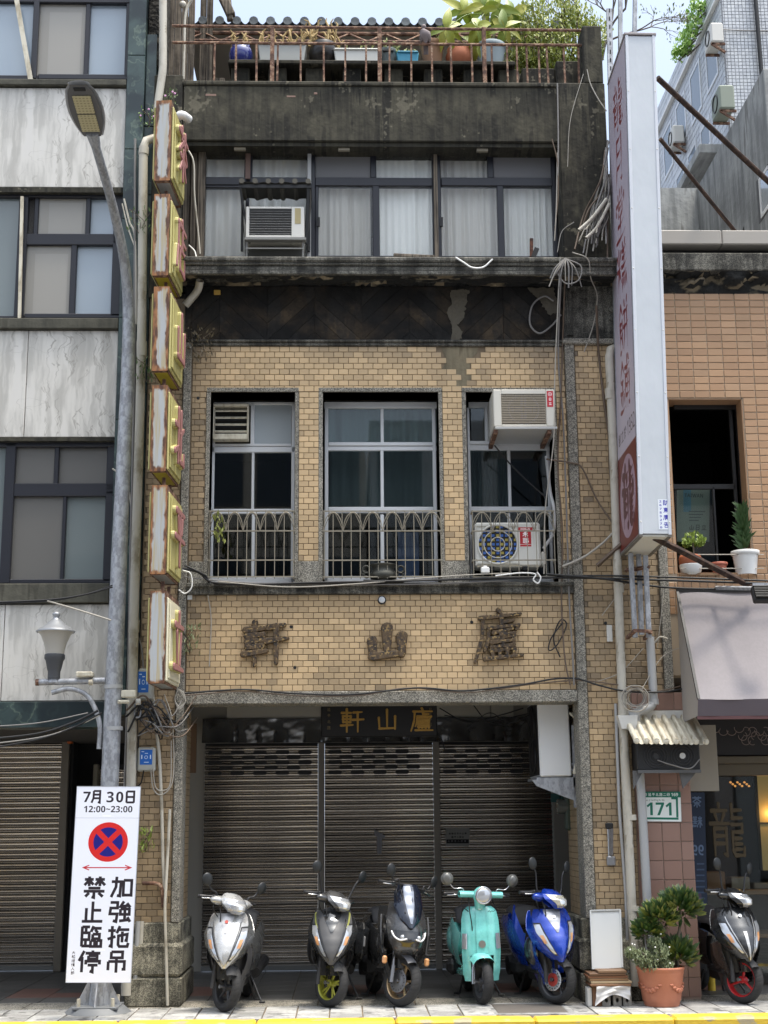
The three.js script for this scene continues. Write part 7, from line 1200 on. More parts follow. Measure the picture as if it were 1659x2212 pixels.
{ // second floor right window: boxy unit
  const z = 0.3, q = RW(1066, 841, 1199, 921, z), o = thing('window_cooler', 'boxy cream window air conditioner with a red sticker jutting from the right window', 'air conditioner'), c = mat([0.58, 0.56, 0.5], 0.5);
  part(o, 'casing', [bx(q.x0, q.x0 + 0.08, q.y0, q.y1, -0.3, z, 0.008), bx(q.x1 - 0.09, q.x1, q.y0, q.y1, -0.3, z, 0.008), bx(q.x0 + 0.08, q.x1 - 0.09, q.y1 - 0.05, q.y1, -0.3, z, 0.006), bx(q.x0 + 0.08, q.x1 - 0.09, q.y0, q.y0 + 0.02, -0.3, z, 0.005)], c);
  part(o, 'backing', bx(q.x0 + 0.08, q.x1 - 0.09, q.y0 + 0.02, q.y1 - 0.05, -0.2, z - 0.07), M.black);
  const cx = (q.x0 + q.x1) / 2, cy = (q.y0 + q.y1) / 2;
  part(o, 'fan', [norm(new THREE.TorusGeometry(0.15, 0.01, 6, 24)).translate(cx, cy, z - 0.06), ...[0, 1, 2, 3].map((i) => rot(cbox(0.12, 0.06, 0.004), 0.4, 0, i * 1.57).translate(cx + 0.07 * Math.cos(i * 1.57), cy + 0.07 * Math.sin(i * 1.57), z - 0.06))], mat([0.1, 0.14, 0.3], 0.4));
  grille(o, q.x0 + 0.08, q.x1 - 0.09, q.y0 + 0.03, q.y1 - 0.055, z - 0.01, 17, mat([0.3, 0.26, 0.2], 0.6)); grille(o, q.x0 + 0.08, q.x1 - 0.09, q.y0 + 0.02, q.y1 - 0.05, z - 0.018, 5, M.black, true);
  part(o, 'sticker', printed(0.062, 0.165).translate(q.x1 - 0.047, q.y1 - 0.1, z + 0.0012), printMat(canvasTex(110, 300, (g, W, H) => { g.fillStyle = '#b3202e'; g.fillRect(0, 0, W, H); g.strokeStyle = '#f0e6e6'; g.lineWidth = 7; g.beginPath(); g.arc(55, 60, 32, 0, 7); g.stroke(); g.beginPath(); g.moveTo(30, 60); g.lineTo(80, 60); g.moveTo(55, 38); g.lineTo(55, 82); g.stroke(); writeChar(g, '日', 28, 128, 56, 9); writeChar(g, '立', 28, 208, 56, 9); }), 0.5), { uv: true });
  part(o, 'tray', [bx(q.x0 + 0.01, q.x1 + 0.015, q.y0 - 0.03, q.y0 - 0.004, -0.3, z + 0.01, 0.004)], M.pvcGrey);
  part(o, 'bracket', [bar(V(q.x0 + 0.02, q.y0 - 0.045, z - 0.02), V(q.x0 + 0.02, q.y0 - 0.06, -0.3), 0.04), bar(V(q.x1 - 0.06, q.y0 - 0.045, z - 0.02), V(q.x1 - 0.06, q.y0 - 0.06, -0.3), 0.04)], M.rust);
}
{ // white unit caged in the guard
  const z = 0.06, q = RW(1027, 1128, 1168, 1224, z), w = q.x1 - q.x0, h = q.y1 - q.y0, o = thing('outdoor_unit', 'white outdoor unit with red maker label inside the right window guard', 'air conditioner', [(q.x0 + q.x1) / 2, q.y0, z]), c = mat([0.64, 0.63, 0.58], 0.5);
  part(o, 'casing', [cbox(w, h, 0.26, 0.02).translate(0, h / 2, -0.13)], c);
  const fx = -w * 0.16, R = h * 0.44;
  part(o, 'fan_opening', norm(new THREE.CylinderGeometry(R, R, 0.004, 32)).rotateX(Math.PI / 2).translate(fx, h / 2, 0.0022), M.black);
  const blues = [mat([0.04, 0.12, 0.4], 0.5), mat([0.35, 0.28, 0.05], 0.5)], b1 = [], b2 = [];
  for (let i = 0; i < 9; i++) for (let k = 0; k < 9; k++) { const x = fx - R + (i + 0.5) * R / 4.5, y = h / 2 - R + (k + 0.5) * R / 4.5; if (Math.hypot(x - fx, y - h / 2) < R * 0.95) ((i * 3 + k * 2) % 5 < 3 ? b1 : b2).push(cbox(R / 7, R / 8, 0.003).translate(x, y, 0.006)); }
  part(o, 'fin', b1, blues[0], { kind: 'stuff' }); part(o, 'fin', b2, blues[1], { kind: 'stuff' });
  part(o, 'grille', [norm(new THREE.TorusGeometry(R, 0.01, 6, 36)).translate(fx, h / 2, 0.01), norm(new THREE.TorusGeometry(R * 0.35, 0.005, 5, 24)).translate(fx, h / 2, 0.012), norm(new THREE.TorusGeometry(R * 0.7, 0.005, 5, 30)).translate(fx, h / 2, 0.012), bx(fx - R - 0.02, fx + R + 0.02, 0.03, 0.04, 0.002, 0.012), bx(fx - R - 0.02, fx + R + 0.02, h - 0.04, h - 0.03, 0.002, 0.012)], c);
  part(o, 'maker_label', printed(0.145, 0.2).translate(w * 0.27, h * 0.66, 0.0015), printMat(canvasTex(260, 360, (g, W, H) => { g.fillStyle = '#d9d7d0'; g.fillRect(0, 0, W, H); g.fillStyle = '#b4232b'; g.fillRect(0, 0, W, 62); g.fillRect(30, 72, 200, 236); g.fillStyle = g.strokeStyle = '#f3ecec'; g.font = 'bold 52px sans-serif'; g.textAlign = 'center'; g.fillText('HERAN', 130, 50, 240); writeChar(g, '禾', 78, 80, 100, 17); writeChar(g, '聯', 78, 192, 104, 13); g.fillStyle = '#b4232b'; g.fillRect(30, 316, 200, 34); }), 0.5), { uv: true });
  part(o, 'foot', [bx(-w * 0.3, -w * 0.22, -0.03, 0, -0.2, 0.0), bx(w * 0.22, w * 0.3, -0.03, 0, -0.2, 0.0)], M.black);
  part(o, 'valve_cover', bx(w / 2, w / 2 + 0.05, 0.02, 0.16, -0.2, -0.04, 0.02), c);
  const b = thing('junction_box', 'small white box on the sill under the caged outdoor unit', 'box'), p = P(1048, 1232, 0.14); part(b, 'body', [cbox(0.085, 0.06, 0.05, 0.01).translate(p.x, p.y, p.z), cbox(0.04, 0.02, 0.03, 0.006).translate(p.x, p.y + 0.035, p.z)], M.white);
}
{ // bracketed unit in the doorway
  const z = -0.32, tl = P(1161, 1511, z), tr = P(1226, 1508, z), br = P(1237, 1677, z), w = tr.x - tl.x + 0.01, h = tl.y - br.y, o = thing('outdoor_unit', 'big white outdoor unit on a steel bracket seen end-on under the lintel', 'air conditioner', [(tl.x + tr.x) / 2 + 0.01, br.y, z]);
  o.rotation.z = 0.012;
  part(o, 'casing', cbox(w, h, 0.78, 0.012).translate(0, h / 2, -0.39), mat([0.72, 0.72, 0.71], 0.4));
  part(o, 'fan_side', bx(-w / 2 - 0.004, -w / 2 - 0.001, 0.02, h - 0.02, -0.76, -0.03), M.black);
  for (const y of [h * 0.27, h * 0.73]) part(o, 'fan_grille', [norm(new THREE.TorusGeometry(h * 0.21, 0.012, 6, 28)), norm(new THREE.TorusGeometry(h * 0.12, 0.006, 6, 24)), norm(new THREE.CylinderGeometry(h * 0.2, h * 0.2, 0.01, 28)).rotateX(Math.PI / 2)].map((g) => rot(g, 0, Math.PI / 2, 0).translate(-w / 2 - 0.006, y, -0.4)), M.black);
  part(o, 'valve', [cyl(V(w / 2, 0.06, -0.05), V(w / 2 + 0.05, 0.05, -0.03), 0.014), cyl(V(w / 2, 0.12, -0.05), V(w / 2 + 0.05, 0.11, -0.03), 0.014)], steel);
  const b = thing('bracket', 'galvanised steel bracket carrying the big white unit in the doorway', 'bracket');
  const s = M.galv; part(b, 'beam', [extrude([[P(1150, 1690, z).x, br.y - 0.03], [2.27, br.y - 0.03], [2.27, br.y - 0.24], [P(1160, 1700, z).x, br.y - 0.09]], 0.03).translate(0, 0, z - 0.05), bx(P(1160, 1690, z).x, 2.27, br.y - 0.03, br.y - 0.008, z - 0.7, z - 0.02)], s); part(b, 'upright', bx(2.25, 2.285, br.y - 0.3, br.y + 0.5, z - 0.06, z - 0.02), s);
  const hose = thing('hose_bundle', 'pale taped pipe bundle curving beside the big white doorway unit', 'pipe'); for (const k of [0, 1, 2]) part(hose, 'hose', tube([P(1232 + 5 * k, 1540, z), P(1246 + 4 * k, 1560, z + 0.04), P(1250 + 4 * k, 1620, z + 0.05 * k), P(1240 + 4 * k, 1672, z + 0.03)], 0.016, 30, 8), M.creamDirty);
  const mt = thing('electric_meter', 'dark green electric meter on the inner face of the right pilaster', 'meter', [P(1238, 1755, -0.9).x, P(1238, 1755, -0.9).y, -0.9]); part(mt, 'case', [cbox(0.17, 0.36, 0.14, 0.02)], mat([0.055, 0.075, 0.055], 0.4)); part(mt, 'dial', rot(norm(new THREE.CylinderGeometry(0.075, 0.075, 0.1, 24)), 0, 0, Math.PI / 2).translate(-0.11, 0.06, 0), mat([0.12, 0.13, 0.12], 0.1, 0, { clearcoat: 1 })); part(mt, 'seal', cbox(0.02, 0.05, 0.02).translate(-0.02, -0.23, 0.05), M.white);
  const rb = thing('red_cover', 'red cloth cover hanging in the dark gap beside the right pilaster', 'cover'); part(rb, 'cloth', surf(10, 10, (u, v) => [mix(2.5, 2.86, u), mix(0.9, 1.62 - 0.1 * u * 0, v) , -2.2 + 0.03 * Math.sin(u * 9)]), mat([0.3, 0.012, 0.015], 0.8));
}
{ // black twin-fan unit under its little tiled roof
  const z = 0.28, q = RW(1376, 1602, 1512, 1664, z), o = thing('outdoor_unit', 'sooty black twin-fan unit under the small cream tiled roof', 'air conditioner'), m = mat([0.014, 0.014, 0.0145], 0.6);
  part(o, 'casing', bx(q.x0, q.x1, q.y0, q.y1, 0.02, z, 0.012), m);
  for (const k of [0.3, 0.72]) { const cx = mix(q.x0, q.x1, k), cy = (q.y0 + q.y1) / 2; part(o, 'fan_grille', [0.11, 0.085, 0.06, 0.035].map((r) => norm(new THREE.TorusGeometry(r, 0.004, 5, 28)).translate(cx, cy, z + 0.004)), plastMatt); part(o, 'fan_hub', norm(new THREE.CylinderGeometry(0.028, 0.028, 0.012, 18)).rotateX(Math.PI / 2).translate(cx, cy, z + 0.006), k > 0.5 ? M.whiteDirty : plastMatt); }
  part(o, 'bracket', [bar(V(q.x0, q.y0 - 0.01, z), V(q.x1, q.y0 - 0.01, z), 0.03), extrude([[q.x0, q.y0], [q.x0 + 0.1, q.y0], [q.x0, q.y0 - 0.17]], 0.02).translate(-0.04, 0, z - 0.05), extrude([[q.x1 - 0.2, q.y0], [q.x1 - 0.02, q.y0], [q.x1 - 0.17, q.y0 - 0.17]], 0.02).translate(0, 0, z - 0.05)], mat([0.1, 0.1, 0.1], 0.6));
  part(o, 'cable', tube([P(1420, 1642, 0.3), P(1450, 1652, 0.33), P(1490, 1660, 0.33), P(1512, 1640, 0.31)], 0.006), M.cableGrey);
  const rf = thing('canopy', 'small cream plastic roof of rounded tiles above the twin-fan unit', 'roof'), zf = 0.42, e0 = P(1375, 1600, zf), e1 = P(1525, 1602, zf), b0 = P(1330, 1562, 0.05), b1 = P(1480, 1560, 0.05), n = 8, tm = mat(null, 0.5, 0, { map: T.creamDirty });
  for (let i = 0; i < n; i++) {
    const k0 = i / (n - 1), f = e0.clone().lerp(e1, k0), b = V(f.x - 0.02, b0.y + 0.06, 0.03);
    part(rf, 'tile_roll', [cyl(b, f, 0.026, 0.028, 10)], tm); part(rf, 'tile_end', sphere(0.031, f.x, f.y, f.z, 1, 1, 0.4, 10), tm);
    if (i < n - 1) { const f2 = e0.clone().lerp(e1, (i + 1) / (n - 1)); for (let s = 0; s < 4; s++) part(rf, 'roof_tile', surf(6, 1, (u, v) => { const t = (s + v * 1.05) / 4, x = mix(mix(b.x, f.x, t), mix(f2.x - 0.02, f2.x, t), u); return [x, mix(b.y, f.y, t) - 0.035 * Math.sin(Math.PI * u) + 0.012 * (1 - v) + 0.004, mix(0.03, zf, t)]; }), tm); }
  }
  part(rf, 'flashing', bx(e0.x - 0.06, e1.x - 0.1, b0.y + 0.03, b0.y + 0.12, 0.012, 0.03), M.whiteDirty);
  const hop = thing('rain_hopper', 'white rainwater hopper on the cream downpipe above the little roof', 'hopper'), hp = P(1354, 1561, 0.12); part(hop, 'body', extrude([[-0.09, 0.06], [0.09, 0.06], [0.08, -0.06], [-0.06, -0.06]], 0.12, 0.006).translate(hp.x, hp.y, 0.06), M.whiteDirty);
  const pb = single('board', 'grey weathered board hung behind the twin-fan unit beside the shop door', 'board', rbx(RW(1483, 1566, 1550, 1709, -0.1), -0.12, -0.1, 0.004), mat([0.3, 0.275, 0.23], 0.7));
}
// ================================================================ the shop on the right: awning, glass front, goods
{
  const top0 = P(1461, 1278, 0.1), bot0 = P(1497, 1546, 0.72), xr = 6.2, o = thing('awning', 'wide mauve grey canvas awning over the shop door at the right', 'awning');
  const cloth = mat(null, 0.8, 0, { map: tex(512, 1.2, (u, v) => { const a = fbm(u, v, 5, 4, 5, 701), f = fbm(u, v, 80, 80, 2, 702); return [0.24, 0.22, 0.23].map((x) => x * (0.85 + 0.2 * a + 0.12 * f)); }), transmission: 0.12, thickness: 0 });
  const x0 = top0.x;
  part(o, 'canvas', surf(40, 14, (u, v) => { const x = mix(x0, xr, u); return [x, mix(top0.y, bot0.y + 0.15, v) + 0.006 * Math.sin(u * 17 + v * 3), mix(0.1, 0.72, v) - 0.05 * Math.sin(Math.PI * v) + 0.008 * Math.sin(u * 23)]; }), cloth);
  part(o, 'valance', surf(40, 3, (u, v) => [mix(x0, xr, u), mix(bot0.y + 0.15, bot0.y, v), 0.72 + 0.006 * Math.sin(u * 40) - 0.05 * v]), mat([0.12, 0.1, 0.115], 0.8));
  part(o, 'hem', bx(x0, xr, bot0.y - 0.03, bot0.y, 0.64, 0.67), mat([0.13, 0.06, 0.06], 0.8));
  part(o, 'side', quadsToGeo([[[x0, top0.y, 0.1], [x0, bot0.y + 0.15, 0.72], [x0, bot0.y, 0.67]], [[x0, top0.y, 0.1], [x0, bot0.y, 0.67], [x0, bot0.y - 0.02, 0.1]]]), mat([0.33, 0.3, 0.27], 0.8));
  part(o, 'frame', [bar(V(x0 + 0.01, top0.y, 0.1), V(x0 + 0.01, bot0.y + 0.15, 0.71), 0.025), bar(V(x0, top0.y + 0.01, 0.1), V(xr, top0.y + 0.01, 0.1), 0.03)], M.black);
  const fl = thing('floodlight', 'black square floodlight with cooling fins above the awning at the right edge', 'lamp', [P(1650, 1285, 0.75).x, P(1650, 1285, 0.75).y, 0.75]);
  part(fl, 'body', rot(cbox(0.22, 0.17, 0.07, 0.012), -0.5, 0, 0), M.black); for (let i = 0; i < 7; i++) part(fl, 'fin', rot(cbox(0.2, 0.006, 0.03).translate(0, -0.06 + i * 0.02, 0.05), -0.5, 0, 0), M.black); part(fl, 'arm', [bar(V(-0.02, 0.06, 0), V(-0.3, 0.16, -0.55), 0.03), bar(V(-0.1, 0.1, 0), V(0.1, 0.1, 0), 0.02)], M.galv);
  const z = -1.0, s = thing('shopfront', 'dark glass shopfront with a faded gold dragon character behind the sixth scooter', 'shopfront');
  part(s, 'fascia', bx(3.34, 7, 2.28, 2.72, z - 0.1, z, 0.01), mat([0.02, 0.018, 0.018], 0.4));
  const orn = []; const ring = (px, py, r, a0 = 0, a1 = 6.3) => { const c = P(px, py, z); orn.push(tube(Array.from({ length: 12 }, (_, i) => { const a = mix(a0, a1, i / 11); return V(c.x + r * Math.cos(a), c.y + r * Math.sin(a), z + 0.006); }), 0.004, 20, 4)); };
  for (const px of [1618, 1660]) for (let k = 0; k < 6; k++) ring(px + 14 * Math.cos(k * 1.05), 1590 + 11 * Math.sin(k * 1.05), 0.045, k, k + 4.2); for (const px of [1545, 1562, 1580, 1596, 1640]) ring(px, 1572 + (px % 3) * 3, 0.05, 3, 6.2);
  part(s, 'ornament', orn, mat([0.3, 0.24, 0.22], 0.6), { kind: 'stuff' });
  part(s, 'header', [bx(3.34, 7, 2.2, 2.275, z - 0.1, z + 0.02, 0.005), bx(3.34, 7, 2.08, 2.195, z - 0.14, z - 0.04)], mat([0.13, 0.11, 0.075], 0.5));
  part(s, 'post', [bx(3.36, 3.4, 0, 2.08, z - 0.05, z), bx(4.4, 4.44, 0, 2.08, z - 0.05, z)], mat([0.16, 0.13, 0.1], 0.4, 0.4));
  part(s, 'glass', bx(3.41, 4.39, 0.1, 2.07, z - 0.03, z - 0.024), M.glass);
  const dragon = part(s, 'decal', carved('龍', 0.36, 0.02, 0.003).map((g) => g.scale(1.0, 1.5, 1).translate(P(1530, 1735, z).x, P(1530, 1735, z).y, z - 0.022)), mat([0.1, 0.075, 0.038], 0.6));
  part(s, 'banner', quadUV(P(1487, 1712, z + 0.05), P(1522, 1712, z + 0.05), P(1530, 2020, z + 0.05), P(1496, 2020, z + 0.05)), printMat(canvasTex(128, 900, (g, W, H) => { g.fillStyle = '#22344f'; g.fillRect(0, 0, W, H); g.save(); g.translate(W, 0); g.scale(-1, 1); g.strokeStyle = g.fillStyle = '#6b84a6'; ['茶', '糕'].forEach((c, i) => writeChar(g, c, 24, 20 + i * 130, 78, 9)); g.font = 'bold 92px sans-serif'; g.fillText('99', 16, 400); for (let i = 0; i < 9; i++) { g.globalAlpha = 0.5; g.fillRect(18, 450 + i * 36, 60 + (i * 37) % 34, 10); } g.restore(); g.globalAlpha = 0.4; g.fillStyle = '#a06a70'; g.fillRect(20, 640, 60, 90); }), 0.5), { uv: true });
  // inside: counters with boxed cakes under warm lamps
  part(s, 'room', [bx(3.3, 7.5, 0, 3.06, -6.1, -6), bx(7.5, 7.6, 0, 3.06, -6, z), bx(3.2, 3.3, 0, 3.06, -6, z - 0.2)], mat([0.035, 0.025, 0.016], 0.8));
  const lampM = mat([0.26, 0.18, 0.06], 0.5, 0, { emissive: new THREE.Color(1, 0.72, 0.3), emissiveIntensity: 0.06 });
  const lightbox = thing('shop_lamp', 'warm lit yellow panel lamp inside the shop at the right edge', 'lamp'); const lq = RW(1640, 1660, 1700, 1880, -1.7); part(lightbox, 'panel', rbx(lq, -1.72, -1.7), lampM); part(lightbox, 'frame', [bx(lq.x0 - 0.03, lq.x0, lq.y0, lq.y1, -1.73, -1.68), bx(lq.x0, lq.x1, mix(lq.y0, lq.y1, 0.45), mix(lq.y0, lq.y1, 0.45) + 0.02, -1.699, -1.68)], M.black);
  const led = thing('shop_lamp', 'small row of glowing orange letters lamps inside the dark shop', 'lamp'); for (let i = 0; i < 9; i++) part(led, 'lamp_dot', sphere(0.012, P(1578 + i * 5, 1690 + (i % 3) * 4, -2.4).x, P(1578 + i * 5, 1690 + (i % 3) * 4, -2.4).y, -2.4, 1.2, 1, 0.5, 8), mat([0.8, 0.35, 0.1], 0.5, 0, { emissive: new THREE.Color(1, 0.4, 0.1), emissiveIntensity: 0.5 }));
  const pl = new THREE.PointLight(0xffc070, 0.16, 8); pl.position.set(lq.x0 + 0.12, 1.7, -1.6); pl.castShadow = true; pl.name = 'shop_lamp_light'; scene.add(pl);
  const shelf = thing('display_table', 'wooden display table laden with boxed cakes behind the shop glass', 'table', [4.3, 0, -1.9]), wd = mat([0.24, 0.13, 0.055], 0.5);
  part(shelf, 'tabletop', bx(-0.7, 0.9, 0.86, 0.91, -0.3, 0.3, 0.006), wd); part(shelf, 'shelf', bx(-0.7, 0.9, 0.42, 0.46, -0.3, 0.3, 0.006), wd); for (const [a, b] of [[-0.66, -0.26], [0.86, -0.26], [-0.66, 0.26], [0.86, 0.26]]) part(shelf, 'leg', bx(a - 0.025, a + 0.025, 0, 0.86, b - 0.025, b + 0.025), wd);
  const boxM = [[0.24, 0.11, 0.04], [0.22, 0.16, 0.07], [0.2, 0.05, 0.03], [0.25, 0.2, 0.14]].map((c) => mat(c, 0.5));
  for (let i = 0; i < 6; i++) { const x = -0.62 + (i % 6) * 0.26, y = i < 6 ? 0.912 : 0.462, h = rr(0.06, 0.2); single('cake_box', ['first', 'second', 'third', 'fourth', 'fifth', 'sixth'][i] + ' cake box from the left on the display table behind the shop glass', 'box', cbox(0.2, h, 0.2, 0.008).translate(4.3 + x, y + h / 2, -1.78 + rr(-0.04, 0.04)), boxM[Math.floor(rnd() * 4)], 'boxed cakes behind the shop glass'); }
}
// ================================================================ things on the pavement at the right
{
  // big flower tub
  const p = PY(1430, 2172), o = thing('flower_tub', 'large terracotta flower tub with moulded garlands on the pavement', 'flower pot', [p.x, 0, p.z]), tc = mat(null, 0.6, 0, { map: tex(256, 0.5, (u, v) => { const a = fbm(u, v, 6, 6, 4, 711); return mix3([0.36, 0.125, 0.07], [0.46, 0.18, 0.105], a); }) });
  part(o, 'body', lathe([[0.155, 0], [0.165, 0.02], [0.163, 0.035], [0.175, 0.05], [0.19, 0.16], [0.208, 0.27], [0.214, 0.29], [0.211, 0.3], [0.222, 0.32], [0.224, 0.34], [0.205, 0.34], [0.2, 0.3]].map(([r, y]) => [r * 0.98, y * 1.0]), 44), tc);
  const gar = []; for (let k = 0; k < 4; k++) for (let i = 0; i < 15; i++) { const a = k * 1.571 + 0.25 + i / 14 * 1.1, dip = Math.sin(i / 14 * Math.PI), y = 0.2 - 0.06 * dip, r = 0.19 + 0.09 * (y - 0.16); gar.push(sphere(0.011 + 0.007 * dip, (r + 0.002) * Math.sin(a), y + (i % 2 ? 0.006 : -0.006), (r + 0.002) * Math.cos(a), 1, 0.9, 0.7, 7)); }
  part(o, 'garland', gar, tc); part(o, 'soil', norm(new THREE.CylinderGeometry(0.2, 0.2, 0.02, 24)).translate(0, 0.31, 0), M.black);
  const b = V(p.x, 0, p.z), dr = (label, px, py, rad, nb, c, len) => {
    const t = thing('tub_plant', label, 'plant'), f = P(px, py, p.z + rr(-0.05, 0.1)), lp = [];
    const g = surf(2, 3, (u, v) => { const w = 0.021 * Math.sin(Math.PI * Math.pow(clamp(v, 0.02, 1), 0.6)) * (u - 0.5) * 2; return [w, v * len, 0.1 * Math.abs(w) * 10 * 0.1 - 0.25 * len * v * v]; });
    for (let i = 0; i < nb; i++) { const d = V(rr(-1, 1), rr(-0.35, 1.1), rr(-1, 1)).normalize(), m = new THREE.Matrix4().compose(V(f.x + d.x * rad * rr(0.4, 0.85), f.y + d.y * rad * 0.8 * rr(0.4, 0.85), f.z + d.z * rad * rr(0.4, 0.85)), new THREE.Quaternion().setFromUnitVectors(V(0, 1, 0), d.clone().add(V(0, 0.3, 0)).normalize()), V(1, rr(0.7, 1.2), 1)); lp.push(paint(g.clone().applyMatrix4(m), c[Math.floor(rnd() * c.length)])); }
    part(t, 'foliage', lp, mat([1, 1, 1], 0.4, 0, { vertexColors: true, transmission: 0.12, thickness: 0 }), { kind: 'stuff' });
    part(t, 'trunk', tube([V(p.x + (f.x - p.x) * 0.5, 0.3, p.z), V(f.x, f.y - rad * 0.7, f.z), V(f.x, f.y, f.z)], 0.014, 12, 6), M.wood);
  };
  const dk = [[0.02, 0.05, 0.012], [0.035, 0.08, 0.018], [0.05, 0.1, 0.02], [0.14, 0.17, 0.03]];
  dr('dark glossy rosette plant forming the top right crown of the terracotta tub', 1468, 1962, 0.19, 620, dk, 0.1); dr('glossy rosette plant with pale tips at the upper middle of the terracotta tub', 1424, 1982, 0.16, 480, [...dk, [0.22, 0.24, 0.06]], 0.09);
  dr('low dark plant at the left of the terracotta tub crown', 1397, 2012, 0.13, 300, dk, 0.08); dr('dense dark green plant low on the right of the terracotta tub', 1462, 2066, 0.17, 520, dk, 0.11);
  const pa = thing('tub_plant', 'pale green weeping plant with tiny white flowers at the front of the tub', 'plant'), pl = [[1405, 2085, 0.1], [1385, 2070, 0.1], [1425, 2060, 0.1], [1365, 2062, 0.06], [1440, 2090, 0.07], [1415, 2040, 0.07]].map(([px, py, r]) => { const q = P(px, py, p.z + 0.14); return [q.x, q.y, q.z, r]; });
  part(pa, 'foliage', leaves(2600, clumps(pl), 0.04, 0.3, 0.8), leafMat([0.2, 0.24, 0.12]), { kind: 'stuff' }); part(pa, 'flower', Array.from({ length: 16 }, () => { const c = pl[Math.floor(rnd() * pl.length)]; return sphere(0.008, c[0] + rr(-0.08, 0.08), c[1] + rr(-0.02, 0.1), c[2] + rr(0, 0.08), 1, 1, 1, 6); }), M.white, { kind: 'stuff' }); part(pa, 'stem', pl.map(([x, y, z]) => tube([V(p.x, 0.3, p.z + 0.05), V(mix(p.x, x, 0.7), y, z), V(x, y + 0.06, z)], 0.005, 8, 4)), M.wood);
  // white board, stacked planks, blocks, paper
  const zb = 0.2, c = [P(1275, 1967, 0.12), P(1340, 1965, 0.12), P(1345, 2090, 0.26), P(1280, 2094, 0.26)], wb = thing('white_board', 'blank white board leaning against the right pilaster', 'board');
  part(wb, 'panel', [quadUV(...c), quadUV(...c.map((q) => q.clone().add(V(0, 0, -0.018)))), bar(c[0], c[1], 0.012, 0.03), bar(c[1], c[2], 0.012, 0.03), bar(c[3], c[0], 0.012, 0.03)], mat([0.6, 0.61, 0.6], 0.5));
  const st = PY(1318, 2171), base = thing('breeze_blocks', 'grey hollow concrete blocks propping up the plank stack', 'block', [st.x, 0, st.z]), cm = mat([0.26, 0.245, 0.22], 0.95, 0, { bumpMap: bumpFine, bumpScale: 0.004 });
  const hole = (y, h) => Array.from({ length: 16 }, (_, i) => { const a = i / 16 * 6.283; return [0.017 * Math.cos(a), y + h * Math.sin(a)]; });
  for (const x of [-0.05, 0.05, 0.14]) part(base, 'block', extrude([[-0.035, 0], [0.035, 0], [0.035, 0.17], [-0.035, 0.17]], 0.2, 0.003, [hole(0.05, 0.022), hole(0.115, 0.024)]).translate(x, 0.003, -0.1), cm);
  part(base, 'block', bx(-0.17, -0.08, 0, 0.17, -0.1, 0.09, 0.004), mat([0.2, 0.1, 0.05], 0.8));
  for (let i = 0; i < 6; i++) { const w = [0.37, 0.37, 0.35, 0.36, 0.33, 0.26][i], x = st.x + [-0.01, -0.0, -0.02, -0.03, -0.035, 0.01][i], y = 0.176 + i * 0.023; single('plank', ['lowest', 'second lowest pale edged', 'third', 'fourth reddish', 'upper dark', 'short topmost'][i] + ' plank of the stack on the grey blocks', 'plank', bx(x - w / 2, x + w / 2, y, y + 0.02, st.z - 0.14, st.z + 0.12 + rr(-0.02, 0.02), 0.003), mat([[0.2, 0.1, 0.05], [0.42, 0.32, 0.2], [0.24, 0.14, 0.07], [0.2, 0.09, 0.045], [0.14, 0.075, 0.04], [0.19, 0.11, 0.06]][i], 0.6), 'planks stacked on the blocks'); }
  single('paper_bag', 'crumpled white paper sheet hanging over the front of the plank stack', 'paper', surf(14, 10, (u, v) => [st.x - 0.14 + u * 0.31 - 0.02 * v, 0.178 - v * (0.12 - 0.07 * Math.sin(u * 3.14) + 0.05 * (1 - u)), st.z + 0.125 + 0.03 * v + 0.014 * Math.sin(u * 11 + v * 5) + 0.008 * Math.sin(v * 13)]), mat([0.55, 0.54, 0.53], 0.75));
  single('white_plank', 'narrow white board standing at the left end of the breeze blocks', 'board', bx(st.x - 0.215, st.x - 0.175, 0, 0.16, st.z - 0.05, st.z + 0.08, 0.004), M.whiteDirty);
  const can = thing('drink_can', 'small crushed blue and white can beside the terracotta tub', 'can', [PY(1374, 2160).x, 0.045, PY(1374, 2160).z]); part(can, 'body', rot(lathe([[0, -0.05], [0.026, -0.05], [0.032, -0.04], [0.024, 0.0], [0.031, 0.04], [0.026, 0.05], [0, 0.05]], 16), 0.3, 0, 0.5), mat([0.08, 0.1, 0.35], 0.3, 0.4)); part(can, 'lid', rot(norm(new THREE.CylinderGeometry(0.027, 0.027, 0.004, 16)).translate(0, 0.052, 0), 0.3, 0, 0.5), chrome);
  const bol = thing('bollard', 'short black bollard with yellow base behind the sixth scooter', 'bollard', [PY(1512, 2130).x + 0.02, 0, PY(1512, 2140).z]); part(bol, 'post', cyl(V(0, 0.13, 0), V(0, 0.52, 0), 0.035, 0.035, 14), M.black); part(bol, 'base', cyl(V(0, 0, 0), V(0, 0.13, 0), 0.038, 0.036, 14), M.yellow);
  // window-box pots of the tiled building
  const yS = P(1550, 1240, 0.02).y, wp = (name, label, px, prof, m) => { const x = P(px, 1230, 0.02).x, t = thing(name, label, 'flower pot', [x, yS, -0.05], 'pots on the sill of the tiled building'); part(t, 'body', lathe(prof, 28), m); return [t, x]; };
  const [, xa] = wp('glazed_bowl', 'round pot, white below and red brown above, with a bright shrub on the tiled sill', 1496, [[0.06, 0], [0.1, 0.03], [0.115, 0.1], [0.112, 0.105]], M.white);
  const ta = thing('sill_pot', 'reddish pot standing in the white bowl on the tiled sill', 'flower pot', [xa, yS, -0.05]); part(ta, 'body', lathe([[0.08, 0.1], [0.112, 0.11], [0.114, 0.17], [0.1, 0.2], [0.085, 0.19]], 28), mat([0.36, 0.11, 0.05], 0.5));
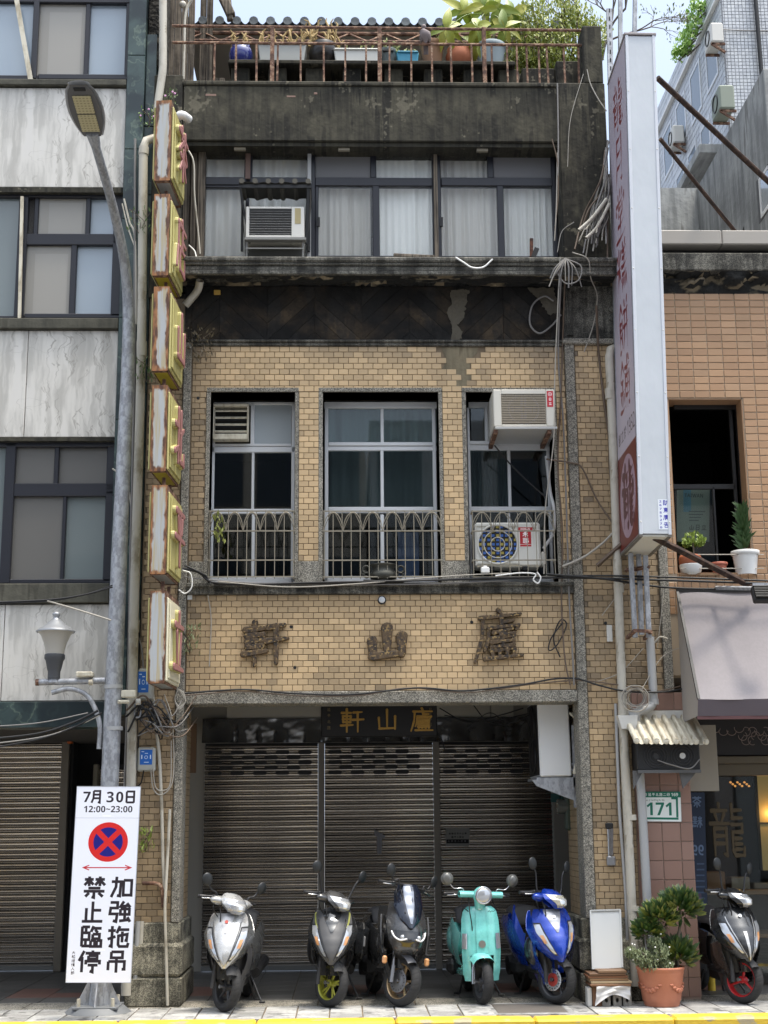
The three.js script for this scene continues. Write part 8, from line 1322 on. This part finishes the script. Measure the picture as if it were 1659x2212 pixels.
  wp('clay_pot', 'small empty orange clay pot between the two plants on the tiled sill', 1558, [[0.06, 0], [0.075, 0.1], [0.085, 0.1], [0.085, 0.125], [0.07, 0.125]], mat([0.42, 0.13, 0.08], 0.6));
  const [, xc] = wp('white_pot', 'big white plastic pot with a spiky dark plant on the tiled sill', 1616, [[0.1, 0], [0.125, 0.2], [0.14, 0.205], [0.142, 0.24], [0.122, 0.24]], M.white);
  const sh = thing('sill_plant', 'bright yellow green little shrub on the tiled window sill', 'plant'), f = P(1497, 1168, -0.05); part(sh, 'foliage', leaves(260, clumps([[f.x, f.y, -0.05, 0.1], [f.x + 0.06, f.y - 0.03, -0.03, 0.06], [f.x - 0.06, f.y - 0.04, -0.04, 0.05]]), 0.045, 0.8), leafMat([0.26, 0.36, 0.06], 0.3)); part(sh, 'stem', cyl(V(f.x, yS + 0.18, -0.05), V(f.x, f.y, -0.05), 0.008), M.wood);
  const sp = thing('sill_plant', 'tall dark spiky plant in the white pot on the tiled sill', 'plant'), lp = []; const x0 = xc;
  for (let i = 0; i < 130; i++) { const y = yS + 0.24 + rnd() * 0.44, a = rnd() * 6.283, d = V(Math.cos(a), rr(0.5, 1.4), Math.sin(a)).normalize(), g = surf(2, 3, (u, v) => { const w = 0.018 * Math.sin(Math.PI * Math.pow(clamp(v, 0.03, 1), 0.6)) * (u - 0.5) * 2; return [w, v * 0.15, -0.03 * v * v]; }); lp.push(g.applyMatrix4(new THREE.Matrix4().compose(V(x0, y, -0.05), new THREE.Quaternion().setFromUnitVectors(V(0, 1, 0), d), V(1, rr(0.7, 1.1) * (1.2 - (y - yS) * 0.5), 1)))); }
  part(sp, 'foliage', lp, leafMat([0.035, 0.085, 0.018], 0.12), { kind: 'stuff' }); part(sp, 'stem', cyl(V(x0, yS + 0.2, -0.05), V(x0, yS + 0.62, -0.05), 0.012), M.wood);
  single('sill_slat', 'brown slat under the pots on the tiled window sill', 'plank', rbx(RW(1468, 1238, 1556, 1243, 0.0), -0.14, 0.0), mat([0.25, 0.15, 0.08], 0.7));
  const wires = thing('sill_wire', 'two thin wires strung in front of the pots across the open window', 'wire'); for (const py of [1198, 1228]) part(wires, 'strand', cyl(P(1470, py, 0.03), P(1650, py, 0.03), 0.005, 0.005, 5), M.cableWhite);
  const po = thing('poster', 'pale map poster hanging inside the dark open window', 'poster'); part(po, 'sheet', quadUV(P(1462, 1056, -0.36), P(1533, 1058, -0.36), P(1532, 1170, -0.36), P(1462, 1170, -0.36)), printMat(canvasTex(300, 460, (g, W, H) => { g.fillStyle = '#6e7468'; g.fillRect(0, 0, W, H); g.fillStyle = '#4a6e7a'; g.fillRect(60, 0, 70, 200); g.fillStyle = '#3c413c'; g.font = 'bold 44px sans-serif'; g.fillText('TAIWAN', 70, 70); g.font = '26px sans-serif'; for (let i = 0; i < 4; i++) g.fillRect(110, 190 + i * 26, 150 - i * 20, 8); g.strokeStyle = '#33372f'; ['山', '日', '立'].forEach((c, i) => writeChar(g, c, 110 + i * 58, 310, 48, 7)); }), 0.7), { uv: true });
}
// ================================================================ cables
const cable = (label, pts, r, m, name = 'cable') => single(name, label, 'cable', tube(pts.map(([x, y, z = 0.08]) => P(x, y, z)), r, Math.max(24, pts.length * 10), 6), m);
const bundle = (label, strands) => { const o = thing('cable_bundle', label, 'cable'); for (const [pts, r, m] of strands) part(o, 'strand', tube(pts.map(([x, y, z = 0.08]) => P(x, y, z)), r, Math.max(24, pts.length * 10), 6), m); return o; };
const K = M.cableBlack, G = M.cableGrey, Wt = M.cableWhite, Bn = M.cableBrown;
bundle('black cables slung along the sill from the light boxes to the right edge', [
  [[[395, 1228, 0.2], [430, 1236, 0.16], [460, 1258, 0.14], [560, 1262, 0.14], [830, 1256, 0.14], [1100, 1248, 0.14], [1240, 1248, 0.14], [1400, 1252, 0.25], [1700, 1262, 0.3]], 0.012, K],
  [[[400, 1222, 0.2], [440, 1240, 0.16], [480, 1262, 0.13], [700, 1258, 0.15], [1000, 1252, 0.14], [1240, 1244, 0.13], [1420, 1246, 0.25], [1700, 1256, 0.3]], 0.01, K],
  [[[1180, 1240, 0.13], [1300, 1250, 0.2], [1430, 1268, 0.2], [1560, 1272, 0.2], [1700, 1262, 0.2]], 0.011, K],
  [[[470, 1256, 0.16], [620, 1268, 0.15], [760, 1262, 0.16], [900, 1250, 0.14], [1010, 1242, 0.15], [1100, 1238, 0.15]], 0.006, Wt],
  [[[398, 1245, 0.2], [430, 1250, 0.15], [600, 1262, 0.13], [900, 1262, 0.13], [1100, 1254, 0.13]], 0.006, G]]);
bundle('tied cables draped along the granite lintel above the doorway', [
  [[[395, 1498, 0.1], [470, 1492, 0.07], [540, 1490, 0.06], [640, 1498, 0.06], [760, 1500, 0.06], [900, 1486, 0.06], [1000, 1492, 0.06], [1120, 1480, 0.06], [1200, 1466, 0.06], [1250, 1466, 0.06]], 0.009, K],
  [[[400, 1502, 0.1], [520, 1494, 0.06], [650, 1503, 0.06], [780, 1502, 0.06], [880, 1486, 0.06], [1010, 1496, 0.06], [1150, 1478, 0.06], [1250, 1470, 0.06], [1340, 1480, 0.12], [1420, 1492, 0.12], [1470, 1482, 0.1]], 0.006, Bn],
  [[[1250, 1466, 0.08], [1300, 1482, 0.12], [1360, 1494, 0.16], [1440, 1494, 0.14], [1490, 1484, 0.1]], 0.009, K]]);
bundle('brown and grey cables hanging down beside the right granite strip', [
  [[[1222, 560, 0.4], [1216, 720, 0.06], [1212, 850, 0.05], [1205, 1000, 0.05], [1215, 1150, 0.05], [1213, 1300, 0.05], [1220, 1420, 0.06], [1232, 1480, 0.06]], 0.008, Bn],
  [[[1214, 560, 0.4], [1206, 760, 0.05], [1216, 900, 0.05], [1222, 1050, 0.05], [1226, 1180, 0.05], [1230, 1300, 0.05], [1236, 1400, 0.06], [1240, 1480, 0.06]], 0.009, G],
  [[[1210, 555, 0.4], [1199, 800, 0.3], [1196, 950, 0.3], [1178, 1100, 0.2], [1175, 1240, 0.15]], 0.006, Wt],
  [[[1318, 560, 0.4], [1310, 680, 0.2], [1326, 740, 0.06], [1338, 860, 0.06], [1352, 960, 0.05], [1362, 1010, 0.05]], 0.007, Bn]].slice(0, 3));
cable('brown cable clipped to the right pilaster brick beside the tall sign', [[1288, 660, 0.3], [1293, 760, 0.04], [1304, 860, 0.04], [1316, 950, 0.04], [1318, 1020, 0.04], [1334, 1110, 0.05]], 0.012, Bn);
cable('brown cable crossing the right pilaster from the boxy cooler to the downpipe', [[1180, 992, 0.06], [1235, 1000, 0.05], [1258, 1012, 0.05], [1290, 1080, 0.05], [1322, 1128, 0.08]], 0.009, Bn);
cable('pale pipe sloping across the right pilaster towards the tall sign', [[1215, 1224, 0.07], [1260, 1204, 0.07], [1300, 1175, 0.07], [1325, 1150, 0.1]], 0.013, Wt);
cable('white cord loop dangling over the edge of the cornice', [[984, 556, 0.39], [1000, 566, 0.4], [1020, 578, 0.4], [1044, 577, 0.4], [1064, 560, 0.39]], 0.009, M.white, 'cord');
cable('long pale conduit hose beside the boxy cooler down to the caged unit', [[1180, 985, 0.0], [1188, 1060, -0.02], [1196, 1100, 0.02], [1195, 1150, 0.04], [1174, 1185, 0.05]], 0.018, M.pvcGrey, 'hose');
cable('black cable hanging diagonally across the right window panes', [[1068, 962, 0.1], [1100, 1000, 0.02], [1140, 1040, 0.0], [1180, 1075, 0.0]], 0.008, K);
cable('grey wire loop tied on the frieze at the right', [[1212, 680, 0.05], [1190, 705, 0.04], [1165, 720, 0.04], [1145, 700, 0.04], [1150, 660, 0.04], [1175, 640, 0.05], [1196, 650, 0.05]], 0.01, G);
bundle('tangle of dead cables bursting from the corner beside the tall sign', Array.from({ length: 26 }, (_, i) => { const a = rnd(), m = [G, Wt, Bn, G, M.pvc][Math.floor(rnd() * 5)], x0 = 1315 + rr(-8, 5), y0 = rr(300, 460), x1 = rr(1240, 1312), y1 = rr(470, 565); return [[[x0, y0, 0.1], [mix(x0, x1, 0.25) + rr(-4, 8), mix(y0, y1, 0.3), rr(0.1, 0.25)], [mix(x0, x1, 0.7), mix(y0, y1, 0.65), rr(0.1, 0.3)], [x1, y1, rr(0.15, 0.35)]], rr(0.005, 0.011), m]; }));
bundle('two thick cut white tubes in the cable tangle at the corner', [[[[1310, 430, 0.25], [1280, 470, 0.3], [1250, 498, 0.35]], 0.02, M.pvc], [[[1316, 440, 0.25], [1290, 490, 0.3], [1266, 515, 0.35]], 0.018, M.pvc]]);
bundle('knot of looped wires hanging off the cornice end', [
  ...Array.from({ length: 9 }, (_, i) => { const a = -1.5 + i * 0.36; return [[[1222, 558, 0.4], [1222 + 22 * Math.sin(a), 572 + rr(0, 14), 0.42], [1218 + 34 * Math.sin(a) + rr(-6, 6), 600 + rr(0, 26), 0.4]], rr(0.004, 0.009), [G, Wt, G][i % 3]]; }),
  [[[1225, 560, 0.4], [1255, 575, 0.42], [1250, 605, 0.42], [1222, 612, 0.4], [1204, 585, 0.4], [1225, 560, 0.4]], 0.007, G], [[[1236, 545, 0.4], [1270, 560, 0.4], [1276, 600, 0.3], [1290, 640, 0.1], [1282, 700, 0.06], [1262, 760, 0.05]], 0.006, Wt]]);
bundle('dry vine and wires trailing down the right side column of the top floor', [
  [[[1204, 330, 0.04], [1202, 440, 0.05], [1198, 520, 0.05]], 0.007, Wt], [[[1192, 300, 0.05], [1204, 350, 0.05], [1206, 420, 0.05], [1198, 500, 0.05]], 0.006, Bn], [[[1240, 480, 0.05], [1214, 500, 0.06], [1204, 545, 0.1]], 0.005, G], [[[1204, 180, 0.03], [1206, 300, 0.04], [1205, 380, 0.05]], 0.009, G],
  [[[1260, 160, 0.03], [1232, 260, 0.04], [1226, 360, 0.05]], 0.004, Wt], [[[1310, 240, 0.08], [1290, 210, 0.05], [1275, 180, 0.03], [1268, 150, 0.03]], 0.006, Wt]]);
bundle('white cable and hose on the timber at the left end of the top floor', [[[[402, 318, 0.05], [418, 350, 0.05], [420, 420, 0.03], [428, 500, 0.0], [432, 548, 0.0]], 0.01, M.pvc], [[[408, 530, 0.1], [420, 542, 0.12], [424, 556, 0.15]], 0.008, M.white]]);
bundle('dark overhead wires sweeping from the left edge to the lamp pole', [[[[-60, 1303, 0.6], [100, 1296, 0.6], [180, 1285, 0.6], [243, 1268, 0.6]], 0.009, K], [[[-60, 1306, 0.6], [110, 1298, 0.6], [190, 1282, 0.6], [243, 1264, 0.6]], 0.006, K], [[[-60, 1600, 0.6], [80, 1585, 0.6], [160, 1560, 0.6], [212, 1535, 0.6]], 0.012, K], [[[-60, 1612, 0.6], [90, 1592, 0.6], [170, 1566, 0.6], [215, 1545, 0.6]], 0.007, Wt], [[[-60, 1622, 0.6], [70, 1600, 0.6], [150, 1575, 0.6], [220, 1540, 0.6]], 0.01, K], [[[-60, 1572, 0.6], [80, 1562, 0.6], [190, 1540, 0.6]], 0.006, G]]);
cable('pale rope stretched from the wires to the lamp pole', [[102, 1298, 0.6], [170, 1318, 0.6], [240, 1340, 0.62]], 0.009, Wt, 'rope');
bundle('messy black and brown cables knotted under the lowest light box', Array.from({ length: 20 }, (_, i) => { const x0 = rr(268, 330), x1 = rr(360, 430); return [[[x0, rr(1520, 1590), 0.2], [mix(x0, x1, 0.35), rr(1500, 1600), 0.25], [mix(x0, x1, 0.7), rr(1540, 1600), 0.2], [x1, rr(1500, 1580), rr(-0.2, 0.15)]], rr(0.005, 0.011), [K, K, Bn, G][i % 4]]; }));
bundle('coil of pale wire hanging from the lowest light box', [...[0, 1, 2].map((i) => [[[382 + i * 2, 1488, 0.3], [396, 1496 + i * 4, 0.3], [400, 1516, 0.3], [388, 1526 + i * 3, 0.3], [378, 1512, 0.3], [384, 1490, 0.3]], 0.005, Wt]), [[[395, 1232, 0.25], [412, 1240, 0.25], [414, 1268, 0.25], [400, 1282, 0.25], [386, 1274, 0.25]], 0.007, M.white]]);
bundle('loops of grey wire coiled above the little tiled roof', Array.from({ length: 7 }, (_, i) => { const r = 15 + i * 2.2, cx = 1372 + rr(-3, 3), cy = 1510 + rr(-3, 3); return [Array.from({ length: 9 }, (_, k) => [cx + r * 1.1 * Math.cos(k / 8 * 6.283 + i), cy + r * Math.sin(k / 8 * 6.283 + i), 0.16 + 0.01 * i]), rr(0.003, 0.006), [Wt, G, Wt][i % 3]]; }));
bundle('thin pale wires trailing across the bricks beside the downpipes', [[[[1300, 1330, 0.05], [1360, 1250, 0.06], [1410, 1180, 0.07], [1450, 1130, 0.1]], 0.004, Wt], [[[1380, 1500, 0.16], [1430, 1420, 0.1], [1480, 1395, 0.08]], 0.004, Wt], [[[1280, 1476, 0.06], [1340, 1452, 0.1], [1390, 1400, 0.12]], 0.004, Wt], [[[1440, 1160, 0.1], [1432, 1290, 0.06], [1420, 1400, 0.05]], 0.004, Wt], [[[1414, 1388, 0.08], [1426, 1376, 0.1], [1442, 1380, 0.08]], 0.01, M.pvc]]);
cable('black loop of cable on the brick right of the big carved characters', [[1210, 1420, 0.05], [1196, 1380, 0.05], [1210, 1340, 0.05], [1224, 1350, 0.05], [1204, 1392, 0.05], [1186, 1405, 0.06], [1190, 1380, 0.06], [1215, 1345, 0.06]], 0.007, K);
cable('white ring of wire dangling under the sill below the caged unit', [[1160, 1236, 0.17], [1168, 1248, 0.17], [1162, 1260, 0.17], [1152, 1252, 0.17], [1156, 1240, 0.17], [1120, 1238, 0.17], [1070, 1244, 0.17]], 0.008, M.white, 'wire');
cable('thin pale cord hanging on the brick at the left of the carved characters', [[449, 1285, 0.03], [456, 1340, 0.03], [452, 1440, 0.03]], 0.006, Wt, 'cord');
bundle('cables hanging inside the doorway behind the lintel', [[[[950, 1530, -1], [1010, 1560, -1.2], [1080, 1545, -1], [1130, 1530, -0.8]], 0.007, K], [[[960, 1545, -1.2], [1040, 1560, -1.2], [1150, 1540, -1]], 0.006, K], [[[1020, 1520, -0.8], [1060, 1565, -1], [1110, 1560, -1], [1160, 1535, -0.8]], 0.006, K], [[[1010, 1570, -1.2], [1060, 1540, -1], [1100, 1575, -1.1]], 0.005, K], [[[944, 1580, -1], [955, 1600, -1], [960, 1618, -1]], 0.008, K]]);
bundle('grey and white cords on the left pilaster around the meter box', [[[[330, 1660, 0.12], [336, 1700, 0.08], [352, 1708, 0.08], [368, 1690, 0.08], [370, 1600, 0.06]], 0.006, Wt], [[[325, 1660, 0.12], [332, 1706, 0.08], [352, 1716, 0.08], [374, 1680, 0.08], [372, 1560, 0.06], [355, 1500, 0.06]], 0.006, Wt], [[[300, 1590, 0.05], [296, 1650, 0.05], [286, 1680, 0.1], [292, 1720, 0.1]], 0.006, K], [[[311, 1662, 0.1], [305, 1690, 0.08], [296, 1700, 0.08]], 0.007, K], [[[290, 1360, 0.1], [306, 1400, 0.08], [312, 1500, 0.08]], 0.008, G]]);
bundle('grey cables running beside the long downpipe behind the lamp pole', [[[[292, 300, 0.1], [290, 800, 0.1], [282, 1200, 0.1], [276, 1500, 0.1], [262, 1900, 0.1]], 0.014, G], [[[268, 430, 0.06], [280, 480, 0.08], [292, 520, 0.1], [294, 700, 0.1]], 0.012, M.pvc], [[[264, 440, 0.06], [276, 490, 0.08], [290, 530, 0.1]], 0.008, M.pvc], [[[243, 1012, 0.05], [262, 1030, 0.06], [282, 1080, 0.08], [284, 1200, 0.08]], 0.009, M.pvc]]);
// weeds rooted in the joints
const weed = (label, px, py, z, n, size, c, spread = 0.1, flowers = 0) => { const o = thing('weed', label, 'plant'), p = P(px, py, z); part(o, 'foliage', leaves(n, () => V(p.x + rr(-spread, spread), p.y + rr(-spread, spread) * 1.2, p.z + rr(0, 0.06)), size, 0.35), leafMat(c), { kind: 'stuff' }); part(o, 'stem', Array.from({ length: 4 }, () => tube([V(p.x, p.y - spread, p.z - 0.04), V(p.x + rr(-spread, spread) * 0.5, p.y, p.z), V(p.x + rr(-spread, spread), p.y + spread, p.z + 0.03)], 0.003, 6, 4)), M.wood); if (flowers) part(o, 'flower', Array.from({ length: flowers }, () => sphere(0.012, p.x + rr(-spread, spread), p.y + rr(0, spread * 1.3), p.z + 0.05, 1, 1, 0.5, 6)), mat([0.6, 0.3, 0.5], 0.6), { kind: 'stuff' }); };
weed('pink flowering weed on top of the topmost light box', 370, 215, 0.6, 40, 0.04, [0.12, 0.2, 0.05], 0.07, 3);
weed('pink flowering weed on the dark stone left of the topmost light box', 318, 258, 0.1, 36, 0.05, [0.14, 0.24, 0.04], 0.09, 3);
weed('white flowering weed beside the second light box', 302, 480, 0.2, 40, 0.05, [0.12, 0.2, 0.06], 0.13, 0);
weed('drooping weed between the downpipe and the third light box', 318, 800, 0.2, 50, 0.06, [0.1, 0.17, 0.05], 0.12);
weed('feathery fern growing from the left edge of the brick front', 410, 1386, 0.06, 60, 0.06, [0.2, 0.24, 0.11], 0.11);
weed('dried weed hanging at the left end of the dark frieze', 428, 748, 0.08, 90, 0.06, [0.13, 0.1, 0.05], 0.15);
weed('yellow green weed on the left pilaster beside the parking notice', 312, 1818, 0.08, 44, 0.075, [0.24, 0.3, 0.05], 0.09);
// small fittings on the bricks
{
  const d = thing('round_lamp', 'small round white wall lamp above the middle carved character', 'lamp', [P(825, 1296, 0.03).x, P(825, 1296, 0.03).y, 0.012]); part(d, 'ring', norm(new THREE.CylinderGeometry(0.04, 0.042, 0.03, 24)).rotateX(Math.PI / 2).translate(0, 0, 0.015), M.black); part(d, 'lens', sphere(0.032, 0, 0, 0.03, 1, 1, 0.4), mat([0.6, 0.62, 0.64], 0.2));
  const hs = thing('bolt_holes', 'small dark drilled holes scattered in the brick front', 'hole'); for (const [px, py] of [[629, 1354], [637, 1442], [1019, 1344], [428, 860], [1308, 1346], [1325, 1012], [1347, 1018]]) part(hs, 'hole', norm(new THREE.CylinderGeometry(0.016, 0.016, 0.01, 12)).rotateX(Math.PI / 2).translate(P(px, py, 0.01).x, P(px, py, 0.01).y, 0.008), M.black);
  const fl = thing('wall_bracket', 'long chrome flagpole bracket fixed upright on the right brick pilaster', 'bracket'), z = 0.05; part(fl, 'arm', [bar(P(1316, 1784, z), P(1318, 1850, z), 0.04, 0.03, 0.006), bar(P(1322, 1790, z + 0.02), P(1322, 1846, z + 0.02), 0.02, 0.02)], chrome); part(fl, 'head', cbox(0.07, 0.06, 0.05, 0.01).translate(P(1316, 1784, z).x, P(1316, 1784, z).y, z), M.black); part(fl, 'foot', cbox(0.08, 0.09, 0.05, 0.01).translate(P(1320, 1860, z).x, P(1320, 1860, z).y, z), steel);
  const pl = thing('rusty_plate', 'small white steel plate with bolt holes on the right brick pilaster', 'plate'); part(pl, 'plate', rbx(RW(1311, 1350, 1323, 1386, 0.03), 0.014, 0.03, 0.004), M.whiteDirty);
  const pb = single('timber_offcut', 'grey wooden lath lying along the cornice under the bright curtain', 'plank', bar(P(850, 552, 0.32), P(938, 556, 0.32), 0.035, 0.05, 0.006), M.wood);
  const pk = thing('peeling_post', 'stub of flaking pinkish post standing on the cornice at the right', 'post'); part(pk, 'post', bar(P(1148, 556, 0.2), P(1148, 515, 0.2), 0.035, 0.03, 0.005), mat([0.36, 0.2, 0.15], 0.8, 0, { map: T.rust, color: 0xffd0b8 })); part(pk, 'scrap', bar(P(1152, 556, 0.22), P(1160, 536, 0.22), 0.05, 0.02), M.black);
  const tr = single('tap', 'old metal cap on the terrace conduit left of the railing', 'cap', sphere(0.04, P(395, 10, -0.3).x, P(395, 10, -0.3).y, -0.3, 1, 1, 1), M.pvc);
  const yt = single('yellow_tag', 'small yellow metal tag under the cornice at the left', 'tag', rbx(RW(462, 626, 476, 636, 0.02), 0.0, 0.02, 0.003), mat([0.55, 0.36, 0.08], 0.5));
  const iso = thing('insulator_hook', 'white cable hook with a grey loop beside the left brick pilaster', 'hook'); part(iso, 'spool', [cyl(P(294, 1516, 0.25), P(304, 1516, 0.25), 0.03, 0.03, 12)], M.whiteDirty); part(iso, 'loop', pipe([P(292, 1520, 0.22), P(290, 1550, 0.22), P(303, 1550, 0.22), P(305, 1522, 0.22)], 0.01), M.galv);
  const co = thing('orange_box', 'small orange box on the door post at the left', 'box', [P(152, 1590, -3.2).x, P(152, 1590, -3.2).y, -3.2]); part(co, 'body', cbox(0.06, 0.18, 0.06, 0.008), mat([0.6, 0.13, 0.02], 0.5));
}
// ---------------------------------------------------------------- render
const renderer = new THREE.WebGLRenderer({ antialias: true });
renderer.setSize(768, 1024);
renderer.shadowMap.enabled = true;
renderer.shadowMap.type = THREE.PCFSoftShadowMap;
renderer.toneMapping = THREE.LinearToneMapping;
renderer.toneMappingExposure = EXPOSURE;
renderer.render(scene, camera);
